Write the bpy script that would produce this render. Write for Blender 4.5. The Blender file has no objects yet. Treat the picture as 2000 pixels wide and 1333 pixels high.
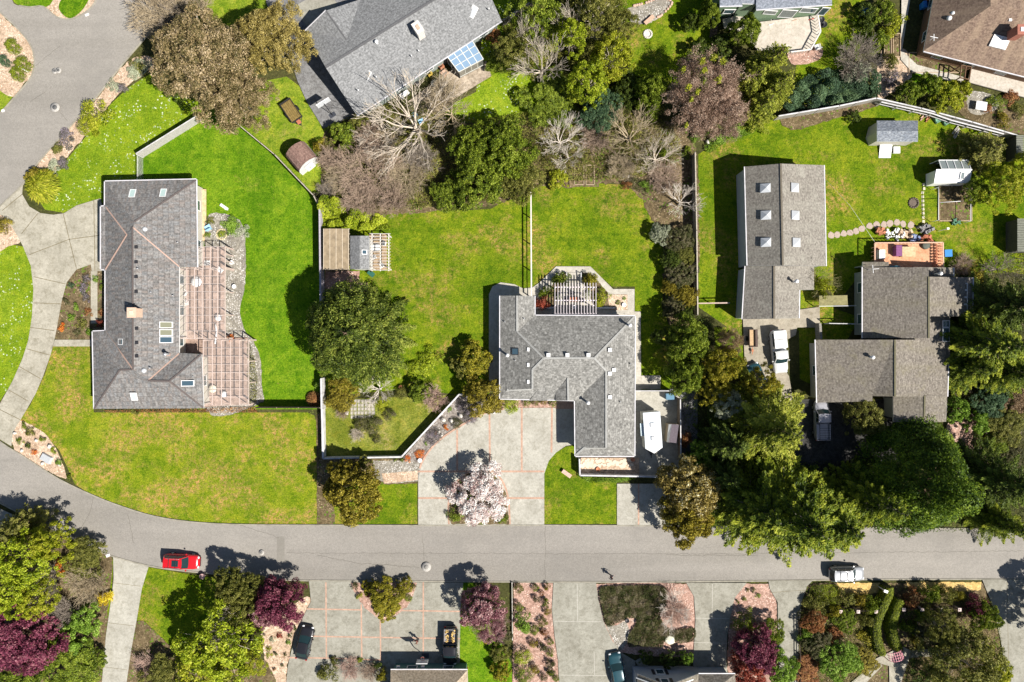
import bpy, bmesh, math, random
import numpy as np
from mathutils import Vector, Matrix
from mathutils.geometry import tessellate_polygon
R_ = math.radians
# ---------------------------------------------------------------- camera, sky, sun, exposure
scene = bpy.context.scene
CAMH = 88.9
SC = 15.0
cam_d = bpy.data.cameras.new('camera'); cam = bpy.data.objects.new('camera', cam_d)
scene.collection.objects.link(cam); scene.camera = cam
cam.location = (0, 0, CAMH); cam.rotation_euler = (0, 0, 0)
cam_d.sensor_width = 36; cam_d.lens = 24; cam_d.clip_end = 5000; cam_d.clip_start = 0.5
SUN_EL, SUN_AZ = 49.0, math.degrees(math.atan2(-0.56, 0.83))     # direction towards the sun in the ground plane (x right, y up)
world = bpy.data.worlds.new('World'); scene.world = world; world.use_nodes = True
wn = world.node_tree
for n in list(wn.nodes): wn.nodes.remove(n)
sky = wn.nodes.new('ShaderNodeTexSky'); sky.sky_type = 'NISHITA'; sky.sun_disc = False
sky.sun_elevation = R_(SUN_EL); sky.sun_rotation = R_(90 - SUN_AZ)
sky.air_density = 1.0; sky.dust_density = 0.6
bg = wn.nodes.new('ShaderNodeBackground'); bg.inputs['Strength'].default_value = 0.05
wo = wn.nodes.new('ShaderNodeOutputWorld')
wn.links.new(sky.outputs[0], bg.inputs[0]); wn.links.new(bg.outputs[0], wo.inputs[0])
sun_d = bpy.data.lights.new('sun', 'SUN'); sun_d.energy = 5.0; sun_d.angle = R_(0.5); sun_d.color = (1.0, 0.945, 0.86)
sun = bpy.data.objects.new('sun', sun_d); scene.collection.objects.link(sun)
sd = Vector((math.cos(R_(SUN_EL)) * math.cos(R_(SUN_AZ)), math.cos(R_(SUN_EL)) * math.sin(R_(SUN_AZ)), math.sin(R_(SUN_EL))))
sun.rotation_euler = sd.to_track_quat('Z', 'Y').to_euler(); sun.location = (60, -40, 80)
scene.view_settings.view_transform = 'Standard'; scene.view_settings.look = 'None'
scene.view_settings.exposure = 0.68; scene.view_settings.gamma = 1.0
scene.cycles.max_bounces = 5; scene.cycles.diffuse_bounces = 2; scene.cycles.glossy_bounces = 2
scene.cycles.transmission_bounces = 3; scene.cycles.transparent_max_bounces = 4
scene.cycles.caustics_reflective = False; scene.cycles.caustics_refractive = False

# ---------------------------------------------------------------- coordinates
def W(px, py, z=0.0):
    "ground-plan point (metres) of something seen at px,py (photo pixels) and standing z metres up"
    k = (1 - z / CAMH) / SC
    return Vector(((px - 1000) * k, (666.5 - py) * k, z))
C = scene.collection
ROOTM = {}
# ---------------------------------------------------------------- materials
def lin(h):
    h = h.lstrip('#'); v = [int(h[i:i+2], 16) / 255 for i in (0, 2, 4)]
    return tuple((x / 12.92 if x <= .04045 else ((x + .055) / 1.055) ** 2.4) for x in v)
def c4(c):
    if isinstance(c, str): c = lin(c)
    return (c[0], c[1], c[2], 1)
class NT:
    def __init__(s, name, rough=.8, spec=.2, metal=0.0):
        s.m = bpy.data.materials.new(name); s.m.use_nodes = True
        s.t = s.m.node_tree; s.b = s.t.nodes['Principled BSDF']
        s.b.inputs['Roughness'].default_value = rough; s.b.inputs['Metallic'].default_value = metal
        s.b.inputs['Specular IOR Level'].default_value = spec
        s._tc = None
    def n(s, typ, **kw):
        nd = s.t.nodes.new(typ)
        for k, v in kw.items():
            if k in nd.inputs: nd.inputs[k].default_value = v
            else: setattr(nd, k, v)
        return nd
    def l(s, a, b): s.t.links.new(a, b)
    def tc(s, out='Object'):
        if s._tc is None: s._tc = s.n('ShaderNodeTexCoord')
        return s._tc.outputs[out]
    def noise(s, scale, detail=3, rough=.6, vec=None, stretch=None, off=0):
        vec = vec or s.tc()
        mp = s.n('ShaderNodeMapping'); mp.inputs['Location'].default_value = (off, off * .7, 0)
        if stretch: mp.inputs['Scale'].default_value = stretch
        s.l(vec, mp.inputs['Vector'])
        nz = s.n('ShaderNodeTexNoise'); nz.inputs['Scale'].default_value = scale
        nz.inputs['Detail'].default_value = detail; nz.inputs['Roughness'].default_value = rough
        s.l(mp.outputs[0], nz.inputs['Vector']); return nz.outputs['Fac']
    def ramp(s, fac, stops):
        r = s.n('ShaderNodeValToRGB'); e = r.color_ramp.elements
        while len(e) < len(stops): e.new(0.5)
        for i, (p, c) in enumerate(stops): e[i].position = p; e[i].color = c4(c)
        s.l(fac, r.inputs[0]); return r.outputs[0]
    def mask(s, fac, lo, hi):
        r = s.n('ShaderNodeMapRange'); r.inputs[1].default_value = lo; r.inputs[2].default_value = hi
        s.l(fac, r.inputs[0]); return r.outputs[0]
    def mix(s, fac, a, b, mode='MIX'):
        x = s.n('ShaderNodeMix'); x.data_type = 'RGBA'; x.blend_type = mode
        for i, v in ((0, fac), (6, a), (7, b)):
            if hasattr(v, 'is_linked') or hasattr(v, 'links'): s.l(v, x.inputs[i])
            elif i == 0: x.inputs[0].default_value = v
            else: x.inputs[i].default_value = c4(v)
        return x.outputs[2]
    def mul(s, a, b):
        x = s.n('ShaderNodeMath'); x.operation = 'MULTIPLY'
        for i, v in enumerate((a, b)):
            if hasattr(v, 'links'): s.l(v, x.inputs[i])
            else: x.inputs[i].default_value = v
        return x.outputs[0]
    def bump(s, h, strength=.4, dist=.05):
        b = s.n('ShaderNodeBump'); b.inputs['Strength'].default_value = strength; b.inputs['Distance'].default_value = dist
        s.l(h, b.inputs['Height']); s.l(b.outputs[0], s.b.inputs['Normal'])
    def col(s, c):
        if hasattr(c, 'links'): s.l(c, s.b.inputs['Base Color'])
        else: s.b.inputs['Base Color'].default_value = c4(c)
        return s.m
MC = {}
def plain(name, c, rough=.6, spec=.3, metal=0, var=.25, scale=6.0):
    "slightly mottled paint / wood / metal"
    if name in MC: return MC[name]
    t = NT(name, rough, spec, metal); c = c4(c)[:3]
    d = tuple(x * (1 - var) for x in c); e = tuple(min(1, x * (1 + var * .6)) for x in c)
    t.col(t.ramp(t.noise(scale, 4), [(.3, d), (.7, e)])); MC[name] = t.m; return t.m
def glass(name, c=(.03, .05, .06), rough=.08):
    if name in MC: return MC[name]
    t = NT(name, rough, .8); t.col(c); t.b.inputs['Coat Weight'].default_value = .6; MC[name] = t.m; return t.m
def speck(name, c1, c2, c3, big=.25, fine=7.0, rough=.9, bump=.5, bumpd=.04, sp=None, grain=.7):
    "ground material: large tone c1->c2, fine grain towards c3, optional specks"
    if name in MC: return MC[name]
    t = NT(name, rough, .1)
    a = t.ramp(t.noise(big, 4, .6), [(.35, c1), (.65, c2)])
    g = t.noise(fine, 3, .7)
    a = t.mix(t.mask(g, .45, .72), a, c3)
    if sp:
        for (c, sc, th, msc, mth) in sp:
            v = t.n('ShaderNodeTexVoronoi'); v.inputs['Scale'].default_value = sc; t.l(t.tc(), v.inputs['Vector'])
            m = t.mask(v.outputs['Distance'], th, th * .6)
            mm = t.mask(t.noise(msc, 3, .6, off=17.3), mth, mth + .09)
            a = t.mix(t.mul(m, mm), a, c)
    a = t.mix(grain, a, t.ramp(t.noise(2.6, 3, .75, off=8), [(.38, (.62, .6, .58)), (.5, (1, 1, 1)), (.62, (1.3, 1.3, 1.3))]), 'MULTIPLY')
    t.col(a); t.bump(g, bump, bumpd); MC[name] = t.m; return t.m
def lawn_mat(name, tones, tan=.62, daisy=None, fine=3.2):
    d, m, l, dry = tones
    t = NT(name, .95, .04)
    a = t.ramp(t.noise(.22, 5, .62), [(.38, d), (.5, m), (.62, l)])
    b = t.ramp(t.noise(fine, 4, .75), [(.32, d), (.5, m), (.7, l)])
    a = t.mix(.62, a, b)
    mow = t.ramp(t.noise(.9, 3, .6, stretch=(1, .25, 1), off=9), [(.42, m), (.62, l)])
    a = t.mix(.22, a, mow)
    a = t.mix(t.mul(t.mask(t.noise(.16, 6, .7, off=31), tan, tan + .12), t.mask(t.noise(2.2, 4, .75, off=3), .42, .62)), a, dry)
    a = t.mix(t.mul(t.mask(t.noise(.8, 5, .75, off=77), .52, .62), .7), a, d)
    a = t.mix(t.mul(t.mask(t.noise(.55, 5, .75, off=97), .53, .64), .6), a, l)
    a = t.mix(t.mul(t.mask(t.noise(.13, 4, .7, off=107), .5, .6), .4), a, d)
    g1 = t.ramp(t.noise(5.5, 3, .8, off=12), [(.36, (.5, .56, .5)), (.5, (1, 1, .95)), (.64, (1.5, 1.4, 1.3))])
    a = t.mix(.85, a, g1, 'MULTIPLY')
    g2 = t.ramp(t.noise(1.1, 4, .7, off=40), [(.38, (.72, .8, .7)), (.5, (1, 1, 1)), (.62, (1.35, 1.12, 1.1))])
    a = t.mix(.6, a, g2, 'MULTIPLY')
    sp = t.noise(9.0, 2, .8, off=5)
    a = t.mix(t.mul(t.mask(sp, .6, .74), .6), a, l)
    a = t.mix(t.mul(t.mask(sp, .4, .26), .65), a, tuple(x * .35 for x in c4(d)[:3]))
    a = t.mix(t.mul(t.mask(t.noise(1.3, 4, .7, off=50), .66, .72), .75), a, tuple(x * .8 for x in c4(dry)[:3]))
    if daisy:
        v = t.n('ShaderNodeTexVoronoi'); v.inputs['Scale'].default_value = 2.6; t.l(t.tc(), v.inputs['Vector'])
        m1 = t.mask(v.outputs['Distance'], .30, .16)
        mm = t.mask(t.noise(.35, 4, .7, off=21), daisy, daisy + .1)
        a = t.mix(t.mul(m1, mm), a, (.62, .66, .5))
    t.col(a); t.bump(t.noise(5.0, 4, .8), .9, .12); return t.m
def roof_mat(name, cs, mortar, moss=None, bw=.32, bh=.14, streak=0.0, off=0, fine=1.0):
    "shingles laid in courses on the slope (UV in metres), each tab its own tone"
    t = NT(name, .92, .08)
    uv = t.tc('UV')
    sep = t.n('ShaderNodeSeparateXYZ'); t.l(uv, sep.inputs[0])
    def fl(sock, size, add=None):
        d = t.n('ShaderNodeMath', operation='DIVIDE'); d.inputs[1].default_value = size
        if add is not None:
            ad = t.n('ShaderNodeMath', operation='ADD'); t.l(sock, ad.inputs[0]); t.l(add, ad.inputs[1]); sock = ad.outputs[0]
        t.l(sock, d.inputs[0]); f = t.n('ShaderNodeMath', operation='FLOOR'); t.l(d.outputs[0], f.inputs[0]); return f.outputs[0], d.outputs[0]
    row, rowf = fl(sep.outputs[1], bh)
    wn1 = t.n('ShaderNodeTexWhiteNoise', noise_dimensions='1D'); t.l(row, wn1.inputs['W'])
    colm, colf = fl(sep.outputs[0], bw, wn1.outputs['Value'])
    cb = t.n('ShaderNodeCombineXYZ'); t.l(colm, cb.inputs[0]); t.l(row, cb.inputs[1])
    w2 = t.n('ShaderNodeTexWhiteNoise', noise_dimensions='2D'); t.l(cb.outputs[0], w2.inputs['Vector'])
    a = t.ramp(w2.outputs['Value'], [(i / (len(cs) - 1), c) for i, c in enumerate(cs)])
    a2 = t.ramp(t.noise(1.1, 4, .7, vec=uv, off=off), [(.35, cs[0]), (.65, cs[-1])])
    a = t.mix(.3, a, a2)
    fr = t.n('ShaderNodeMath', operation='FRACT'); t.l(rowf, fr.inputs[0])
    a = t.mix(t.mul(t.mask(fr.outputs[0], .22, .0), .55), a, mortar)
    gg = t.ramp(t.noise(4.2 * fine, 2, .7, vec=uv, off=off + 3), [(.36, (.6, .6, .6)), (.5, (1, 1, 1)), (.64, (1.4, 1.4, 1.4))])
    a = t.mix(.75, a, gg, 'MULTIPLY')
    g = t.noise(14 * fine, 2, .8, vec=uv)
    a = t.mix(t.mul(t.mask(g, .56, .74), .45), a, tuple(min(1, x * 1.6) for x in c4(cs[-1])[:3]))
    a = t.mix(t.mul(t.mask(g, .44, .28), .5), a, tuple(x * .5 for x in c4(cs[0])[:3]))
    if streak:
        a = t.mix(t.mul(t.mask(t.noise(.8, 4, .6, vec=uv, stretch=(1, .12, 1), off=off + 5), .45, .7), streak), a, moss or mortar)
    if moss:
        a = t.mix(t.mul(t.mask(t.noise(.45, 6, .75, vec=uv, off=off + 11), .55, .68), .5), a, moss)
    t.col(a); t.bump(fr.outputs[0], .35, .03); return t.m
# ---------------------------------------------------------------- mesh collector
class MB:
    def __init__(s): s.v = []; s.f = []; s.mi = []; s.cur = 0; s.sm = []
    def add(s, vs, fs, smooth=False):
        o = len(s.v); s.v += [tuple(v) for v in vs]
        for f in fs: s.f.append(tuple(i + o for i in f)); s.mi.append(s.cur); s.sm.append(smooth)
        return s
    def box(s, c, size, rz=0, taper=1.0, tilt=None):
        hx, hy, hz = size[0] / 2, size[1] / 2, size[2] / 2
        M = Matrix.Rotation(rz, 3, 'Z')
        if tilt: M = M @ Matrix.Rotation(tilt[1], 3, tilt[0])
        vs = []
        for z in (-1, 1):
            k = taper if z > 0 else 1
            for x, y in ((-1, -1), (1, -1), (1, 1), (-1, 1)):
                vs.append(M @ Vector((x * hx * k, y * hy * k, z * hz)) + Vector(c))
        return s.add(vs, [(3, 2, 1, 0), (4, 5, 6, 7), (0, 1, 5, 4), (1, 2, 6, 5), (2, 3, 7, 6), (3, 0, 4, 7)])
    def bar(s, p, q, w, h):
        "rectangular bar from p to q (w across, h high, p/q at mid)"
        p = Vector(p); q = Vector(q); d = (q - p); L = d.length; d.normalize()
        up = Vector((0, 0, 1)) if abs(d.z) < .95 else Vector((1, 0, 0))
        sdv = d.cross(up).normalized(); up = sdv.cross(d).normalized()
        vs = []
        for e in (p, q):
            for a, b in ((-1, -1), (1, -1), (1, 1), (-1, 1)): vs.append(e + sdv * a * w / 2 + up * b * h / 2)
        return s.add(vs, [(3, 2, 1, 0), (4, 5, 6, 7), (0, 1, 5, 4), (1, 2, 6, 5), (2, 3, 7, 6), (3, 0, 4, 7)])
    def tube(s, pts, r, n=8, cap=True):
        pts = [Vector(p) for p in pts]; rs = r if isinstance(r, (list, tuple)) else [r] * len(pts)
        vs = []; fs = []
        for i, p in enumerate(pts):
            d = (pts[min(i + 1, len(pts) - 1)] - pts[max(i - 1, 0)]).normalized()
            a = d.orthogonal().normalized() if abs(d.z) < .99 else Vector((1, 0, 0)); b = d.cross(a).normalized()
            for k in range(n):
                t = 2 * math.pi * k / n; vs.append(p + (a * math.cos(t) + b * math.sin(t)) * rs[i])
        for i in range(len(pts) - 1):
            for k in range(n):
                fs.append((i * n + k, i * n + (k + 1) % n, (i + 1) * n + (k + 1) % n, (i + 1) * n + k))
        if cap: fs.append(tuple(range(n - 1, -1, -1))); fs.append(tuple((len(pts) - 1) * n + k for k in range(n)))
        return s.add(vs, fs, True)
    def cyl(s, c, r, h, n=16, r2=None):
        c = Vector(c); return s.tube([c, c + Vector((0, 0, h))], [r, r if r2 is None else r2], n)
    def lathe(s, c, prof, n=16):
        c = Vector(c); vs = []; fs = []
        for r, z in prof:
            for k in range(n): t = 2 * math.pi * k / n; vs.append(c + Vector((r * math.cos(t), r * math.sin(t), z)))
        for i in range(len(prof) - 1):
            for k in range(n): fs.append((i * n + k, i * n + (k + 1) % n, (i + 1) * n + (k + 1) % n, (i + 1) * n + k))
        fs.append(tuple((len(prof) - 1) * n + k for k in range(n)))
        return s.add(vs, fs, True)
    def ball(s, c, r, n=10, sq=1.0, jit=0, rng=None):
        vs = []; fs = []; m = n // 2 + 1; c = Vector(c)
        for i in range(m + 1):
            ph = math.pi * i / m
            for k in range(n):
                t = 2 * math.pi * k / n; q = 1 + (rng.uniform(-jit, jit) if rng else 0)
                rr = r if not isinstance(r, tuple) else 1
                v = Vector((math.sin(ph) * math.cos(t), math.sin(ph) * math.sin(t), math.cos(ph) * sq)) * q
                if isinstance(r, tuple): v = Vector((v.x * r[0], v.y * r[1], v.z * r[2]))
                else: v *= r
                vs.append(c + v)
        for i in range(m):
            for k in range(n): fs.append((i * n + k, (i + 1) * n + k, (i + 1) * n + (k + 1) % n, i * n + (k + 1) % n))
        return s.add(vs, fs, True)
    def prism(s, poly, z0, z1):
        n = len(poly); vs = [(p[0], p[1], z0) for p in poly] + [(p[0], p[1], z1) for p in poly]
        a = sum(poly[i][0] * poly[(i + 1) % n][1] - poly[(i + 1) % n][0] * poly[i][1] for i in range(n))
        top = tuple(range(n, 2 * n)); bot = tuple(range(n - 1, -1, -1))
        sd = [(i, (i + 1) % n, n + (i + 1) % n, n + i) for i in range(n)]
        if a < 0: top = top[::-1]; bot = bot[::-1]; sd = [f[::-1] for f in sd]
        return s.add(vs, [top, bot] + sd)
    def build(s, name, mat, parent=None, uv=False):
        me = bpy.data.meshes.new(name)
        M = ROOTM.get(parent.name) if parent else None
        vs = s.v
        if M is not None:
            Mi = M.inverted(); vs = [tuple(Mi @ Vector(v)) for v in vs]
        me.from_pydata(vs, [], s.f)
        for m in (mat if isinstance(mat, (list, tuple)) else [mat]): me.materials.append(m)
        me.polygons.foreach_set('material_index', s.mi); me.polygons.foreach_set('use_smooth', s.sm)
        if uv:
            ul = me.uv_layers.new(name='UVMap')
            for p in me.polygons:
                n = p.normal
                if n.z < 0: n = -n
                h = Vector((n.x, n.y, 0))
                h = h.normalized() if h.length > .02 else Vector((0, -1, 0))
                u = Vector((-h.y, h.x, 0)); dn = math.sqrt(max(1e-4, 1 - n.z * n.z)) if h.length > .02 else 1
                for li in p.loop_indices:
                    co = me.vertices[me.loops[li].vertex_index].co
                    ul.data[li].uv = (co.dot(u), -co.dot(h) / max(.6, n.z))
        me.update()
        o = bpy.data.objects.new(name, me); C.objects.link(o)
        if parent: o.parent = parent; ROOTM[o.name] = M if M is not None else Matrix()
        return o
def settag(o, label=None, cat=None, group=None, kind=None):
    if label: o['label'] = label
    if cat: o['category'] = cat
    if group: o['group'] = group
    if kind: o['kind'] = kind
    return o
def thing(name, label, cat, loc=(0, 0, 0), rz=0, group=None, sc=None):
    o = bpy.data.objects.new(name, None); C.objects.link(o); o.empty_display_size = .3
    o.location = loc; o.rotation_euler = (0, 0, rz)
    if sc: o.scale = sc
    settag(o, label, cat, group)
    ROOTM[o.name] = Matrix.Translation(Vector(loc)) @ Matrix.Rotation(rz, 4, 'Z')
    return o
def one(mb, name, mat, label, cat, group=None, origin=None, uv=False):
    "a thing that is a single mesh"
    o = mb.build(name, mat, uv=uv)
    if origin is not None:
        v = Vector(origin); o.data.transform(Matrix.Translation(-v)); o.location = v
    return settag(o, label, cat, group)
def part(mb, name, mat, parent, uv=False):
    return mb.build(name, mat, parent, uv=uv)
def local(parent):  # build children in the thing's own coordinates
    ROOTM[parent.name] = Matrix()
    return parent
def catmull(pts, n=5, closed=True):
    out = []; m = len(pts)
    rng_ = range(m) if closed else range(m - 1)
    for i in rng_:
        if closed: p = [pts[(i + k - 1) % m] for k in range(4)]
        else: p = [pts[max(0, min(m - 1, i + k - 1))] for k in range(4)]
        for j in range(n):
            t = j / n; q = []
            for a in range(2):
                p0, p1, p2, p3 = (x[a] for x in p)
                q.append(.5 * (2 * p1 + (p2 - p0) * t + (2 * p0 - 5 * p1 + 4 * p2 - p3) * t * t + (3 * p1 - p0 - 3 * p2 + p3) * t ** 3))
            out.append(tuple(q))
    if not closed: out.append(tuple(pts[-1]))
    return out
LAYER = [0.004]
def sheet(name, poly, mat, label=None, smooth=0, z=None, parent=None, thick=0.0, rag=0.0, kind='structure', seed=1):
    "a ground patch lying a few mm above what is under it"
    if smooth: poly = catmull(poly, smooth)
    w = [W(*p) for p in poly]
    if rag:   # ragged natural edge
        rg = random.Random(seed); out = []
        for i in range(len(w)):
            a, b = w[i], w[(i + 1) % len(w)]; n = max(1, int((b - a).length / .35))
            for k in range(n):
                p = a.lerp(b, k / n); out.append(Vector((p.x + rg.gauss(0, rag), p.y + rg.gauss(0, rag), 0)))
        w = out
    if z is None: z = LAYER[0]; LAYER[0] += .0012
    m = MB()
    if thick: m.prism([(p.x, p.y) for p in w], z - .3, z + thick)
    else:
        n = len(w); a = sum(w[i].x * w[(i + 1) % n].y - w[(i + 1) % n].x * w[i].y for i in range(n))
        f = tuple(range(n)) if a > 0 else tuple(range(n - 1, -1, -1))
        m.add([(p.x, p.y, z) for p in w], [f])
    o = m.build(name, mat, parent)
    if kind and not parent: o['kind'] = kind
    if label: o['label'] = label
    return o
def strip_poly(pts, width, closed=False):
    "world-space ribbon around a polyline of world points"
    pts = [Vector((p[0], p[1], 0)) for p in pts]; L = []; Rr = []
    for i, p in enumerate(pts):
        a = pts[i - 1] if i > 0 else p; b = pts[i + 1] if i < len(pts) - 1 else p
        if closed: a = pts[i - 1]; b = pts[(i + 1) % len(pts)]
        d = (b - a).normalized(); n = Vector((-d.y, d.x, 0))
        L.append(p + n * width / 2); Rr.append(p - n * width / 2)
    return L, Rr
def ribbon(m, pts, width, z, h=0):
    L, Rr = strip_poly(pts, width)
    for i in range(len(pts) - 1):
        q = [Rr[i], Rr[i + 1], L[i + 1], L[i]]
        if h: m.prism([(p.x, p.y) for p in q], z - .1, z + h)
        else: m.add([(p.x, p.y, z) for p in q], [(0, 1, 2, 3)])
    return m
def dup(root, loc=None, rz=None, label=None, group=None, sc=None):
    r = root.copy(); C.objects.link(r)
    if loc is not None: r.location = loc
    if rz is not None: r.rotation_euler = (0, 0, rz)
    if sc is not None: r.scale = sc
    if label: r['label'] = label
    if group: r['group'] = group
    for ch in list(root.children):
        c = ch.copy(); C.objects.link(c); c.parent = r
        for g in ch.children:
            d = g.copy(); C.objects.link(d); d.parent = c
    return r
ordn = ['first','second','third','fourth','fifth','sixth','seventh','eighth','ninth','tenth','eleventh','twelfth']
# ================================================================ materials of the place
G1 = lawn_mat('lawn_meadow', ((.07, .15, .008), (.17, .25, .015), (.29, .33, .045), (.37, .29, .10)), .57)
G1d = lawn_mat('lawn_daisy', ((.10, .18, .008), (.18, .27, .012), (.26, .34, .03), (.33, .28, .09)), .7, daisy=.48)
G2 = lawn_mat('lawn_lush', ((.04, .12, .004), (.105, .215, .007), (.20, .30, .02), (.32, .27, .07)), .6)
G3 = lawn_mat('lawn_dry', ((.07, .145, .005), (.165, .225, .010), (.27, .295, .028), (.44, .25, .11)), .45)
G4 = lawn_mat('lawn_olive', ((.04, .10, .004), (.12, .19, .007), (.22, .26, .018), (.35, .23, .08)), .5)
G5 = lawn_mat('lawn_rough', ((.09, .12, .01), (.17, .20, .025), (.26, .27, .06), (.34, .28, .12)), .5)
SOIL = speck('soil', (.045, .05, .015), (.09, .085, .03), (.03, .035, .012), .3, 5, sp=[((.12, .14, .03), 3, .35, .6, .5)])
ASPH = NT('asphalt', .93, .1)
_a = ASPH.ramp(ASPH.noise(.09, 5, .6, stretch=(.35, 1, 1)), [(.3, (.235, .218, .195)), (.7, (.295, .275, .247))])
_g = ASPH.noise(11, 3, .8)
_a = ASPH.mix(.55, _a, ASPH.ramp(ASPH.noise(4.5, 3, .85, off=60), [(.36, (.78, .78, .78)), (.5, (1, 1, 1)), (.64, (1.2, 1.2, 1.2))]), 'MULTIPLY')
_a = ASPH.mix(.8, _a, ASPH.ramp(ASPH.noise(.06, 4, .6, off=70, stretch=(.2, 3, 1)), [(.4, (.88, .88, .87)), (.5, (1, 1, 1)), (.62, (1.08, 1.08, 1.08))]), 'MULTIPLY')
_a = ASPH.mix(ASPH.mul(ASPH.mask(_g, .5, .72), .45), _a, (.40, .385, .36))
_a = ASPH.mix(ASPH.mul(ASPH.mask(_g, .48, .3), .35), _a, (.12, .115, .11))
_a = ASPH.mix(ASPH.mul(ASPH.mask(ASPH.noise(.5, 6, .7, off=4, stretch=(.12, 1, 1)), .55, .75), .3), _a, (.18, .17, .155))
_a = ASPH.mix(ASPH.mul(ASPH.mask(ASPH.noise(.16, 6, .72, off=14), .5, .66), .35), _a, (.19, .18, .165))
_a = ASPH.mix(ASPH.mul(ASPH.mask(ASPH.noise(1.2, 5, .75, off=24), .66, .74), .4), _a, (.13, .125, .12))
ASPH.col(_a); ASPH.bump(_g, .3, .02); ASPH = ASPH.m
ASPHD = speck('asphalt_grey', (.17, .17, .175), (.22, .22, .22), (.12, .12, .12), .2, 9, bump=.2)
def concrete(name, c1, c2, stain, warm=0):
    t = NT(name, .9, .12)
    a = t.ramp(t.noise(.3, 6, .7), [(.38, c1), (.62, c2)])
    a = t.mix(t.mul(t.mask(t.noise(.8, 7, .8, off=8), .5, .62), .65), a, stain)
    a = t.mix(t.mul(t.mask(t.noise(.45, 7, .8, off=18), .56, .66), .5), a, tuple(min(1, x * 1.25) for x in c2))
    a = t.mix(.5, a, t.ramp(t.noise(3.5, 4, .85, off=60), [(.38, (.7, .7, .66)), (.5, (1, 1, 1)), (.62, (1.25, 1.25, 1.25))]), 'MULTIPLY')
    g = t.noise(9, 3, .8)
    a = t.mix(t.mul(t.mask(g, .52, .75), .35), a, tuple(min(1, x * 1.35) for x in c2))
    a = t.mix(t.mul(t.mask(t.noise(3, 3, .8, off=30), .62, .72), .35), a, tuple(x * .6 for x in stain))
    t.col(a); t.bump(g, .25, .02); return t.m
CON_A = concrete('concrete_warm', (.31, .29, .235), (.40, .375, .31), (.21, .19, .14))
CON_C = concrete('concrete_pale', (.345, .33, .285), (.425, .41, .36), (.265, .25, .205))
CON_S = concrete('concrete_grey', (.25, .24, .20), (.32, .31, .265), (.17, .16, .125))
CON_W = concrete('concrete_path', (.40, .375, .325), (.48, .455, .40), (.32, .29, .24))
GRAV = speck('gravel_grey', (.23, .21, .175), (.33, .305, .255), (.13, .125, .11), .5, 6, sp=[((.6, .58, .55), 5, .4, .5, .42)])
GRAVD = speck('gravel_dark', (.20, .175, .155), (.31, .275, .245), (.11, .095, .085), .5, 6, sp=[((.42, .41, .4), 4, .35, .7, .45)])
BARK = speck('bark_mulch_pink', (.36, .225, .18), (.48, .32, .26), (.22, .125, .09), .6, 6, sp=[((.72, .58, .5), 5, .35, .8, .45)])
BARKT = speck('bark_mulch_tan', (.44, .32, .23), (.58, .45, .34), (.28, .19, .11), .5, 5, sp=[((.8, .68, .55), 5, .35, .8, .45)])
EARTH = speck('garden_earth', (.10, .075, .04), (.20, .15, .085), (.06, .045, .02), .7, 4.5, sp=[((.36, .28, .18), 4, .32, .7, .46), ((.10, .16, .02), 2.2, .4, .5, .45)])
STRAW = speck('dry_grass', (.52, .36, .12), (.66, .47, .2), (.36, .25, .09), .6, 5)
STONE = speck('stone', (.34, .32, .28), (.46, .43, .37), (.22, .2, .17), 1.5, 8)
BRICKP = plain('brick_band', (.46, .30, .225), .9, .1, var=.3, scale=3)
JOINT = plain('concrete_joint', (.20, .17, .11), .95, .05, var=.4, scale=2)
JOINTW = plain('joint_pale', (.50, .48, .43), .95, .05)
KERB = plain('kerb_concrete', (.30, .28, .23), .9, .1, var=.3, scale=1.5)
# ================================================================ ground
m = MB(); m.add([(-900, -900, 0), (900, -900, 0), (900, 900, 0), (-900, 900, 0)], [(0, 1, 2, 3)])
o = m.build('ground', SOIL); o['kind'] = 'structure'
def lawn(poly, mat, **k): return sheet('lawn', poly, mat, **k)
lawn([(75,392),(98,350),(128,315),(172,262),(215,205),(250,172),(290,146),(330,138),(420,190),(385,228),(268,300),(268,350),(210,358),(206,395),(150,402),(125,416),(88,410)], G1d)
lawn([(268,300),(385,226),(458,234),(536,302),(612,378),(627,405),(628,800),(380,800),(380,350),(268,350)], G2)
lawn([(455,170),(560,150),(640,210),(660,260),(640,380),(612,378),(536,300),(458,234),(400,225)], G1)
lawn([(104,676),(182,676),(183,806),(500,806),(600,806),(614,812),(618,826),(619,1024),(430,1024),(300,1009),(183,970),(146,946),(132,915),(116,880),(86,848),(52,828),(30,832),(60,790),(88,730)], G3, smooth=0)
lawn([(-200,470),(0,492),(22,478),(45,482),(62,520),(67,570),(62,625),(52,680),(25,745),(-10,800),(-200,900)], G1d)
lawn([(-100,60),(0,25),(30,60),(40,110),(0,120),(-100,160)], G1)
lawn([(-100,190),(0,165),(26,188),(0,222),(-100,300)], G1)
lawn([(625,525),(640,440),(745,420),(830,395),(905,412),(960,408),(1000,385),(1041,362),(1041,580),(955,580),(955,770),(900,772),(800,760),(628,775)], G4)
lawn([(1041,365),(1150,357),(1225,362),(1262,390),(1290,460),(1300,520),(1292,600),(1312,650),(1312,765),(1240,765),(1240,560),(1195,560),(1150,520),(1085,520),(1041,562)], G4)
lawn([(632,782),(880,772),(896,770),(786,892),(631,893)], G5)
lawn([(640,1024),(640,960),(700,945),(760,945),(815,937),(815,1024)], G4)
lawn([(1062,1024),(1063,925),(1072,900),(1086,884),(1105,873),(1124,870),(1132,932),(1205,935),(1205,1024)], G4)
lawn([(1364,302),(1440,250),(1530,228),(1710,196),(1990,268),(2200,300),(2200,545),(1690,522),(1600,640),(1450,660),(1364,600)], G4)
lawn([(1150,-200),(1372,-200),(1378,20),(1400,110),(1360,200),(1228,150),(1215,60)], G4)
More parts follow.
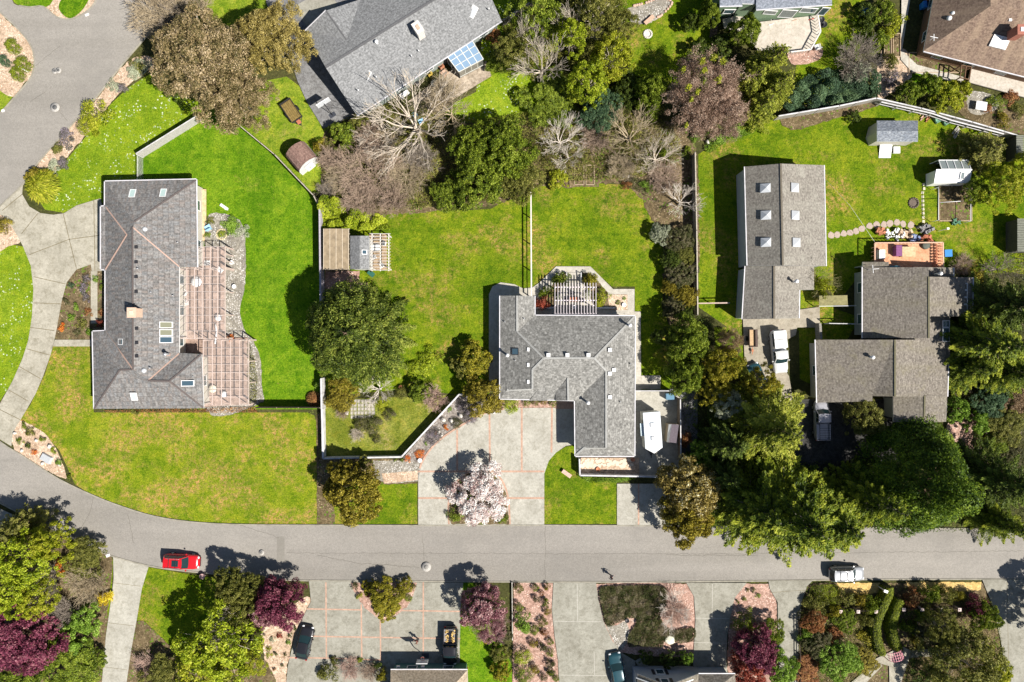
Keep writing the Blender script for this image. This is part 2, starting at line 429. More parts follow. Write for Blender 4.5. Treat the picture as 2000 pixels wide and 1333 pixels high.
lawn([(1590,-200),(1690,-200),(1690,60),(1650,200),(1540,220),(1560,100)], G4)
lawn([(960,-100),(1100,-100),(1090,60),(1060,225),(1000,300),(880,290),(860,215),(930,180)], G1d, z=.012)
lawn([(380,-60),(530,-60),(590,60),(480,60),(390,40)], G1)
lawn([(894,1200),(905,1137),(925,1137),(1000,1300),(1000,1500),(890,1500)], G2)
lawn([(283,1107),(370,1122),(480,1135),(520,1200),(330,1280),(262,1400),(240,1400),(256,1300),(272,1180)], G4)
lawn([(1770,140),(1870,155),(1880,190),(1775,175)], G2)
lawn([(1560,625),(1620,600),(1680,620),(1600,760),(1562,740)], G4)
lawn([(1395,640),(1450,640),(1458,740),(1400,740)], G4)
lawn([(198,1120),(222,1090),(216,1200),(207,1290),(198,1400),(186,1400),(190,1220)], G4)
# gravel, mulch and earth beds
bed = lambda n, poly, mat, **k: sheet(n, poly, mat, smooth=k.pop('smooth', 4), rag=k.pop('rag', .05), **k)
bed('bark_bed', [(70,335),(92,300),(128,262),(150,235),(192,190),(240,130),(272,110),(295,112),(300,135),(262,158),(222,195),(176,255),(128,310),(100,345)], BARKT)
bed('bark_bed', [(-20,25),(0,25),(18,45),(42,65),(62,90),(68,120),(62,148),(45,165),(25,190),(-20,150)], BARKT)
bed('bark_bed', [(75,-20),(85,12),(110,33),(135,37),(165,27),(185,8),(205,-20)], BARKT)
bed('bark_bed', [(-30,410),(0,420),(15,425),(30,450),(40,472),(15,482),(-30,500)], BARKT)
lawn([(25,-30),(28,5),(60,14),(98,10),(102,-30)], G2, smooth=4)
lawn([(115,10),(135,-15),(178,-20),(165,15),(140,36),(122,28)], G2, smooth=4)
bed('gravel_bed', [(408,420),(440,418),(468,432),(478,460),(480,500),(478,560),(470,600),(475,640),(495,665),(508,700),(512,760),(505,790),(395,795),(400,520),(398,460)], GRAV)
bed('flower_bed', [(128,560),(150,527),(180,515),(206,525),(206,645),(180,664),(110,664),(115,620)], EARTH, smooth=3)
bed('rock_garden', [(22,835),(40,822),(62,832),(88,848),(110,878),(124,912),(128,935),(90,918),(60,900),(30,880)], BARKT, smooth=4)
bed('gravel_bed', [(618,812),(632,800),(632,895),(760,896),(815,900),(818,945),(690,948),(650,960),(655,1024),(619,1024)], EARTH, smooth=0)
bed('gravel_bed', [(728,900),(815,900),(830,885),(850,905),(818,940),(760,945),(735,935)], GRAV, smooth=0)
bed('bark_bed', [(745,925),(816,920),(816,938),(750,945)], BARKT, smooth=0, rag=.02)
bed('gravel_bed', [(895,772),(985,772),(985,800),(945,805),(905,824),(868,850),(842,875),(824,906),(786,896)], GRAVD, smooth=0)
bed('flower_bed', [(978,778),(1124,778),(1124,800),(978,802)], BARK, smooth=0)
bed('bark_bed', [(635,530),(702,530),(702,552),(718,552),(718,575),(635,580)], BARK, smooth=0)
bed('woodland_floor', [(640,250),(720,215),(830,205),(900,240),(1000,235),(1100,215),(1230,215),(1290,235),(1358,290),(1360,600),(1310,640),(1295,520),(1292,470),(1270,420),(1245,380),(1200,356),(1110,366),(1050,365),(1000,392),(900,410),(760,420),(640,440),(628,330)], EARTH, smooth=3, rag=.12)
bed('gravel_bed', [(1255,380),(1320,290),(1355,285),(1358,470),(1300,460)], EARTH)
bed('crushed_stone_bed', [(1225,18),(1262,8),(1300,-10),(1312,8),(1290,32),(1275,42),(1260,48),(1235,44)], GRAV)
bed('bark_bed', [(1165,1141),(1345,1141),(1356,1165),(1358,1215),(1353,1280),(1213,1275),(1195,1250),(1178,1215),(1168,1170)], BARK, smooth=3, rag=.03)
bed('gravel_bed', [(1182,1215),(1200,1222),(1222,1215),(1228,1245),(1212,1272),(1196,1250)], GRAV)
bed('bark_bed', [(1003,1138),(1080,1139),(1079,1190),(1084,1240),(1092,1300),(1096,1420),(1000,1420),(1002,1250)], BARK, smooth=0, rag=.03)
bed('bark_bed', [(1432,1172),(1455,1141),(1502,1141),(1516,1175),(1518,1240),(1530,1420),(1428,1420),(1420,1280),(1424,1210)], BARK, smooth=0, rag=.04)
bed('flower_bed', [(1576,1145),(1590,1139),(1920,1139),(1936,1180),(1950,1230),(1956,1290),(1960,1420),(1562,1420),(1560,1220),(1566,1170)], EARTH, smooth=0, rag=.04)
bed('dry_verge', [(1633,1139),(1718,1139),(1718,1158),(1640,1164)], STRAW, smooth=0)
bed('dry_verge', [(1768,1137),(1916,1137),(1915,1152),(1860,1158),(1775,1150)], STRAW, smooth=0)
bed('bark_bed', [(512,1215),(560,1190),(600,1165),(606,1180),(588,1212),(574,1250),(562,1300),(552,1420),(520,1420),(518,1300)], BARKT, smooth=3)
bed('bark_bed', [(1862,798),(1900,812),(1960,900),(1990,960),(1930,960),(1890,880),(1850,850)], BARK, smooth=3)
bed('earth_bed', [(1720,100),(1770,100),(1780,150),(1735,185),(1715,190)], BARKT, smooth=3)
bed('earth_bed', [(1860,180),(1935,185),(2000,210),(2100,240),(2100,280),(1990,262),(1900,238),(1870,215)], EARTH, smooth=3)
bed('gravel_bed', [(1890,180),(1935,185),(1950,205),(1935,220),(1895,222)], GRAV)
bed('earth_bed', [(1530,215),(1705,192),(1720,205),(1620,235),(1545,255)], EARTH, smooth=3)
bed('earth_bed', [(1835,352),(1896,352),(1898,432),(1836,434)], EARTH, smooth=0)
bed('dry_mound_bed', [(-60,1040),(80,1035),(200,1080),(220,1100),(210,1200),(200,1420),(-60,1420)], EARTH, smooth=3)
bed('earth_bed', [(262,1215),(330,1260),(400,1300),(520,1290),(520,1420),(245,1420)], EARTH, smooth=3)
bed('earth_bed', [(1540,84),(1600,92),(1605,110),(1590,122),(1545,125)], BARK, smooth=3)
# roads
road_n = catmull([(-300,650),(-150,750),(0,862),(35,884),(75,910),(120,938),(183,968),(240,990),(300,1008),(360,1018),(430,1023.5),(520,1025.5)], 4, False) + [(817,1026.5),(1063,1026),(1480,1028),(2000,1034),(2400,1038)]
road_s = [(2400,1133),(2000,1131),(1660,1132),(1500,1134.5),(1250,1137),(1000,1136.5),(620,1134)] + catmull([(600,1134),(520,1131),(420,1121),(350,1114),(290,1105),(222,1087),(180,1070),(130,1047),(60,1012),(0,982),(-150,900),(-300,800)], 4, False)
sheet('road', road_n + road_s, ASPH)
sheet('road', [(-300,650)] + catmull([(0,404),(30,376),(48,357),(68,327),(100,290),(150,234),(190,189),(240,126),(288,70),(330,20),(380,-60)], 3, False) + [(200,-60)] + catmull([(198,-30),(186,6),(166,26),(140,38),(112,34),(86,14),(60,15),(38,12),(24,0),(20,-60)], 3, False) + [(-300,-60),(-300,10)] + catmull([(-100,-60),(-20,8),(0,24),(40,62),(62,92),(68,122),(62,150),(45,172),(28,192),(0,222)], 3, False) + [(-300,520)], ASPH)
# cracks, joints and patches in the road
CRACK = plain('asphalt_crack', (.13, .12, .10), .95, .05, var=.3)
PATCH = speck('asphalt_patch', (.225, .21, .185), (.24, .225, .20), (.19, .18, .16), .4, 9, grain=.1)
sheet('road_patch', [(541,1048),(556,1048),(556,1096),(541,1096)], PATCH)
rg = random.Random(4)
def crack(pts, w=.035, jit=.05):
    mm = MB(); wp = [W(*p) for p in pts]; out = []
    for a, b in zip(wp, wp[1:]):
        n = max(2, int((b - a).length / .4))
        for k in range(n): out.append(a.lerp(b, k / n) + Vector((rg.gauss(0, jit), rg.gauss(0, jit), 0)))
    out.append(wp[-1]); ribbon(mm, out, w, LAYER[0]); LAYER[0] += .0008
    o = mm.build('road_crack', CRACK); o['kind'] = 'structure'
for pts in ([(560,1080),(840,1081),(1400,1082),(2000,1076)], [(1065,1028),(1064,1134)], [(825,1050),(828,1095)], [(184,970),(176,1000),(160,1030)],
            [(470,1026),(545,1050)], [(60,200),(90,180)], [(190,192),(212,214)], [(116,216),(132,236)], [(70,130),(118,90)], [(820,1108),(700,1100),(620,1085)], [(1300,1084),(1480,1086)], [(250,1005),(262,1060)]):
    crack(pts)
# kerbs
def kerb(pts, side=1):
    mm = MB(); ribbon(mm, [W(*p) for p in pts], .17, 0.0, .13); o = mm.build('kerb', KERB); o['kind'] = 'structure'
kerb(road_n); kerb(road_s)
kerb(catmull([(-20,422),(0,404),(30,376),(48,357),(68,327),(100,290),(150,234),(190,189),(240,126),(288,70),(330,20)], 3, False))
kerb(catmull([(0,24),(40,62),(62,92),(68,122),(62,150),(45,172),(28,192),(0,222),(-60,270)], 3, False))
kerb(catmull([(198,-30),(186,6),(166,26),(140,38),(112,34),(86,14),(60,15),(38,12)], 3, False))
# driveways
def drive(poly, mat, joints=(), jm=JOINT, jw=.05, bands=(), label=None, z=None, bw=.24, name='driveway'):
    o = sheet(name, poly, mat, label=label)
    zz = LAYER[0] + .0005; LAYER[0] += .002
    if joints:
        mm = MB()
        for j in joints: ribbon(mm, [W(*p) for p in j], jw, zz)
        part(mm, 'expansion_joint', jm, o)
    if bands:
        mm = MB()
        for i, j in enumerate(bands): ribbon(mm, [W(*p) for p in j], bw, zz + .001 + .0006 * (i % 9))
        part(mm, 'brick_banding', BRICKP, o)
    LAYER[0] += .006
    return o
drive([(0,404),(46,357),(44,380),(58,404),(80,417),(105,420),(126,417),(150,402),(197,388),(200,403),(197,420),(205,530),(180,530),(178,517),(150,527),(131,552),(121,590),(112,640),(107,664),(100,692),(85,735),(70,770),(50,805),(26,845),(23,872),(0,858),(-60,815),(-60,850),(-60,800),(0,790),(25,745),(45,700),(56,665),(63,620),(66,565),(61,520),(45,480),(25,445),(5,420),(-40,440)], CON_A,
      joints=[[(44,380),(5,412)],[(75,417),(43,457)],[(124,417),(136,468)],[(136,468),(150,525)],[(136,468),(58,498)],[(66,541),(128,555)],[(136,468),(197,460)],[(66,592),(118,594)],[(60,640),(107,646)],[(54,682),(98,694)],[(38,716),(80,740)],[(18,762),(56,784)],[(0,800),(40,820)],[(184,390),(186,530)]], jw=.09, label='curved warm concrete driveway west of the long house')
sheet('path', [(178,530),(191,530),(191,632),(178,632)], CON_A)
sheet('path', [(108,664),(181,664),(181,677),(104,677)], CON_A)
drive([(817,1025),(817,935),(823,905),(842,873),(870,849),(910,823),(945,806),(985,797),(1124,797),(1124,868),(1105,871),(1086,884),(1072,900),(1063,925),(1063,1025),(817,1025)], CON_C,
      bands=[[(893,840),(893,921)],[(956,803),(957,921)],[(1019,797),(1019,921)],[(1078,797),(1077,884)],[(817,921),(1063,921)],[(817,973),(1063,973)],
             catmull([(820,915),(826,900),(844,874),(870,851),(910,826),(945,808),(985,799)], 3, False), catmull([(877,1024),(876,985),(884,950),(915,922)], 3, False), catmull([(950,915),(978,935),(992,970),(996,1024)], 3, False)], label='pale concrete driveway with pink brick bands before the central house')
bed('island_bed', [(880,1024),(878,990),(886,950),(915,923),(950,917),(975,937),(990,970),(994,1024)], EARTH, smooth=0)
sheet('brick_step', [(1085,784),(1124,784),(1124,799),(1085,799)], BRICKP)
drive([(1205,945),(1248,945),(1300,945),(1300,1026),(1205,1026)], CON_C, bands=[[(1247,945),(1247,1025)]], bw=.2, label='narrow concrete driveway east of the small square lawn')
sheet('side_yard', [(1238,765),(1327,765),(1327,932),(1238,932)], CON_C)
sheet('path', [(955,575),(962,560),(978,552),(1005,556),(1022,564),(1040,562),(1053,553),(1086,521),(1153,521),(1197,565),(1239,565),(1239,609),(1251,609),(1252,765),(1238,765),(1238,690),(980,640),(976,765),(955,765)], CON_W)
sheet('path', [(1252,734),(1290,734),(1290,760),(1252,760)], CON_W)
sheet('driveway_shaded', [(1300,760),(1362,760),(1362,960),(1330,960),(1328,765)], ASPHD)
drive([(222,1088),(291,1107),(278,1150),(268,1210),(258,1265),(248,1333),(245,1420),(196,1420),(200,1333),(208,1240),(219,1165),(223,1130)], CON_C, joints=[[(220,1138),(276,1145)],[(212,1216),(262,1222)],[(203,1302),(249,1308)]], label='white-streaked concrete driveway at the lower left')
drive([(604,1135),(905,1138),(900,1185),(898,1260),(900,1420),(552,1420),(563,1300),(575,1248),(590,1210),(608,1175)], CON_S,
      bands=[[(637,1137),(638,1285)],[(706,1180),(707,1290)],[(743,1208),(744,1290)],[(827,1137),(827,1276)],[(600,1189),(708,1191)],[(776,1192),(899,1194)],[(578,1241),(640,1243),(899,1247)],[(564,1284),(640,1285),(748,1289)]], bw=.18, label='grey concrete driveway with pink brick grid below the road')
bed('island_bed', [(684,1138),(698,1165),(712,1187),(735,1205),(755,1212),(775,1200),(798,1182),(812,1152),(815,1138)], BARK, smooth=0)
drive([(1081,1138),(1164,1138),(1168,1168),(1178,1212),(1196,1252),(1213,1274),(1240,1290),(1250,1420),(1096,1420),(1090,1290),(1083,1240),(1078,1190)], CON_S, joints=[[(1127,1140),(1128,1212)],[(1083,1213),(1175,1214)],[(1160,1272),(1161,1318)],[(1092,1318),(1185,1319)]], jm=JOINTW, label='grey concrete driveway east of the pink mulch strip')
drive([(1340,1138),(1458,1138),(1434,1168),(1427,1200),(1420,1240),(1418,1290),(1430,1420),(1340,1420),(1353,1300),(1358,1210),(1355,1165)], CON_S, joints=[[(1391,1140),(1390,1206)],[(1358,1207),(1424,1208)],[(1354,1254),(1420,1256)]], jm=JOINTW, label='grey concrete driveway right of the bare pink tree')
drive([(1500,1134),(1586,1134),(1575,1145),(1566,1172),(1560,1220),(1562,1420),(1530,1420),(1520,1290),(1518,1176),(1503,1150)], CON_S, joints=[[(1503,1157),(1574,1152)]], label='grey concrete driveway before the hedge garden')
drive([(1917,1132),(2200,1131),(2200,1420),(1962,1420),(1957,1270),(1940,1190)], CON_S, joints=[[(1965,1133),(1968,1290)]], label='grey concrete driveway at the lower right corner')
sheet('driveway', [(505,-80),(690,-80),(700,0),(596,62),(640,132),(700,228),(632,252),(600,200),(582,160),(560,90),(522,10)], ASPHD)
sheet('driveway_slab', [(578,12),(640,-20),(660,10),(605,60),(592,42)], CON_S)
drive([(1450,620),(1600,600),(1600,640),(1556,640),(1553,655),(1505,680),(1540,735),(1548,780),(1505,810),(1470,770),(1454,720)], concrete('concrete_stained', (.28, .25, .20), (.38, .34, .27), (.2, .17, .12)), label='stained concrete apron below the long workshop')
sheet('driveway_shaded', [(1560,780),(1760,780),(1750,860),(1760,960),(1560,960),(1540,860)], speck('asphalt_painted_shade', (.045, .045, .045), (.065, .063, .06), (.03, .03, .03), .3, 8))  # near-black tone: the court's shade is painted into the asphalt colour
sheet('path', [(1760,0-60),(1786,-60),(1760,100),(1790,128),(1880,152),(1880,166),(1780,142),(1758,118)], CON_W, label='curved concrete walk round the brown-roofed house')
sheet('patio', [(790,205),(885,135),(950,120),(960,150),(870,205),(820,240)], speck('patio_flags', (.32, .26, .2), (.46, .39, .31), (.22, .18, .13), .6, 3))
sheet('driveway', [(-60,985),(0,992),(60,1020),(110,1050),(100,1062),(0,1060),(-60,1060)], CON_S)
sheet('path', [(1700,1290),(1760,1262),(1780,1270),(1758,1333),(1758,1420),(1738,1420),(1735,1300)], CON_A)
sheet('path', [(1660,1333),(1700,1300),(1716,1290),(1722,1300),(1690,1333),(1680,1420),(1655,1420)], CON_A)
sheet('path', [(1765,1270),(1830,1266),(1850,1278),(1765,1285)], CON_A)
sheet('path', [(1270,1310),(1256,1280),(1240,1290),(1262,1333)], CON_S)
sheet('step_path', [(1108,305),(1160,300),(1170,366),(1112,366)], EARTH)
LAWN_EDGE = plain('stone_edging', (.5, .45, .38), .9)
# ================================================================ foliage library
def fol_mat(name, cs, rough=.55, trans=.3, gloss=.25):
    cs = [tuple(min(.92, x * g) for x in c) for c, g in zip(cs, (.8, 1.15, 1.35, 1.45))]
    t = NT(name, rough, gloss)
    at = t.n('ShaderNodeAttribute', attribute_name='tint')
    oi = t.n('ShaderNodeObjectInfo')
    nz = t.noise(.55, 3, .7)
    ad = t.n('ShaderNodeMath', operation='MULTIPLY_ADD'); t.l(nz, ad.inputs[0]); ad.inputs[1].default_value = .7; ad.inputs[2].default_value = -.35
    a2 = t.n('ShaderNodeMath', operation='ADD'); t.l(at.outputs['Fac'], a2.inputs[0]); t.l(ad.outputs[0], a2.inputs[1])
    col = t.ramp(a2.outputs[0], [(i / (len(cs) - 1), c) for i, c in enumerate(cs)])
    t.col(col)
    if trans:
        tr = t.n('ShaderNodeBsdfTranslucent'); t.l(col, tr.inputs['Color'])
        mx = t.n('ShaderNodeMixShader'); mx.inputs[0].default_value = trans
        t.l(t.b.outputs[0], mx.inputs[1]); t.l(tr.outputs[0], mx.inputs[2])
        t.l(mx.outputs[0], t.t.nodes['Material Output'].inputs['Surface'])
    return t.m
F = {
 'lime': fol_mat('foliage_lime', [(.05,.08,.005),(.16,.22,.008),(.30,.36,.018),(.42,.44,.05)]),
 'lime2': fol_mat('foliage_yellow_green', [(.09,.11,.006),(.20,.24,.01),(.32,.34,.02),(.40,.36,.05)]),
 'green': fol_mat('foliage_green', [(.028,.045,.005),(.085,.13,.010),(.18,.23,.018),(.32,.37,.055)]),
 'bright': fol_mat('foliage_bright_green', [(.04,.08,.008),(.11,.20,.014),(.22,.34,.04),(.38,.48,.13)]),
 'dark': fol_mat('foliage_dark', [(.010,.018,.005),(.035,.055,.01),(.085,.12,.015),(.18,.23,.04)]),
 'blue': fol_mat('foliage_blue_green', [(.02,.045,.025),(.045,.085,.045),(.08,.14,.065),(.16,.23,.11)]),
 'cedar': fol_mat('foliage_cedar', [(.010,.02,.003),(.04,.066,.008),(.12,.158,.02),(.30,.33,.06)]),
 'fir': fol_mat('foliage_fir', [(.012,.022,.004),(.05,.085,.008),(.145,.19,.013),(.32,.34,.035)]),
 'firlime': fol_mat('foliage_fir_lime', [(.03,.04,.006),(.11,.14,.014),(.23,.26,.025),(.36,.36,.06)]),
 'thuja': fol_mat('foliage_thuja', [(.012,.028,.004),(.04,.08,.006),(.10,.16,.010),(.20,.26,.018)]),
 'eucred': fol_mat('foliage_russet_grey', [(.03,.035,.010),(.13,.11,.04),(.27,.20,.10),(.44,.35,.23)], .5, .2),
 'eucolive': fol_mat('foliage_tan_olive', [(.05,.045,.012),(.18,.145,.035),(.33,.26,.075),(.50,.42,.18)], .5, .2),
 'gold': fol_mat('foliage_gold_brown', [(.035,.03,.005),(.12,.10,.010),(.26,.215,.02),(.45,.38,.07)]),
 'goldpale': fol_mat('foliage_gold_white', [(.04,.035,.008),(.16,.125,.025),(.34,.26,.07),(.72,.62,.44)]),
 'goldgreen': fol_mat('foliage_gold_green', [(.06,.06,.008),(.15,.15,.012),(.27,.24,.018),(.42,.34,.05)]),
 'olive': fol_mat('foliage_olive', [(.04,.05,.01),(.10,.11,.02),(.18,.18,.035),(.30,.28,.08)]),
 'rust': fol_mat('foliage_rust', [(.07,.03,.012),(.20,.08,.03),(.34,.15,.06),(.42,.30,.10)]),
 'red': fol_mat('foliage_red', [(.07,.012,.008),(.20,.035,.02),(.34,.08,.05),(.42,.2,.13)]),
 'orange': fol_mat('foliage_orange', [(.3,.06,.01),(.5,.12,.02),(.65,.2,.04),(.5,.4,.05)]),
 'purple': fol_mat('foliage_purple', [(.03,.006,.015),(.10,.018,.04),(.20,.045,.08),(.34,.16,.17)]),
 'purpink': fol_mat('foliage_purple_pink', [(.06,.02,.03),(.20,.06,.09),(.36,.20,.20),(.62,.48,.45)]),
 'magnolia': fol_mat('petals_white_pink', [(.34,.18,.18),(.60,.46,.42),(.78,.70,.66),(.88,.84,.80)], .6, .35),
 'pinkbare': fol_mat('buds_pink', [(.30,.16,.12),(.48,.30,.24),(.62,.46,.38),(.75,.62,.55)]),
 'brownbud': fol_mat('buds_brown', [(.09,.06,.03),(.20,.14,.08),(.32,.22,.13),(.42,.32,.2)]),
 'mauvebud': fol_mat('buds_mauve_brown', [(.10,.06,.04),(.24,.155,.11),(.38,.265,.20),(.52,.42,.33)]),
 'heath': fol_mat('foliage_heath', [(.022,.028,.008),(.06,.075,.018),(.125,.115,.05),(.26,.21,.16)]),
 'lavender': fol_mat('foliage_lavender', [(.05,.055,.035),(.13,.125,.09),(.20,.17,.19),(.30,.24,.34)]),
 'yellow': fol_mat('flowers_yellow', [(.3,.2,.01),(.55,.40,.015),(.75,.55,.03),(.8,.65,.1)]),
 'grey': fol_mat('foliage_silver', [(.16,.18,.12),(.28,.31,.2),(.4,.42,.3),(.5,.5,.4)]),
 'hedge': fol_mat('foliage_hedge', [(.05,.07,.006),(.11,.15,.008),(.19,.23,.012),(.28,.31,.03)]),
}
def bark(name, c1, c2): return plain(name, tuple((a + b) / 2 for a, b in zip(c1, c2)), .9, .1, var=.35, scale=1.5)
BK = {'pale': bark('bark_pale', (.50,.43,.35), (.66,.58,.48)), 'white': bark('bark_white', (.62,.55,.48), (.75,.68,.6)), 'grey': bark('bark_grey', (.26,.22,.18), (.36,.31,.26)),
      'brown': bark('bark_brown', (.12,.08,.05), (.18,.13,.09)), 'tan': bark('bark_tan', (.38,.30,.20), (.48,.40,.27)), 'pink': bark('bark_pink', (.5,.34,.28), (.62,.46,.38)), 'mauve': bark('bark_mauve', (.38,.28,.21), (.47,.36,.28)), 'olive': bark('bark_olive', (.32,.28,.12), (.42,.38,.18))}
def np_mesh(name, V, tint, mats):
    "quads: V is (N,4,3)"
    n = len(V); me = bpy.data.meshes.new(name)
    me.vertices.add(n * 4); me.vertices.foreach_set('co', np.ascontiguousarray(V, dtype=np.float32).ravel())
    me.loops.add(n * 4); me.loops.foreach_set('vertex_index', np.arange(n * 4, dtype=np.int32))
    me.polygons.add(n); me.polygons.foreach_set('loop_start', np.arange(0, n * 4, 4, dtype=np.int32))
    try: me.polygons.foreach_set('loop_total', np.full(n, 4, dtype=np.int32))
    except Exception: pass
    for m in mats: me.materials.append(m)
    a = me.attributes.new('tint', 'FLOAT', 'FACE'); a.data.foreach_set('value', np.clip(tint, 0, 1).astype(np.float32))
    me.update(calc_edges=True); return me
def nrm(a): return a / np.maximum(1e-9, np.linalg.norm(a, axis=1, keepdims=True))
def leaves(rng, P, N, Ls, Ws, dirs=None, jit=.6):
    n = len(P); N = nrm(N + rng.normal(0, jit, (n, 3)))
    D = rng.normal(0, 1, (n, 3)) if dirs is None else dirs + rng.normal(0, .25, (n, 3))
    U = nrm(D - (D * N).sum(1, keepdims=True) * N); Vv = np.cross(N, U)
    Ls = np.broadcast_to(np.asarray(Ls), (n,))[:, None]; Ws = np.broadcast_to(np.asarray(Ws), (n,))[:, None]
    return np.stack([P - U * Ls / 2, P + Vv * Ws / 2 - U * Ls * .08, P + U * Ls / 2, P - Vv * Ws / 2 - U * Ls * .08], 1)
def outline(rng, amp=.16):
    ph = rng.uniform(0, 6.28, 5); am = rng.uniform(.3, 1, 5) * amp / 1.6
    return lambda t: 1 + sum(am[k] * np.sin((k + 2) * t + ph[k]) for k in range(5))
def g_crown(seed, R, H, zb, nl, lr, nleaf, L, Wd, prof='dome', amp=.18, jit=.6, up=.25, gap=0.0, squash=.85, depth=.35):
    rng = np.random.default_rng(seed); f = outline(rng, amp)
    u = np.sqrt(rng.uniform(0, 1, nl)); th = rng.uniform(0, 6.283, nl)
    rr = u * (R * f(th) - lr * .75)
    h = {'dome': np.sqrt(np.maximum(0, 1 - (u * .94) ** 2)), 'cone': 1 - u * .93, 'flat': 1 - .45 * u ** 2, 'ball': np.sqrt(np.maximum(0, 1 - (u * .98) ** 2))}[prof]
    z = zb + (H - zb - lr * .6) * h * (1 - depth * rng.uniform(0, 1, nl) ** 2) + rng.normal(0, lr * .18, nl)
    Cn = np.stack([rr * np.cos(th), rr * np.sin(th), z], 1)
    lrs = lr * rng.uniform(.6, 1.25, nl); lt = rng.uniform(.1, .9, nl)
    w = lrs ** 2; idx = rng.choice(nl, nleaf, p=w / w.sum())
    d = rng.normal(0, 1, (nleaf, 3)); d[:, 2] = np.abs(d[:, 2]) * .9 + .0 - .35 * (rng.uniform(0, 1, nleaf) < .5); d = nrm(d)
    rad = lrs[idx] * (1.15 - .6 * rng.uniform(0, 1, nleaf) ** 1.6)
    rad *= np.where(rng.uniform(0, 1, nleaf) < .06, 1.18, 1.0)
    P = Cn[idx] + d * rad[:, None] * np.array([1, 1, squash])
    P[:, 2] = np.maximum(P[:, 2], .03)
    tint = .45 * lt[idx] + .62 * rng.uniform(0, 1, nleaf) - .03 
    Nn = d + np.array([0, 0, up])
    sz = rng.uniform(.6, 1.35, nleaf)
    return leaves(rng, P, Nn, L * sz, Wd * sz, jit=jit), tint, Cn, lrs
def seg_mesh(name, S, mats, sides=4):
    "S: (N,8) p0,p1,r0,r1 -> square-ish tapered tubes"
    S = np.asarray(S, dtype=float); p0, p1, r0, r1 = S[:, :3], S[:, 3:6], S[:, 6], S[:, 7]
    d = nrm(p1 - p0); ref = np.where(np.abs(d[:, 2:3]) > .9, np.array([[1., 0, 0]]), np.array([[0, 0, 1.]]))
    a = nrm(np.cross(d, ref)); b = np.cross(d, a); n = len(S); k = sides
    ring = []
    for e, r in ((p0, r0), (p1, r1)):
        for j in range(k):
            t = 2 * math.pi * j / k; ring.append(e + (a * math.cos(t) + b * math.sin(t)) * r[:, None])
    V = np.stack(ring, 1).reshape(-1, 3)
    fs = np.array([[j, (j + 1) % k, k + (j + 1) % k, k + j] for j in range(k)])
    Fc = (np.arange(n)[:, None, None] * 2 * k + fs[None]).reshape(-1)
    me = bpy.data.meshes.new(name); me.vertices.add(len(V)); me.vertices.foreach_set('co', V.astype(np.float32).ravel())
    me.loops.add(len(Fc)); me.loops.foreach_set('vertex_index', Fc.astype(np.int32))
    nf = len(Fc) // 4; me.polygons.add(nf); me.polygons.foreach_set('loop_start', np.arange(0, nf * 4, 4, dtype=np.int32))
    try: me.polygons.foreach_set('loop_total', np.full(nf, 4, dtype=np.int32))
    except Exception: pass
    me.polygons.foreach_set('use_smooth', np.ones(nf, dtype=bool))
    for m in mats: me.materials.append(m)
    me.update(calc_edges=True); return me
def branching(seed, R, H, trunk_r, levels=5, nb=(5, 4, 4, 4, 3), spread=.9, up=.55, minr=.012, base=.25, multi=1, wig=.18, ratio=.62):
    rng = random.Random(seed); S = []; tips = []
    def grow(p, d, L, r, lv):
        n = 3 if lv < 3 else 2; q = p; dd = d
        pts = [(p, r)]
        for i in range(n):
            dd = (dd + Vector((rng.gauss(0, wig), rng.gauss(0, wig), rng.gauss(0, wig * .6) + .04))).normalized()
            q2 = q + dd * L / n; r2 = max(minr, r * (1 - .45 * (i + 1) / n))
            S.append((*q, *q2, pts[-1][1], r2)); pts.append((q2, r2)); q = q2
        if lv + 1 >= levels: tips.append((q, dd)); return
        k = nb[min(lv, len(nb) - 1)]
        for j in range(k):
            t = rng.uniform(.25, 1.0) if j else 1.0
            i = min(n - 1, int(t * n)); a = pts[i][0].lerp(pts[i + 1][0], t * n - i if t < 1 else 1)
            rr = pts[i + 1][1]
            o = Vector((rng.gauss(0, 1), rng.gauss(0, 1), rng.gauss(0, .6))).normalized()
            out = Vector((a.x, a.y, 0)); out = out.normalized() if out.length > .3 else Vector((0, 0, 0))
            nd = (dd * (1.15 if j == 0 else .75) + o * spread * .75 + out * .28 + Vector((0, 0, up * .35))).normalized()
            grow(a, nd, L * rng.uniform(ratio - .1, ratio + .15), max(minr, rr * rng.uniform(.55, .8)), lv + 1)
    for mth in range(multi):
        a0 = rng.uniform(0, 6.28); off = Vector((math.cos(a0), math.sin(a0), 0)) * (.0 if multi == 1 else trunk_r * 2)
        t = Vector((math.cos(a0) * spread * (.15 if multi == 1 else .6), math.sin(a0) * spread * (.15 if multi == 1 else .6), 1)).normalized()
        top = off + t * H * base
        S.append((*off, *top, trunk_r, trunk_r * .8))
        k = nb[0] + 2
        for j in range(k):
            an = a0 + 6.283 * j / k + rng.uniform(-.3, .3)
            el = rng.uniform(.25, 1.3) * up
            nd = Vector((math.cos(an), math.sin(an), el * 1.2)).normalized()
            grow(top * rng.uniform(.7, 1), nd, R * rng.uniform(.36, .52), trunk_r * rng.uniform(.35, .6), 1)
    A = np.array(S); ext = np.percentile(np.hypot(A[:, 3], A[:, 4]), 98.5); zz = A[:, 5].max()
    A[:, [0, 1, 3, 4]] *= R / ext; A[:, [2, 5]] *= H / zz
    return A, tips
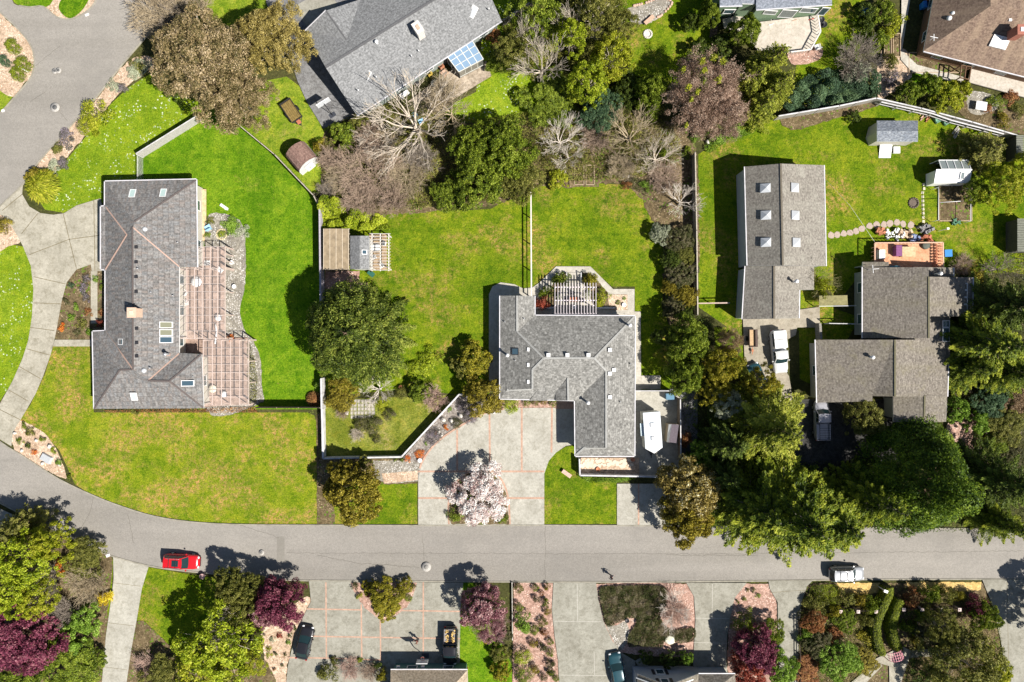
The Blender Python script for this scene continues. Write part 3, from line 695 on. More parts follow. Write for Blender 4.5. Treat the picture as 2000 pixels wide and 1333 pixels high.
def g_trunk(seed, H, r, Cn, n=9):
    rng = random.Random(seed); S = []; top = Vector((0, 0, H * .55))
    S.append((0, 0, -.1, 0, 0, H * .3, r, r * .75)); S.append((0, 0, H * .3, *top, r * .75, r * .45)); S.append((*top, 0, 0, H * .8, r * .45, r * .12))
    for i in rng.sample(range(len(Cn)), min(n, len(Cn))):
        a = Vector((0, 0, H * rng.uniform(.22, .5))); b = Vector(Cn[i]); mid = a.lerp(b, .5) + Vector((0, 0, .15 * H * rng.random() * .4))
        S.append((*a, *mid, r * .35, r * .2)); S.append((*mid, *b, r * .2, r * .05))
    return S
def g_conifer(seed, R, H, zb, whorls, nb, spray, L, Wd, droop=.25, fine=1.0, tipup=.1, amp=.15, power=.85, dens=1.0, lat=.30):
    rng = np.random.default_rng(seed); rg_ = random.Random(seed); P = []; D = []; N = []; T = []; S = []
    f = outline(rng, amp)
    S.append((0, 0, -.1, 0, 0, H * .5, R * .055, R * .035)); S.append((0, 0, H * .5, 0, 0, H * .97, R * .035, .02))
    for w in range(whorls):
        t = (w + .5) / whorls; z = zb + (H - zb) * t; Lb = R * (1 - t) ** power + .25
        k = max(4, int(nb * (1 - t * .55)))
        for j in range(k):
            an = 6.283 * (j + rg_.uniform(-.35, .35)) / k + w * 1.7; Lq = Lb * float(f(np.array(an))) * rg_.uniform(.68, 1.1)
            dx, dy = math.cos(an), math.sin(an); zz = z + rg_.uniform(-.3, .3)
            S.append((0, 0, zz, dx * Lq * .9, dy * Lq * .9, zz - droop * Lq * .8, .05 + Lq * .008, .012))
            m = int(spray * Lq * dens)
            if m < 6: m = 6
            tt = rng.uniform(.12, 1, m) ** .8; side = rng.uniform(-1, 1, m)
            wl = lat * Lq * np.sin(np.clip(tt, 0, 1) * 3.0 + .12) ** .8 * (1 - .3 * tt) + .06
            lx = side * wl; s_ = tt * Lq
            x = dx * s_ - dy * lx; y = dy * s_ + dx * lx
            zc = zz - droop * Lq * tt ** 1.6 - np.abs(lx) * .25 + rng.normal(0, .07 * fine, m) + tipup * Lq * tt ** 4
            P.append(np.stack([x, y, zc], 1))
            fw = np.stack([dx - dy * side * .9, dy + dx * side * .9, np.full(m, -.15)], 1); D.append(fw)
            N.append(np.tile([dx * .35, dy * .35, 1.0], (m, 1)))
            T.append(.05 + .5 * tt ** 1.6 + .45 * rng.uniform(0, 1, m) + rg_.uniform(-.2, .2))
    P, D, N, T = map(np.concatenate, (P, D, N, T)); sz = rng.uniform(.6, 1.3, len(P))
    return leaves(rng, P, N, L * sz, Wd * sz, dirs=D, jit=.7), T, S
LIB = {}
def lib(kind):
    "(crown mesh, trunk mesh, natural R, natural H)"
    if kind in LIB: return LIB[kind]
    k, v = kind[:-1], int(kind[-1]); sd_ = hash_(kind)
    M0 = [F['green']]; B0 = [BK['brown']]
    if k == 'broad': V, T, Cn, lr = g_crown(sd_, 4, 6.5, 1.6, 210, .44, 20000, .24, .14, amp=.16, depth=.5, jit=.9); r = (V, T, g_trunk(sd_, 6.5, .2, Cn), 4, 6.5)
    elif k == 'airy': V, T, Cn, lr = g_crown(sd_, 4, 7, 1.8, 150, .40, 11500, .25, .12, amp=.2, jit=.95, depth=.6); r = (V, T, g_trunk(sd_, 7, .16, Cn, 24), 4, 7)
    elif k == 'big': V, T, Cn, lr = g_crown(sd_, 7.5, 12, 3, 420, .62, 60000, .25, .12, amp=.2, prof='flat', depth=.5, jit=.8); r = (V, T, g_trunk(sd_, 12, .4, Cn, 40), 7.5, 12)
    elif k == 'mass': V, T, Cn, lr = g_crown(sd_, 5, 5, .8, 330, .42, 30000, .22, .14, amp=.22, prof='flat', depth=.25); r = (V, T, g_trunk(sd_, 5, .15, Cn), 5, 5)
    elif k == 'dense': V, T, Cn, lr = g_crown(sd_, 2, 2.4, .35, 90, .25, 7500, .16, .10, amp=.16, prof='ball'); r = (V, T, g_trunk(sd_, 2.4, .08, Cn, 6), 2, 2.4)
    elif k == 'shrub': V, T, Cn, lr = g_crown(sd_, 1.2, 1.1, .15, 16, .36, 2000, .14, .08, amp=.22, prof='ball', jit=.8); r = (V, T, None, 1.2, 1.1)
    elif k == 'ball': V, T, Cn, lr = g_crown(sd_, 1, 1.1, .12, 26, .26, 2400, .085, .05, amp=.05, prof='ball', squash=.8); r = (V, T, None, 1, 1.1)
    elif k == 'tiny': V, T, Cn, lr = g_crown(sd_, .6, .55, .08, 8, .2, 520, .11, .055, amp=.2, prof='ball', jit=.9); r = (V, T, None, .6, .55)
    elif k == 'thuja':
        V, T, Cn, lr = g_crown(sd_, 6.5, 13, .8, 330, .85, 70000, .26, .11, amp=.12, prof='cone', depth=.12, squash=.9, up=.5, jit=.5); r = (V, T, g_trunk(sd_, 13, .4, Cn, 30), 6.5, 13)
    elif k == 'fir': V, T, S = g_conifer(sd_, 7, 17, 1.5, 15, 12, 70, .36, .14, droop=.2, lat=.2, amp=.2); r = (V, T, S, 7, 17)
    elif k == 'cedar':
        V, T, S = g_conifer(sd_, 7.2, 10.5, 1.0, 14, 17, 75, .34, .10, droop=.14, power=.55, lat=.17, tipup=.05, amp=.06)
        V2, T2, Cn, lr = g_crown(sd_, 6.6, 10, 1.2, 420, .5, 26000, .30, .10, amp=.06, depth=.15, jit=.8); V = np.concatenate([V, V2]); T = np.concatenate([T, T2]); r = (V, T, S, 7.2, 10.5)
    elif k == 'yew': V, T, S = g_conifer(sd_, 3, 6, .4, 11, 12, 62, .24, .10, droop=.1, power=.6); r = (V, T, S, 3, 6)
    elif k == 'bare': A, tp = branching(sd_, 5, 8, .24, 6, (5, 4, 3, 3, 2), spread=.8, up=.6, minr=.017, ratio=.7); r = (None, None, A, 5, 8)
    elif k == 'spread': A, tp = branching(sd_, 8.5, 9, .44, 6, (5, 4, 3, 3, 2), spread=.7, up=.45, minr=.022, base=.3, wig=.14); r = (None, None, A, 8.5, 9)
    elif k == 'brush': A, tp = branching(sd_, 2.6, 3, .07, 5, (6, 5, 5, 4), spread=1.0, up=.8, minr=.010, base=.12, multi=3); r = (None, None, A, 2.6, 3)
    elif k == 'budtree':
        A, tp = branching(sd_, 5.5, 7, .22, 5, (6, 5, 5, 4), spread=.9, up=.7, minr=.014)
        rng = np.random.default_rng(sd_); i = rng.integers(0, len(A), 30000); tt = rng.uniform(0, 1, (30000, 1))
        big = A[i][:, 6] < .06; P = (A[i, :3] * (1 - tt) + A[i, 3:6] * tt + rng.normal(0, .16, (30000, 3)))[big]
        V = leaves(rng, P, rng.normal(0, 1, P.shape) + [0, 0, .6], .16, .08, jit=.8); T = rng.uniform(0, 1, len(P))
        V2, T2, Cn, lr = g_crown(sd_, 5.3, 6.9, 2, 260, .45, 26000, .2, .045, amp=.12, depth=.3, jit=.9); V = np.concatenate([V, V2]); T = np.concatenate([T, T2]); r = (V, T, A, 5.5, 7)
    elif k == 'grass':
        rng = np.random.default_rng(sd_); n = 1500; th = rng.uniform(0, 6.283, n); rr = rng.uniform(.1, .95, n) ** .8
        P = np.stack([rr * np.cos(th), rr * np.sin(th), .75 * np.sqrt(1 - rr ** 2 * .9)], 1); D = np.stack([np.cos(th), np.sin(th), -rr * .9], 1)
        V = leaves(rng, P, np.stack([np.cos(th) * rr, np.sin(th) * rr, np.ones(n)], 1), .42, .05, dirs=D, jit=.4); r = (V, rng.uniform(0, 1, n), None, 1, .85)
    V, T, S, R, H = r
    cm = np_mesh('crown_' + kind, V, T, M0) if V is not None else None
    tm = seg_mesh('trunk_' + kind, S, B0) if S is not None else None
    LIB[kind] = (cm, tm, R, H); return LIB[kind]
def hash_(s): return sum((i + 3) * ord(c) * 31 for i, c in enumerate(s)) % 99991
def setm(o, m):
    o.material_slots[0].link = 'OBJECT'; o.material_slots[0].material = m
PK = random.Random(8)
def plant(name, kind, px, py, rpx, h, fol, label, cat='tree', group=None, bk='brown', rz=None, fr=.6, bud=None, sx=1.0):
    "kind of the library, scaled to radius rpx (photo pixels) and height h; px,py = middle of the crown in the photo"
    cm, tm, R0, H0 = lib(kind)
    z = h * fr; k = (1 - z / CAMH) / SC; r = rpx * k; p = W(px, py, z); p.z = 0
    s = r / R0
    o = thing(name, label, cat, p, PK.uniform(0, 6.28) if rz is None else rz, group, sc=(s * sx, s, h / H0))
    if tm:
        t = bpy.data.objects.new('trunk' if cat == 'tree' else 'stem', tm); C.objects.link(t); t.parent = o; setm(t, BK[bk])
        if cm is None and bud:   # a haze of twigs / buds over a bare frame
            pass
    if cm:
        c = bpy.data.objects.new('crown' if cat == 'tree' else 'foliage', cm); C.objects.link(c); c.parent = o; setm(c, F[fol])
    return o
def inpoly(x, y, P):
    c = np.zeros(x.shape, bool); n = len(P)
    for i in range(n):
        (x1, y1), (x2, y2) = P[i], P[i - 1]
        hit = ((y1 > y) != (y2 > y)) & (x < (x2 - x1) * (y - y1) / (y2 - y1 + 1e-12) + x1); c ^= hit
    return c
def cover(name, poly, n, h, L, Wd, fol, label, cat=None, seed=3, lumps=10, kind='stuff', jit=.8, smooth=3, edge=0):
    "leafy mass over a patch of ground: lumpy height, many leaves"
    rng = np.random.default_rng(seed); Pw = [tuple(W(*p))[:2] for p in (catmull(poly, smooth) if smooth else poly)]
    A = np.array(Pw); lo, hi = A.min(0), A.max(0); out = []
    while sum(len(a) for a in out) < n:
        q = rng.uniform(lo, hi, (n * 2, 2)); q = q[inpoly(q[:, 0], q[:, 1], Pw)]; out.append(q)
    q = np.concatenate(out)[:n]
    lc = rng.uniform(lo, hi, (max(4, lumps), 2)); lh = rng.uniform(.35, 1, len(lc))
    d = np.linalg.norm(q[:, None] - lc[None], axis=2); i = d.argmin(1); dm = d.min(1)
    sp = math.sqrt(np.prod(hi - lo) / len(lc)) * .62
    hh = h * lh[i] * np.sqrt(np.maximum(.06, 1 - (dm / sp) ** 2))
    z = hh * (1 - .35 * rng.uniform(0, 1, n) ** 2) + .02 + LAYER[0]
    P = np.stack([q[:, 0], q[:, 1], z], 1); dr = nrm(np.concatenate([(q - lc[i]) / sp, np.full((n, 1), .9)], 1))
    sz = rng.uniform(.6, 1.3, n)
    V = leaves(rng, P, dr, L * sz, Wd * sz, jit=jit); T = .5 * rng.uniform(0, 1, n) + .5 * rng.uniform(0, 1, len(lc))[i]
    c0 = A.mean(0); V = V - np.array([c0[0], c0[1], 0])
    me = np_mesh(name, V, T, [F[fol]]); o = bpy.data.objects.new(name, me); C.objects.link(o); o.location = (c0[0], c0[1], 0)
    settag(o, label, cat, None, kind); return o
# ================================================================ buildings
RM = {
 'A': roof_mat('shingles_weathered', [(.115,.11,.105),(.205,.185,.17),(.175,.177,.18),(.265,.25,.235),(.14,.142,.145),(.225,.19,.17),(.205,.21,.215)], (.10,.085,.08), bw=.24, bh=.62),
 'B': roof_mat('shingles_blue_grey', [(.165,.168,.17),(.22,.224,.228),(.26,.264,.268),(.195,.198,.202)], (.13,.135,.14), bw=.3, bh=.3),
 'C': roof_mat('shingles_grey', [(.13,.128,.12),(.255,.25,.235),(.175,.172,.16),(.35,.345,.325),(.225,.22,.205)], (.10,.10,.10), bw=.3, bh=.28),
 'D': roof_mat('shingles_old_tan', [(.17,.155,.135),(.24,.22,.195),(.29,.27,.235),(.20,.185,.16)], (.10,.08,.065), moss=(.36,.35,.30), bw=.3, bh=.17, streak=.3),
 'E': roof_mat('shingles_old_grey', [(.135,.12,.105),(.205,.185,.16),(.27,.245,.21),(.17,.15,.13)], (.08,.065,.05), moss=(.21,.19,.12), bw=.3, bh=.19, streak=.25, off=7),
 'F': roof_mat('shingles_brown', [(.145,.10,.08),(.20,.145,.11),(.25,.185,.14),(.17,.12,.092)], (.12,.08,.06), moss=(.36,.27,.19), bw=.3, bh=.17, streak=.55),
 'G': roof_mat('shingles_slate', [(.15,.17,.20),(.20,.22,.26),(.25,.27,.31)], (.10,.11,.13)),
 'H': roof_mat('shingles_tan', [(.30,.24,.17),(.37,.30,.22),(.43,.36,.27)], (.2,.15,.1)),
 'S': roof_mat('shingles_shed', [(.10,.12,.15),(.22,.24,.28),(.16,.18,.21),(.33,.35,.38)], (.07,.08,.1), bw=.3, bh=.13),
}
WHT = plain('white_paint', (.78,.78,.78), .5, .4, var=.06)
GUT = plain('gutter_white', (.62,.61,.64), .5, .4, var=.2, scale=1.2)
METAL = plain('vent_metal', (.55,.56,.58), .4, .5, .6, var=.1)
DARK = plain('dark_metal', (.03,.03,.035), .5, .4, var=.2)
COPPER = plain('valley_flashing', (.42,.29,.235), .6, .3, var=.15)
RIDGE = {k: None for k in RM}
def siding(name, c, step=.2, d=.7):
    t = NT(name, .7, .25); sp = t.n('ShaderNodeSeparateXYZ'); t.l(t.tc(), sp.inputs[0])
    m = t.n('ShaderNodeMath', operation='DIVIDE'); t.l(sp.outputs[2], m.inputs[0]); m.inputs[1].default_value = step
    f = t.n('ShaderNodeMath', operation='FRACT'); t.l(m.outputs[0], f.inputs[0])
    cc = c4(c)[:3]; a = t.ramp(t.noise(1.5, 4), [(.3, tuple(x * .85 for x in cc)), (.7, cc)])
    t.col(t.mix(t.mul(t.mask(f.outputs[0], .15, .0), .6), a, tuple(x * .4 for x in cc))); t.bump(f.outputs[0], .4, .02); return t.m
WM = {'cream': siding('wall_cream', (.55,.52,.45)), 'white': siding('wall_white', (.7,.7,.68)), 'bluegrey': siding('wall_blue_grey', (.33,.38,.42)), 'greygreen': siding('wall_grey_green', (.30,.34,.32)),
      'sage': siding('wall_sage', (.17,.25,.16)), 'teal': siding('wall_teal', (.10,.20,.19)), 'brown': siding('wall_brown', (.22,.13,.08)), 'lightblue': siding('wall_light_blue', (.42,.46,.52)), 'tan': siding('wall_tan', (.38,.32,.24))}
def inset(poly, d):
    n = len(poly); a = sum(poly[i].x * poly[(i + 1) % n].y - poly[(i + 1) % n].x * poly[i].y for i in range(n)); s = 1 if a > 0 else -1
    out = []
    for i in range(n):
        p = poly[i]; e1 = Vector((p.x - poly[i - 1].x, p.y - poly[i - 1].y, 0)).normalized(); e2 = Vector((poly[(i + 1) % n].x - p.x, poly[(i + 1) % n].y - p.y, 0)).normalized()
        n1 = Vector((-e1.y, e1.x, 0)) * s; n2 = Vector((-e2.y, e2.x, 0)) * s; b = n1 + n2
        k = b.length_squared / 2
        out.append(Vector((p.x, p.y, p.z)) + (b / max(.35, k)) * d if k > .05 else Vector((p.x, p.y, p.z)))
    return out
def windows(root, items, gl=None):
    "items: (centre, width, height, normal rz)"
    for c, w, h, rz in items:
        m = MB(); M = Matrix.Rotation(rz, 3, 'Z')
        for dx, dz, sx, sz in ((0, h / 2, w + .16, .09), (0, -h / 2, w + .16, .09), (-w / 2, 0, .08, h), (w / 2, 0, .08, h)):
            v = M @ Vector((dx, .03, 0)); m.box((c[0] + v.x, c[1] + v.y, c[2] + dz), (sx, .08, sz), rz)
        f_ = part(m, 'window', WHT, root); v = M @ Vector((0, .03, 0)); g = MB(); g.box((c[0] + v.x, c[1] + v.y, c[2]), (w, .03, h), rz); part(g, 'pane', gl or GLS, f_)
def roof_block(root, outline, faces, rmat, wmat, over=.45, gut=None, th=.16, gable=(), dz=0.0, walls=True):
    """outline: eave/rake corners (px,py,z) seen in the photo; faces: lists of (px,py,z)"""
    mb = MB()
    for f in faces:
        v = [W(*p) for p in f]; n = Vector((0, 0, 0))
        for i in range(len(v)): n += (v[i] - v[0]).cross(v[(i + 1) % len(v)] - v[0])
        if n.z < 0: v = v[::-1]
        tr = [tuple(t) for t in tessellate_polygon([v])]
        tr = [t if (v[t[1]] - v[t[0]]).cross(v[t[2]] - v[t[0]]).z > 0 else t[::-1] for t in tr]
        mb.cur = 0; mb.add(v, tr); mb.cur = 1; mb.add([p - Vector((0, 0, th)) for p in v], [t[::-1] for t in tr])
    ow = [W(*p) for p in outline]; n = len(ow)
    a = sum(ow[i].x * ow[(i + 1) % n].y - ow[(i + 1) % n].x * ow[i].y for i in range(n))
    if a < 0: ow = ow[::-1]
    mb.cur = 1
    for i in range(n):
        p, q = ow[i], ow[(i + 1) % n]; d = Vector((0, 0, th)); mb.add([p - d, q - d, q, p], [(0, 1, 2, 3)])
    r = part(mb, 'roof', [rmat, WHT], root, uv=True)
    if walls:
        iw = inset(ow, over); mw = MB()
        for i in range(n):
            p, q = iw[i], iw[(i + 1) % n]; zt = th + .02
            mw.add([(p.x, p.y, 0), (q.x, q.y, 0), (q.x, q.y, q.z - zt), (p.x, p.y, p.z - zt)], [(0, 1, 2, 3)])
        part(mw, 'wall', wmat, root)
        if root.get('category') == 'house' and root.name not in ('house.003', 'house.006', 'house.008'):
            for i in range(n):
                p, q = iw[i], iw[(i + 1) % n]; d = Vector((q.x - p.x, q.y - p.y, 0)); L = d.length
                if L < 3.2: continue
                d /= L; k = max(1, int(L / 3.6))
                windows(root, [((p.x + d.x * L * (j + .5) / k, p.y + d.y * L * (j + .5) / k, 1.45), 1.25, 1.0, math.atan2(-d.x, d.y) - math.pi / 2) for j in range(k)])
    if gable:
        mg = MB()
        for f in gable: mg.add([W(*p) for p in f], [tuple(range(len(f)))])
        part(mg, 'gable_wall', wmat, root)
    if gut is not None:
        for (i, j) in gut:
            mg = MB()
            p, q = W(*outline[i]), W(*outline[j]); dd = (q - p).normalized(); c = Vector((0, 0, 0))
            for w_ in ow: c += w_ / n
            nn = Vector((-dd.y, dd.x, 0)); mid = (p + q) / 2
            # outward side: test a point just outside
            t1 = mid + nn * .3; ins = inpoly(np.array([t1.x]), np.array([t1.y]), [(w_.x, w_.y) for w_ in ow])[0]
            nn = -nn if ins else nn
            o_ = nn * .07 - Vector((0, 0, .035)); mg.bar(p + o_, q + o_, .11, .12); part(mg, 'gutter', GUT, root)
    return r
def caps(root, segs, mat, w=.26, name='ridge_cap', h=.03):
    for p, q in segs:
        mb = MB(); p = W(*p); q = W(*q); up = Vector((0, 0, h)); mb.bar(p + up, q + up, w, .035); part(mb, name, mat, root)
def skylight(root, px, py, z, w, l, rot=0, slope=(0, 0), gl=None, frame=None, name='skylight'):
    c = W(px, py, z); M = Matrix.Rotation(rot, 3, 'Z')
    def pl(x, y, dz): v = M @ Vector((x, y, 0)); return (c.x + v.x, c.y + v.y, z + dz + v.x * slope[0] + v.y * slope[1])
    m = MB(); t = .07; hw, hl = w / 2, l / 2
    for (x0, x1, y0, y1) in ((-hw, hw, -hl, -hl + t), (-hw, hw, hl - t, hl), (-hw, -hw + t, -hl + t, hl - t), (hw - t, hw, -hl + t, hl - t)):
        vs = [pl(x, y, dz) for dz in (-.05, .13) for x, y in ((x0, y0), (x1, y0), (x1, y1), (x0, y1))]
        m.add(vs, [(3, 2, 1, 0), (4, 5, 6, 7), (0, 1, 5, 4), (1, 2, 6, 5), (2, 3, 7, 6), (3, 0, 4, 7)])
    s = part(m, name, frame or WHT, root)
    g = MB(); g.add([pl(-hw + t, -hl + t, .1), pl(hw - t, -hl + t, .1), pl(hw - t, hl - t, .1), pl(-hw + t, hl - t, .1)], [(0, 1, 2, 3)])
    part(g, 'pane', gl or GLS, s); return s
GLS = glass('glass_dark', (.05,.09,.10)); GLP = glass('glass_pale', (.45,.58,.55), .15); GLB = glass('glass_blue', (.05,.09,.12), .12); GLW = glass('glass_white', (.52,.54,.56), .35); GLY = glass('glass_yellowish', (.22,.22,.15), .2); GLC = glass('glass_solarium', (.20,.30,.42), .12)
def vent(root, px, py, z, kind='pipe', mat=None):
    c = W(px, py, z); m = MB()
    if kind == 'pipe': m.cyl((c.x, c.y, z - .15), .07, .45, 10); nm = 'vent_pipe'
    elif kind == 'flue': m.cyl((c.x, c.y, z - .3), .13, 1.25, 12); m.lathe((c.x, c.y, z + .98), [(.24, 0), (.24, .08), (.02, .2)], 12); nm = 'flue'
    elif kind == 'box': m.box((c.x, c.y, z + .08), (.4, .4, .26)); m.box((c.x, c.y, z + .225), (.46, .46, .035)); nm = 'vent_box'
    elif kind == 'dome': m.lathe((c.x, c.y, z - .1), [(.3, 0), (.3, .16), (.27, .26), (.16, .36), (.02, .4)], 14); nm = 'sun_tunnel'
    elif kind == 'low': m.box((c.x, c.y, z + .02), (.36, .36, .16)); nm = 'vent_box'
    return part(m, nm, mat or METAL, root)
def chimney(root, px0, py0, px1, py1, zt, zb, mat, cap=None, name='chimney', rz=0):
    a = W(px0, py0, zt); b = W(px1, py1, zt); c = (a + b) / 2; sx, sy = abs(b.x - a.x), abs(b.y - a.y)
    m = MB(); m.box((c.x, c.y, (zt + zb) / 2), (sx * .88, sy * .88, zt - zb), rz); m.box((c.x, c.y, zt), (sx, sy, .12), rz); m.cur = 1
    m.box((c.x, c.y, zt + .09), (sx * .4, sy * .4, .1), rz)
    return part(m, name, [mat, cap or DARK], root)
def house(label, px, py): return thing('house', label, 'house', tuple(W(px, py, 0)))
# ---- A: long hip-roofed house on the left
E = 2.9; Rg = 5.1
A = house('long hip-roofed house with mottled brown-grey shingles and pink valley lines', 290, 580)
oA = [(205,355,E),(383,351,E),(385,522,E),(350,522,E),(350,690,E),(394,692,E),(398,798,E),(184,799,E),(181,648,E),(206,647,E),(206,527,E),(197,526,E),(197,404,E),(205,403,E)]
fA = [[(205,355,E),(383,351,E),(262,434,Rg)], [(205,355,E),(262,434,Rg),(259,444,Rg),(248,459,4.6),(207,405,2.97),(205,403,E)],
      [(383,351,E),(385,522,E),(262,438,Rg),(262,434,Rg)], [(385,522,E),(350,522,E),(259,444,Rg),(262,438,Rg)], [(262,434,Rg),(262,438,Rg),(259,444,Rg)],
      [(259,444,Rg),(350,522,E),(350,690,E),(289,744,4.39),(260,722,Rg)], [(197,404,E),(205,403,E),(207,405,2.97),(248,459,4.6),(206,527,2.92),(197,526,E)],
      [(248,459,4.6),(259,444,Rg),(260,722,Rg),(206,647,2.92),(206,527,2.92)], [(181,648,E),(206,647,3.0),(260,722,Rg)], [(181,648,E),(260,722,Rg),(234,723,4.75)], [(181,648,E),(234,723,4.75),(184,799,E)],
      [(184,799,E),(234,723,4.75),(260,722,Rg),(289,744,4.42),(331,745,4.46),(398,798,E)], [(289,744,4.4),(350,690,E),(394,692,E),(331,745,4.46)], [(394,692,E),(398,798,E),(331,745,4.46)]]
roof_block(A, oA, fA, RM['A'], WM['cream'], gut=[(0,1),(1,2),(8,7),(9,8),(9,10),(11,10),(12,11),(12,13),(13,0)])
caps(A, [((207,405,2.97),(248,459,4.6)),((248,459,4.6),(206,527,2.95)),((259,444,Rg),(350,521,E)),((206,648,2.92),(260,722,Rg)),((350,691,E),(289,744,4.4))], COPPER, .16, 'valley_flashing')
RGA = plain('ridge_dark', (.12,.10,.095), .9); caps(A, [((259,444,Rg),(260,722,Rg)),((383,352,E),(262,434,Rg)),((184,799,E),(234,723,4.75)),((234,723,4.75),(260,722,Rg)),((331,745,4.46),(289,744,4.42)),((331,745,4.46),(394,692,E)),((331,745,4.46),(397,797,E))], RGA, .2)
chimney(A, 248, 601, 266, 621, 6.2, 4.4, plain('chimney_peach', (.62,.44,.33), .8, var=.12), plain('cap_peach', (.7,.55,.42), .7))
for px, py, z, w, l, g, sl in ((259,378,3.55,.75,1.1,GLP,(0,-.4)),(319,377,3.55,.75,1.1,GLP,(0,-.4)),(325,635,3.55,1.4,.8,GLY,(-.34,0)),(325,650,3.55,1.4,.8,GLY,(-.34,0)),(325,664,3.55,1.4,.8,GLB,(-.34,0)),(236,668,4.0,.8,.75,GLS,(.5,0)),(262,775,3.7,.75,1.0,GLP,(0,.42)),(367,749,3.7,1.4,.75,GLB,(-.3,0))):
    skylight(A, px, py, z, w, l, slope=sl, gl=g)
for px, py, z, k in ((283,448,4.7,'dome'),(281,724,4.6,'dome'),(266,483,5.0,'low'),(266,512,5.0,'low'),(266,541,5.0,'low'),(266,570,5.0,'low'),(267,642,5.0,'low'),(267,670,5.0,'low'),(267,696,5.0,'low'),(270,525,5.0,'pipe'),(296,571,4.3,'pipe'),(348,474,3.6,'pipe'),(339,578,3.3,'pipe'),(294,719,4.5,'pipe'),(378,736,3.3,'pipe')):
    vent(A, px, py, z, k, DARK if k == 'low' else (GLW if k == 'dome' else None))
vent(A, 330, 692, 3.5, 'flue'); m = MB(); c = W(327, 693, 3.5); m.box((c.x, c.y, 3.5), (.7, .35, .12)); part(m, 'flashing', COPPER, A)
# ---- C: central house
E = 3.0
Cc = house('L-shaped central house with speckled grey shingles and pale ridges', 1110, 720)
oC = [(977,578,E),(1010,578,3.9),(1044,578,E),(1044,617,E),(1240,618,E),(1239,891,E),(1124,891,E),(1123,782,E),(977,779,E)]
fC = [[(977,578,E),(1010,578,3.9),(1010,648,3.9),(1062,700,5.27),(1040,722,4.7),(1040,760,4.7),(990,762,3.38),(977,779,E)], [(1010,578,3.9),(1044,578,E),(1044,617,E),(1010,648,3.9)],
      [(1044,617,E),(1240,618,E),(1161,700,5.2),(1062,700,5.27),(1010,648,3.9)], [(1240,618,E),(1239,891,E),(1224,876,3.43),(1184,875,4.5),(1184,725,4.58),(1161,700,5.2)],
      [(1062,700,5.27),(1161,700,5.2),(1184,725,4.58),(1139,769,3.38),(1123,782,E),(1034,781,E),(1040,760,3.6),(1040,722,4.7)], [(1124,783,E),(1124,891,E),(1141,875,3.43),(1184,875,4.5),(1184,725,4.58),(1139,769,3.38)],
      [(1124,891,E),(1239,891,E),(1224,876,3.43),(1141,875,3.43)], [(977,779,E),(1034,781,E),(1040,760,3.6),(990,762,3.38)], [(1141,875,3.43),(1224,876,3.43),(1184,875,4.5)],
      [(1085,766,3.43),(1109,739,4.28),(1110,783,4.1),(1085,783,3.25)], [(1109,739,4.28),(1139,768,3.45),(1139,783,3.25),(1110,783,4.1)],
      [(1034,783,E+.05),(1052,760,3.62),(1068,760,3.62),(1069,783,3.3)]]
roof_block(Cc, oC, fC, RM['C'], WM['white'], gut=[(0,8),(2,3),(3,4),(4,5),(5,6),(6,7),(8,7)],
  gable=[[(990,762,3.35),(1040,761,3.5),(1040,760,4.7)], [(1085,783,2.95),(1139,783,2.95),(1139,783,3.25),(1110,783,4.1),(1085,783,3.25)]])
RGC = plain('ridge_pale', (.33,.33,.315), .9, var=.2)
caps(Cc, [((1010,578,3.9),(1010,648,3.9)),((1010,648,3.9),(1062,700,5.27)),((1062,700,5.27),(1161,700,5.2)),((1161,700,5.2),(1239,619,E)),((1161,700,5.2),(1184,725,4.58)),((1184,725,4.58),(1184,875,4.5)),((1062,700,5.27),(1040,722,4.7)),((1040,722,4.7),(1040,760,4.7)),((1124,890,E),(1141,875,3.43)),((1239,890,E),(1224,876,3.43)),((1109,739,4.28),(1110,783,4.1)),((1141,875,3.45),(1184,875,3.45)),((990,762,3.4),(1036,761,3.6))], RGC, .24)
for px, py, z in ((1033,683,4.3),(1033,713,4.3),(1033,746,4.3),(1071,694,5.15),(1108,694,5.15),(1149,694,5.1),(1191,684,4.5),(1199,723,4.2),(1191,730,4.4),(1191,776,4.4)): vent(Cc, px, py, z, 'box', WHT)
for px, py, z in ((1024,623,3.6),(986,629,3.3),(1231,711,3.3),(1211,785,3.8),(1006,704,3.7)): vent(Cc, px, py, z, 'pipe')
vent(Cc, 991, 694, 3.4, 'flue', WHT); vent(Cc, 1228, 636, 3.5, 'flue', WHT); vent(Cc, 1147, 786, 3.6, 'flue', WHT)
skylight(Cc, 1006, 687, 3.8, .85, .85, slope=(.3, 0), gl=GLB, frame=DARK)
# ---- B: top centre house
Bh = house('blue-grey roofed house with a glass porch at the top of the photo', 790, 60)
RgB = 5.4; eS = 2.8
def ext(p, q, k, z=None): return (p[0] + (q[0] - p[0]) * k, p[1] + (q[1] - p[1]) * k, p[2] if z is None else z)
r0 = (636,132,RgB); r1 = (936,-56,RgB); s0 = (697,226,eS); s1 = (980,41,eS)
n0 = (596,61,3.5); n1 = (637,21,4.85); n2 = (677,78,4.86); n3 = (704,-1,3.62); n4 = (880,-150,3.3); n5=(660,-40,4.85); n6=(780,-110,3.3)
oB = [r0,s0,s1,r1,(n4[0],n4[1],3.4),n3,n1,n0]
roof_block(Bh, oB, [[r0,s0,s1,r1],[r0,r1,n4,n3,n2],[r0,n2,n0],[n0,n1,n2],[n1,n2,n3]], RM['B'], WM['greygreen'], gut=[(1,2),(7,6)])
caps(Bh, [(r0, r1)], plain('ridge_slate', (.12,.12,.125), .9), .3); caps(Bh, [(n1, n2)], plain('ridge_slate', (.12,.12,.125), .9), .15, 'hip_cap')
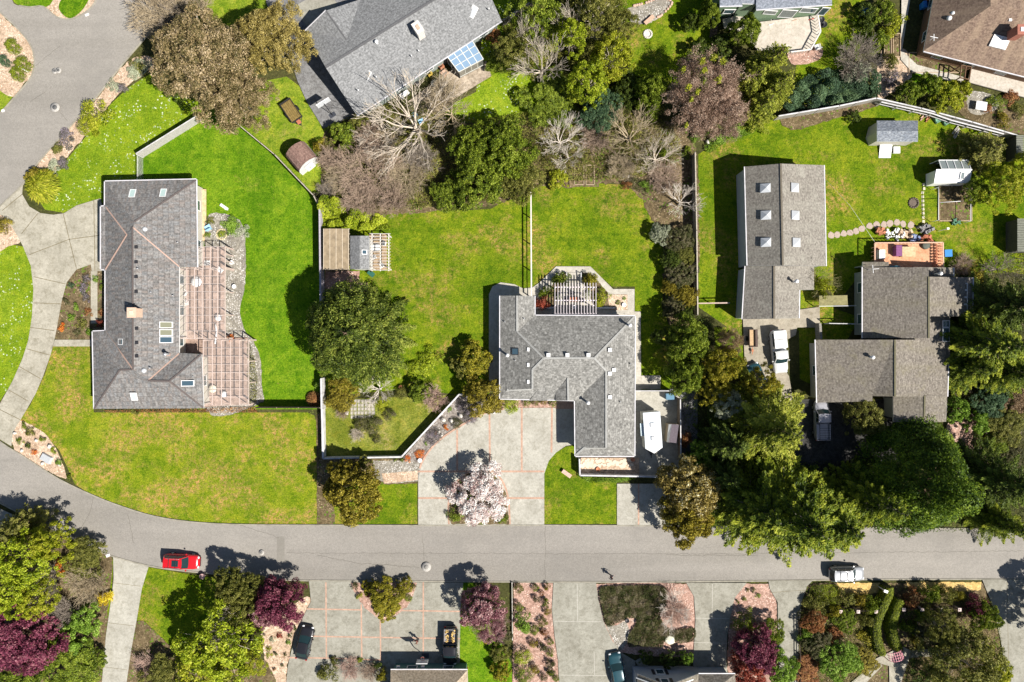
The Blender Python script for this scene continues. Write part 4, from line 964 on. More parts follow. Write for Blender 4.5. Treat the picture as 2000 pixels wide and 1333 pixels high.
chimney(Bh, 808, 42, 824, 66, 6.0, 4.0, plain('chimney_white', (.66,.62,.57), .8), plain('cap_tan', (.5,.38,.28), .8), rz=.58)
vent(Bh, 738, 88, 4.6, 'flue', WHT)
for px, py in ((857,15),(955,18),(818,100),(804,110),(685,130),(735,151),(700,177),(811,67)): vent(Bh, px, py, 4.0 if px > 800 else 4.3, 'pipe', WHT)
skylight(Bh, 924, 24, 3.9, .8, 1.35, rot=-.56 + math.pi, slope=(.16,.27), gl=GLW); skylight(Bh, 716, 149, 3.9, .8, 1.35, rot=-.56 + math.pi, slope=(.16,.27), gl=plain('blind_beige', (.5,.44,.36), .7))
# solarium
so = thing('glass_porch', 'glass-roofed sun porch with blue panes on the south wall', 'porch', tuple(W(905,115,0)))
qa, qb, qc, qd = (872,109,2.75), (920,76,2.75), (944,116,2.2), (896,141,2.2)
def lerp3(p, q, t): return tuple(p[i] + (q[i] - p[i]) * t for i in range(3))
m = MB(); m.add([W(*p) for p in (qa, qd, qc, qb)], [(0, 1, 2, 3)]); part(m, 'glass_roof', GLC, so)
m = MB()
for k in range(5):
    t = k / 4; m.bar(W(*lerp3(qa, qb, t)), W(*lerp3(qd, qc, t)), .09, .09)
for k in range(4):
    t = k / 3; m.bar(W(*lerp3(qa, qd, t)), W(*lerp3(qb, qc, t)), .08, .12)
part(m, 'rafter', plain('porch_frame', (.62,.62,.58), .5), so)
m = MB(); g = MB(); fa, fb = W(*qd), W(*qc); la = W(*qa); lb = W(*qb)
for (a, b) in ((fa, fb), (la, fa), (lb, fb)):
    n_ = 4 if a is fa else 3
    for k in range(n_ + 1):
        p = a.lerp(b, k / n_); m.bar((p.x, p.y, 0), (p.x, p.y, p.z), .08, .08)
    m.bar((a.x, a.y, .5), (b.x, b.y, .5), .07, .08)
    g.add([(a.x, a.y, .02), (b.x, b.y, .02), (b.x, b.y, b.z - .05), (a.x, a.y, a.z - .05)], [(0, 1, 2, 3)])
part(m, 'post', plain('porch_frame', (.62,.62,.58), .5), so); part(g, 'glazing', glass('glass_side', (.12,.13,.12), .1), so)
# ---- D: workshop and its lower wing
D = house('long tan-shingled workshop with six pyramid skylights', 1530, 470)
oD = [(1455,326,3.8),(1525,320,5.9),(1609,323,3.6),(1613,520,3.6),(1529,519,5.9),(1460,519,3.8)]
roof_block(D, oD, [[oD[0],oD[1],oD[4],oD[5]],[oD[1],oD[2],oD[3],oD[4]]], RM['D'], WM['lightblue'], over=.15, gut=[(0,5),(2,3)])
oD2 = [(1456,520,3.3),(1512,520,4.9),(1590,520,3.0),(1590,566,3.0),(1561,567,3.4),(1560,622,3.4),(1512,623,4.9),(1450,624,3.3)]
roof_block(D, oD2, [[oD2[0],oD2[1],oD2[6],oD2[7]],[oD2[1],oD2[2],oD2[3],oD2[4],oD2[5],oD2[6]]], RM['D'], WM['lightblue'], over=.2, gut=[(0,7),(5,4)])
caps(D, [((1525,320,5.9),(1529,519,5.9)),((1512,520,4.9),(1512,623,4.9))], plain('ridge_tan', (.15,.13,.10), .9), .22)
for px, py in ((1494,368),(1495,421),(1495,474),(1552,367),(1553,421),(1555,474)):
    zz = 5.0 if px < 1520 else 5.2; c = W(px, py, zz); m = MB(); sg = .4 if px < 1520 else -.36
    def q(x, y, dz): return (c.x + x, c.y + y, zz + x * sg + dz)
    m.add([q(-.55,-.55,0),q(.55,-.55,0),q(.55,.55,0),q(-.55,.55,0),q(-.55,-.55,.16),q(.55,-.55,.16),q(.55,.55,.16),q(-.55,.55,.16),q(0,0,.5)], [(0,1,5,4),(1,2,6,5),(2,3,7,6),(3,0,4,7),(4,5,8),(5,6,8),(6,7,8),(7,4,8)])
    part(m, 'skylight', GLW, D)
vent(D, 1568, 477, 4.4, 'pipe'); vent(D, 1550, 551, 4.0, 'flue', WHT); vent(D, 1583, 505, 4.1, 'pipe', DARK)
# ---- E: large right-hand house, several blocks
Eh = house('sprawling grey-tan shingled house with stepped gables on the right', 1760, 640)
eW = 3.0; rW = 5.3
oE1 = [(1685,512,eW),(1736,512,3.7),(1736,522,3.7),(1814,523,rW),(1900,542,3.3),(1899,618,3.3),(1856,618,3.9),(1856,660,3.9),(1814,661,rW),(1685,661,eW)]
roof_block(Eh, [(1685,522,eW),(1814,523,rW),(1814,541,rW),(1900,542,3.3),(1899,618,3.3),(1814,618,rW),(1814,661,rW),(1685,661,eW)],
   [[(1685,522,eW),(1814,523,rW),(1814,661,rW),(1685,661,eW)],[(1814,541,rW),(1900,542,3.3),(1899,618,3.3),(1814,618,rW)]], RM['E'], WM['greygreen'], gut=[(0,7),(3,4)])
roof_block(Eh, [(1685,512,2.98),(1736,512,3.66),(1736,524,3.66),(1685,524,2.98)], [[(1685,512,2.98),(1736,512,3.66),(1736,524,3.66),(1685,524,2.98)]], RM['E'], WM['greygreen'])
roof_block(Eh, [(1786,522,3.3),(1862,523,2.7),(1862,540,2.7),(1791,541,3.25)], [[(1786,522,3.3),(1862,523,2.7),(1862,540,2.7),(1791,541,3.25)]], RM['E'], WM['greygreen'], gut=[(1,2)])
roof_block(Eh, [(1787,618,4.35),(1856,618,3.3),(1856,708,3.3),(1852,708,3.3),(1850,775,3.3),(1787,775,4.35)], [[(1787,618,4.35),(1856,618,3.3),(1856,708,3.3),(1852,708,3.3),(1850,775,3.3),(1787,775,4.35)]], RM['E'], WM['greygreen'], gut=[(4,3)])
roof_block(Eh, [(1593,664,2.9),(1748,664,5.4),(1788,664,4.35),(1788,775,4.35),(1748,775,5.4),(1704,774,4.3),(1704,784,4.3),(1596,787,2.9)],
   [[(1593,664,2.9),(1748,664,5.4),(1748,775,5.4),(1704,774,4.3),(1704,784,4.3),(1596,787,2.9)],[(1748,664,5.4),(1788,664,4.36),(1788,775,4.36),(1748,775,5.4)]], RM['E'], WM['cream'], gut=[(0,7)])
roof_block(Eh, [(1745,773,3.2),(1806,772,4.1),(1850,774,3.35),(1850,797,3.35),(1848,824,3.35),(1805,826,4.1),(1745,825,3.2)], [[(1745,773,3.2),(1806,772,4.1),(1805,826,4.1),(1745,825,3.2)],[(1806,772,4.1),(1850,774,3.35),(1848,824,3.35),(1805,826,4.1)]], RM['E'], WM['greygreen'])
caps(Eh, [((1814,541,rW),(1814,661,rW)),((1748,664,5.4),(1748,775,5.4)),((1806,773,4.1),(1805,826,4.1)),((1787,620,4.35),(1787,662,4.35))], plain('ridge_moss', (.14,.13,.08), .9), .2)
for k in range(4): skylight(Eh, 1882, 560 + k * 14, 3.55, 1.0, .86, slope=(-.25, 0), gl=glass('glass_teal', (.08,.20,.24), .1))
for k in range(3): skylight(Eh, 1847, 633 + k * 14, 3.55, 1.0, .86, slope=(-.25, 0), gl=GLS)
vent(Eh, 1828, 536, 3.4, 'flue', WHT); vent(Eh, 1697, 698, 4.1, 'flue', WHT); vent(Eh, 1763, 711, 4.6, 'pipe', DARK)
m = MB(); c = W(1696, 528, 3.2); m.bar(c, c + Vector((0, 0, 1.3)), .06, .06); m.bar(c + Vector((-.1, .5, 1.2)), c + Vector((0, -.5, 1.2)), .05, .05); m.bar(c + Vector((0, 0, 1.2)), c + Vector((.7, .05, 1.2)), .05, .05); part(m, 'antenna', WHT, Eh)
# ---- F: brown house
Fh = house('brown-shingled hip-roofed house in the upper right corner', 1920, 40)
oF = [(1804,100,2.6),(1830,-40,2.6),(2100,-90,2.6),(2200,200,2.6)]
roof_block(Fh, oF, [[(1804,100,2.6),(1830,-40,2.6),(1935,-30,6),(1935,12,6)],[(1804,100,2.6),(1935,12,6),(2100,30,6),(2200,200,2.6)],[(1830,-40,2.6),(2100,-90,2.6),(2060,-20,6),(1935,-30,6)],[(2100,-90,2.6),(2200,200,2.6),(2100,30,6),(2060,-20,6)],[(1935,12,6),(1935,-30,6),(2060,-20,6),(2100,30,6)]], RM['F'], WM['brown'], gut=[(0,3)])
skylight(Fh, 1944, 81, 3.97, 1.05, 1.25, rot=-.26, slope=(.08,.38), gl=GLW); skylight(Fh, 1960, 85, 3.97, 1.05, 1.25, rot=-.26, slope=(.08,.38), gl=GLW)
for px, py in ((1925,12),(1942,20),(1959,24),(1973,39),(1985,30),(1956,2)): vent(Fh, px, py, 5.25, 'low', WHT)
for px, py in ((1861,27),(1854,36)): vent(Fh, px, py, 3.75, 'dome', WHT)
chimney(Fh, 1987, 48, 2006, 68, 6.4, 4.6, plain('chimney_brick', (.35,.14,.10), .85), WHT)
m = MB(); c = W(1816, 79, 3.2); m.bar(c, c + Vector((0, 0, .9)), .05, .05); m.bar(c + Vector((-.45, .1, .85)), c + Vector((.5, -.1, .85)), .06, .06); m.bar(c + Vector((0, -.45, .85)), c + Vector((0, .4, .85)), .06, .06); part(m, 'antenna', WHT, Fh)
# ---- G: green house with deck
Gh = house('sage green two-storey house with white trim behind the pale deck', 1500, 10)
roof_block(Gh, [(1406,12,4.4),(1406,-80,5),(1450,-80,5),(1450,11,4.4)], [[(1406,12,4.4),(1406,-80,6),(1450,-80,6),(1450,11,4.4)]], RM['G'], WM['sage'], over=.3, gut=[(0,3)])
roof_block(Gh, [(1449,7,4.3),(1449,-80,5),(1478,-80,5),(1478,8,4.3)], [[(1449,7,4.35),(1449,-80,6),(1478,-80,6),(1478,8,4.35)]], RM['G'], WM['sage'], over=.02)
roof_block(Gh, [(1477,19,4.4),(1477,-80,5),(1626,-80,5),(1625,9,4.4)], [[(1477,19,4.4),(1477,-80,6),(1626,-80,6),(1625,9,4.4)]], RM['G'], WM['sage'], over=.35, gut=[(0,3)])
def gy(x, off=.29): return W(x, 19 - (x - 1477) * 10 / 148, 4.4).y + off
windows(Gh, [((W(x, 40, 2.2).x, gy(x), z_), w_, h_, math.pi - .067) for x, z_, w_, h_ in ((1500,2.9,1.5,.9),(1538,2.2,1.8,1.9),(1575,2.8,1.9,1.1),(1608,2.2,.9,1.9))] + [((W(1424, 30, 2.5).x, W(1424,12,4.4).y + .25, 2.5), 1.3, 1.0, math.pi)])
# ---- H, I bottom houses
Hh = house('small tan-shingled roof with teal wall at the bottom edge', 840, 1325)
roof_block(Hh, [(763,1309,2.5),(913,1309,2.5),(918,1450,2.5),(760,1450,2.5)], [[(763,1309,2.5),(913,1309,2.5),(890,1335,3.6),(790,1335,3.6)],[(763,1309,2.5),(790,1335,3.6),(790,1420,3.6),(760,1450,2.5)],[(913,1309,2.5),(918,1450,2.5),(890,1420,3.6),(890,1335,3.6)],[(790,1335,3.6),(890,1335,3.6),(890,1420,3.6),(790,1420,3.6)],[(760,1450,2.5),(790,1420,3.6),(890,1420,3.6),(918,1450,2.5)]], RM['H'], WM['teal'], over=.25, gut=[(0,1)])
for px in (778, 826):
    m = MB(); c = W(px, 1303, 2.0); m.box((c.x, c.y + .05, 2.0), (.4, .2, .25)); m.box((c.x, c.y + .05, 2.14), (.46, .24, .04)); part(m, 'wall_lamp', METAL, Hh)
Ih = house('blue-grey gabled house with shuttered windows at the bottom edge', 1320, 1340)
roof_block(Ih, [(1245,1317,3.2),(1304,1340,6.0),(1364,1317,3.2),(1364.5,1317,3.2),(1436,1317,3.2),(1440,1460,3.2),(1245,1460,3.2)],
   [[(1245,1317,3.2),(1304,1340,6.0),(1304,1460,6.0),(1245,1460,3.2)],[(1304,1340,6.0),(1364,1317,3.2),(1364,1460,3.2),(1304,1460,6.0)],[(1364,1317,3.2),(1436,1317,3.2),(1400,1345,4.4)],[(1364,1317,3.2),(1400,1345,4.4),(1400,1460,4.4),(1364,1460,3.2)],[(1436,1317,3.2),(1440,1460,3.2),(1400,1460,4.4),(1400,1345,4.4)]], RM['E'], WM['lightblue'], over=.58, gut=[(3,4)])
y0 = W(1304, 1302, 0).y + .06
m = MB(); xa, xb, xp = W(1243,1317,3.2).x, W(1362,1317,3.2).x, W(1304,1340,6.0).x
m.add([(xa, y0, 0), (xb, y0, 0), (xb, y0, 3.1), (xp, y0, 5.9), (xa, y0, 3.1)], [(0, 1, 2, 3, 4)]); m.add([(xa, y0, 0), (xa, y0, 3.1), (xa, y0 - 1.5, 3.1), (xa, y0 - 1.5, 0)], [(0, 1, 2, 3)]); m.add([(xb, y0, 0), (xb, y0, 3.1), (xb, y0 - 1.5, 3.1), (xb, y0 - 1.5, 0)], [(0, 1, 2, 3)])
part(m, 'gable_wall', WM['lightblue'], Ih)
windows(Ih, [((xp - .0, y0 + .02, 1.7), 1.0, 1.2, math.pi * 0), ((xp + .1, y0 + .02, 4.0), .9, 1.0, 0)], GLB)
for z_, xx in ((1.7, xp), (4.0, xp + .1)):
    for s_ in (-1, 1):
        m = MB(); m.box((xx + s_ * .85, y0 + .04, z_), (.36, .07, 1.25)); part(m, 'shutter', DARK, Ih)
m = MB(); 
for (p, q) in (((xa, y0 + .03, 3.15), (xp, y0 + .03, 5.95)), ((xb, y0 + .03, 3.15), (xp, y0 + .03, 5.95))): m.bar(p, q, .12, .2)
part(m, 'barge_board', WHT, Ih)
# ---- sheds
def gable_shed(name, label, x0, y0, x1, y1, e, r, rmat, wmat, horiz=True, cat='shed', front=None, over=.12):
    o = thing(name, label, cat, tuple(W((x0 + x1) / 2, (y0 + y1) / 2, 0)))
    if horiz:
        ym = (y0 + y1) / 2; L = [(x0,y0,e),(x1,y0,e),(x1,ym,r),(x1,y1,e),(x0,y1,e),(x0,ym,r)]
        roof_block(o, L, [[L[0],L[1],L[2],L[5]],[L[5],L[2],L[3],L[4]]], rmat, wmat, over=over, th=.1)
    else:
        xm = (x0 + x1) / 2; L = [(x0,y0,e),(xm,y0,r),(x1,y0,e),(x1,y1,e),(xm,y1,r),(x0,y1,e)]
        roof_block(o, L, [[L[0],L[1],L[4],L[5]],[L[1],L[2],L[3],L[4]]], rmat, wmat, over=over, th=.1)
    return o
S1 = gable_shed('garden_shed', 'small grey-shingled shed with a white ramp on the right-hand lawn', 1713, 236, 1793, 277, 2.3, 3.1, RM['S'], WM['cream'], True, over=.15)
m = MB(); p = [W(*q) for q in ((1716,281),(1740,281),(1739,309),(1716,309))]; m.add([(p[0].x,p[0].y,.45),(p[1].x,p[1].y,.45),(p[2].x,p[2].y,.06),(p[3].x,p[3].y,.06),(p[0].x,p[0].y,.35),(p[1].x,p[1].y,.35),(p[2].x,p[2].y,.0),(p[3].x,p[3].y,.0)], [(0,3,2,1),(4,5,6,7),(0,1,5,4),(1,2,6,5),(2,3,7,6),(3,0,4,7)]); part(m, 'ramp', WHT, S1)
# barn shed, gambrel
Bs = thing('barn_shed', 'small brown barn-roofed shed with white doors by the leafless thicket', 'shed', tuple(W(588, 305, 0)), 0)
ctr = W(587, 305, 2.0)
ax = Vector((math.cos(R_(-50)), math.sin(R_(-50)), 0)); sdv = Vector((-ax.y, ax.x, 0))
prof = [(-1.5, 0), (-1.5, 1.5), (-1.25, 2.15), (-.6, 2.65), (0, 2.8), (.6, 2.65), (1.25, 2.15), (1.5, 1.5), (1.5, 0)]
m = MB(); base = Vector((ctr.x, ctr.y, 0)); L2 = 1.35
rings = [[base + ax * s_ + sdv * u + Vector((0, 0, v)) for u, v in prof] for s_ in (-L2, L2)]
for i in range(1, len(prof) - 2): m.add([rings[0][i], rings[0][i+1], rings[1][i+1], rings[1][i]], [(0, 1, 2, 3)])
part(m, 'roof', roof_mat('shingles_barn', [(.16,.095,.08),(.22,.14,.115),(.27,.18,.15)], (.1,.06,.05), off=3), Bs, uv=True)
m = MB()
for r_, k in ((rings[0], 1), (rings[1], -1)): m.add([p - ax * .04 * k * -1 for p in r_], [tuple(range(len(prof)))])
m.add([rings[0][0], rings[0][1], rings[1][1], rings[1][0]], [(0, 1, 2, 3)]); m.add([rings[0][-1], rings[0][-2], rings[1][-2], rings[1][-1]], [(0, 1, 2, 3)]); part(m, 'wall', WM['white'], Bs)
m = MB(); dc = base + ax * (L2 + .1); m.bar(dc - sdv * .6 + Vector((0, 0, 1)), dc + sdv * .6 + Vector((0, 0, 1)), .05, 1.9); part(m, 'door', WHT, Bs)
m = MB(); m.bar(dc - sdv * .1 + Vector((0, 0, 1)), dc + sdv * .0 + Vector((0, 0, 1)), .08, .3); part(m, 'door_latch', DARK, Bs)
# pergola shed
PS = gable_shed('potting_shed', 'small grey potting shed between two white pergolas', 684, 461, 721, 526, 2.3, 2.9, RM['B'], WM['white'], False, over=.15)
skylight(PS, 712, 493, 2.6, .6, .6, slope=(-.4, 0), gl=GLB)
# white greenhouse
G_ = thing('greenhouse', 'white-framed greenhouse with glass lean-to on the right-hand lawn', 'greenhouse', tuple(W(1865, 340, 0)))
m = MB(); a, b = W(1829, 331, 2.4), W(1897, 357, 2.2); m.add([(a.x,a.y,2.4),(b.x,a.y,2.4),(b.x,b.y,1.9),(a.x,b.y,1.9)], [(3,2,1,0)]); m.prism([(a.x+.1,a.y-.05),(b.x-.1,a.y-.05),(b.x-.1,b.y+.05),(a.x+.1,b.y+.05)], 0, 1.88); part(m, 'white_body', WHT, G_)
c_, d_ = W(1834, 313, 1.9), W(1896, 331, 2.4)
m = MB(); m.add([(c_.x,c_.y,1.8),(d_.x,c_.y,1.8),(d_.x,a.y,2.42),(c_.x,a.y,2.42)], [(0,1,2,3)]); m.add([(c_.x,c_.y,0),(d_.x,c_.y,0),(d_.x,c_.y,1.8),(c_.x,c_.y,1.8)], [(0,1,2,3)]); part(m, 'glazing', glass('glass_greenhouse', (.22,.25,.24), .1), G_)
m = MB()
for k in range(5):
    x = c_.x + (d_.x - c_.x) * k / 4; m.bar((x, c_.y, 1.84), (x, a.y, 2.46), .07, .07); m.bar((x, c_.y, 0), (x, c_.y, 1.84), .07, .07)
m.bar((c_.x, c_.y, 1.84), (d_.x, c_.y, 1.84), .08, .08); m.bar((c_.x, a.y, 2.46), (d_.x, a.y, 2.46), .08, .08); part(m, 'frame', WHT, G_)
skylight(G_, 1879, 344, 2.2, .55, .9, slope=(0, .3), gl=GLS)
# slatted sheds right edge
for lab, x0, y0, x1, y1, h in (('slatted dark shed cut by the right edge below the yellow-olive tree', 1987, 427, 2030, 492, 2.2), ('narrow slatted shed at the right end of the white fence', 1985, 264, 2000, 310, 2.0)):
    o = thing('slatted_shed', lab, 'shed', tuple(W((x0 + x1) / 2, (y0 + y1) / 2, 0)))
    a, b = W(x0, y0, h), W(x1, y1, h); m = MB(); k = 0; n_ = int((a.y - b.y) / .22)
    for i in range(n_):
        y = a.y - (i + .5) * (a.y - b.y) / n_; m.box(((a.x + b.x) / 2, y, h), (b.x - a.x, .17, .05))
    part(m, 'slat_roof', plain('grey_timber', (.20,.21,.17), .85, var=.3), o)
    m = MB(); m.prism([(a.x + .1, a.y - .1), (b.x - .1, a.y - .1), (b.x - .1, b.y + .1), (a.x + .1, b.y + .1)], 0, h - .05); part(m, 'wall', plain('dark_timber', (.09,.09,.07), .9), o)
# lean-to wood store
o = thing('wood_store', 'small mossy lean-to roof beside the grey workshop gap', 'shed', tuple(W(1628, 588, 0)))
m = MB(); p = [W(1600,578,1.9), W(1655,577,1.9), W(1656,596,1.6), W(1600,597,1.6)]; m.add(p + [q_ - Vector((0,0,.06)) for q_ in p], [(3,2,1,0),(4,5,6,7),(0,1,5,4),(1,2,6,5),(2,3,7,6),(3,0,4,7)]); part(m, 'roof', plain('mossy_boards', (.23,.21,.10), .9, var=.35, scale=3), o)
m = MB()
for q_ in p: m.bar((q_.x, q_.y - .02, 0), (q_.x, q_.y - .02, q_.z - .06), .09, .09)
part(m, 'post', plain('dark_timber', (.09,.09,.07), .9), o)
m = MB(); m.bar((p[3].x, p[3].y - .1, 1.55), (p[2].x + 1.1, p[2].y - .1, 1.55), .06, .14); part(m, 'white_rail', WHT, o)
# side-yard shed by the trailer
o = thing('storage_shed', 'narrow dark-roofed shed with white edge right of the travel trailer', 'shed', tuple(W(1314, 850, 0)))
p = [W(1312,829,2.0), W(1326,830,2.0), W(1321,866,2.0), W(1306,864,2.0)]; pl = [W(1306,829,1.7), W(1312,829,2.0), W(1306,864,2.0), W(1302,864,1.7)]
m = MB(); m.add(p, [(3,2,1,0)]); part(m, 'roof', plain('roof_plum', (.12,.10,.12), .8), o); m = MB(); m.add(pl, [(3,2,1,0)]); part(m, 'white_edge', WHT, o)
m = MB(); m.prism([(q_.x, q_.y) for q_ in (pl[0], p[1], p[2], pl[3])], 0, 1.68); part(m, 'wall', WM['tan'], o)
# ================================================================ fences and walls
GZ = LAYER[0]; print('GZ', GZ)
TIMB = plain('fence_timber', (.24,.19,.14), .9, var=.3); TIMG = plain('fence_grey', (.27,.25,.22), .9, var=.3); WFEN = plain('fence_white', (.60,.59,.60), .7, .2, var=.3, scale=1.3)
WFB = plain('fence_board_grey', (.33,.31,.28), .8, var=.3)
CEDARW = plain('cedar_wood', (.55,.36,.26), .75, var=.2); PINKW = plain('pergola_pink', (.58,.46,.41), .7, var=.12); WOODW = plain('pergola_white', (.66,.62,.58), .7, var=.1); DKT = plain('dark_timber2', (.06,.045,.035), .9)
def fence(label, pts, h, mat, style='board', step=2.4, cap=None, thick=.06, name='fence', cat='fence', capw=.14, pz=None, group=None):
    zt = h if pz is None else pz
    wp = [W(*p, zt) for p in pts]; wp = [Vector((p.x, p.y, 0)) for p in wp]
    c = wp[len(wp) // 2]; o = thing(name, label, cat, tuple(c), 0, group)
    pm, bm, cm = MB(), MB(), MB()
    for a, b in zip(wp, wp[1:]):
        L = (b - a).length; n = max(1, round(L / step)); d = (b - a) / L
        for k in range(n + 1):
            p = a.lerp(b, k / n); pm = MB(); pm.box((p.x, p.y, (h + .04) / 2), (.11, .11, h + .04), math.atan2(d.y, d.x)); style != 'wall' and part(pm, 'post', mat, o)
        if style == 'board':
            nb = max(1, int(L / .2))
            for k in range(nb):
                p = a.lerp(b, (k + .5) / nb); bm.box((p.x, p.y, h * .49), (L / nb * .94, thick * .5, h * .96), math.atan2(d.y, d.x))
            cm.bar(a + Vector((0, 0, h)), b + Vector((0, 0, h)), capw, .05)
        elif style == 'rail':
            for z in (h * .97, h * .5): bm.bar(a + Vector((0, 0, z)), b + Vector((0, 0, z)), .06, .10)
            cm.bar(a + Vector((0, 0, h * 1.0 + .03)), b + Vector((0, 0, h * 1.0 + .03)), capw, .04)
        elif style == 'wall':
            q1, q2 = a, b; bm.bar(q1 + Vector((0, 0, h / 2)), q2 + Vector((0, 0, h / 2)), .16, h - .02); cm.bar(q1 + Vector((0, 0, h)), q2 + Vector((0, 0, h)), capw, .06)
        elif style == 'picket':
            nb = int(L / .15)
            for k in range(nb):
                p = a.lerp(b, (k + .5) / nb); bm.box((p.x, p.y, h * .5), (.04, .03, h), math.atan2(d.y, d.x))
            cm.bar(a + Vector((0, 0, h * .85)), b + Vector((0, 0, h * .85)), .04, .06)
    part(bm, 'board' if style != 'rail' else 'rail', mat, o); part(cm, 'top_cap', cap or mat, o); return o
fence('white-topped board fence running up to the russet eucalyptus', [(266,300),(385,226)], 1.8, plain('fence_pale', (.46,.44,.42), .8), cap=WFEN, capw=.1)
fence('short white picket fence at the north wall of the long house', [(267,302),(267,350)], 1.5, WFEN, 'picket')
fence('long weathered fence crossing behind the barn shed down to the ivy', [(455,235),(536,302),(612,382),(622,402)], 1.7, TIMG, cap=plain('cap_pale', (.45,.4,.33), .8), capw=.1)
fence('tall fence casting dark shade beside the vine pergola and the cedar', [(624,400),(626,600)], 1.9, plain('fence_mauve', (.40,.37,.42), .8), cap=plain('fence_mauve', (.40,.37,.42), .8), capw=.22)
fence('tall fence continuing below the cedar', [(627,740),(628,800)], 1.9, WFEN, cap=WFEN, capw=.2)
fence('low white-capped wall down the left side of the fenced garden', [(629,800),(631,896)], 1.2, WFEN, 'wall', capw=.26, name='garden_wall', cat='wall')
fence('low white-capped wall along the bottom of the fenced garden', [(631,896),(784,893)], 1.2, WFEN, 'wall', capw=.2, name='garden_wall', cat='wall')
fence('slanting white-capped wall from the fenced garden up to the house corner', [(784,893),(897,771),(912,771)], 1.2, WFEN, 'wall', capw=.2, name='garden_wall', cat='wall')
fence('dark board fence from the patio cover to the tall fence', [(498,797),(625,797)], 1.8, TIMB, cap=DKT, capw=.08)
fence('thin pale rail fence splitting the central lawn', [(1037,370),(1038,580)], 1.5, WOODW, 'rail', step=3.4, capw=.16)
fence('boundary fence between the hedge bushes and the workshop lawn', [(1358,298),(1361,450),(1363,615)], 1.8, TIMG, cap=plain('cap_pale', (.45,.4,.33), .8), capw=.14)
fence('short crosswise rail fence left of the workshop wing', [(1364,593),(1425,592)], 1.5, TIMG, 'rail', cap=plain('cap_pink', (.5,.38,.32), .8), capw=.16)
fence('white-topped fence under the holly thicket', [(1521,227),(1640,207),(1712,192)], 1.7, WFB, cap=WFEN, capw=.16)
fence('white-topped fence descending to the right edge', [(1712,192),(1800,212),(1900,239),(1992,266)], 1.7, WFB, cap=WFEN, capw=.16)
fence('lower white rail fence just inside the descending one', [(1722,200),(1820,222),(1860,236),(1960,262)], 1.4, WFEN, 'rail', capw=.16)
fence('weathered fence meeting the top edge right of the glass-porch house', [(982,40),(1050,-5)], 1.8, TIMG, cap=plain('cap_pale', (.45,.4,.33), .8), capw=.2)
fence('white low wall around the small terrace south of the central house', [(1132,897),(1133,929),(1248,931)], 1.3, WFEN, 'wall', capw=.18, name='garden_wall', cat='wall')
fence('white fence across the concrete side drive below the travel trailer', [(1248,931),(1315,934)], 1.3, WFEN, cap=WFEN, capw=.16)
fence('white fence across the side yard above the travel trailer', [(1241,764),(1314,764)], 1.6, WFEN, cap=WFEN, capw=.1)
fence('long dark fence with a white top rail east of the travel trailer', [(1329,780),(1330,896)], 1.8, TIMB, cap=WFEN, capw=.12)
fence('thin white fence between the workshop wing and the right house', [(1620,632),(1675,633)], 1.5, WFEN, 'rail', capw=.08)
fence('grey stub fence by the long gate gap left of the right house', [(1602,632),(1604,662)], 1.6, TIMG, capw=.3)
fence('dark rail fence slanting down beside the rhododendrons', [(1862,765),(1900,812),(1945,870),(1985,930)], 1.1, DKT, 'rail', step=2.0, capw=.08)
fence('dark boundary rail beside the shaded driveway at the bottom', [(1563,1215),(1564,1345)], .9, DKT, 'rail', capw=.06)
fence('thin pale low rail between the plum tree lawn and the pink mulch strip', [(1000,1139),(1001,1250)], .4, WOODW, 'rail', capw=.06)
# post fence of the hedge garden
def post_fence(label, xs, y, h=1.4):
    o = thing('post_fence', label, 'fence', tuple(W((xs[0] + xs[-1]) / 2, y, 0))); pm, rm = MB(), MB(); ps = []
    for x in xs:
        c = W(x, y, h); ps.append(c); pm = MB(); pm.box((c.x, c.y, h / 2), (.26, .26, h)); pm.box((c.x, c.y, h + .04), (.42, .42, .1)); pm.box((c.x, c.y, h + .12), (.26, .26, .07), 0, .5); part(pm, 'post', plain('post_pink', (.62,.5,.47), .7), o)
    for a, b in zip(ps, ps[1:]):
        for z in (h * .85, h * .4): rm.bar((a.x, a.y, z), (b.x, b.y, z), .06, .1)
        n = int((b - a).length / .22)
        for k in range(1, n): p = a.lerp(b, k / n); rm.box((p.x, p.y, h * .5), (.05, .04, h * .8))
    part(rm, 'rail', DKT, o)
post_fence('dark picket fence with pale post caps left of the curved hedges', (1642,1676,1711), 1195)
post_fence('dark picket fence with pale post caps right of the curved hedges', (1765,1801,1838,1874,1910), 1191)
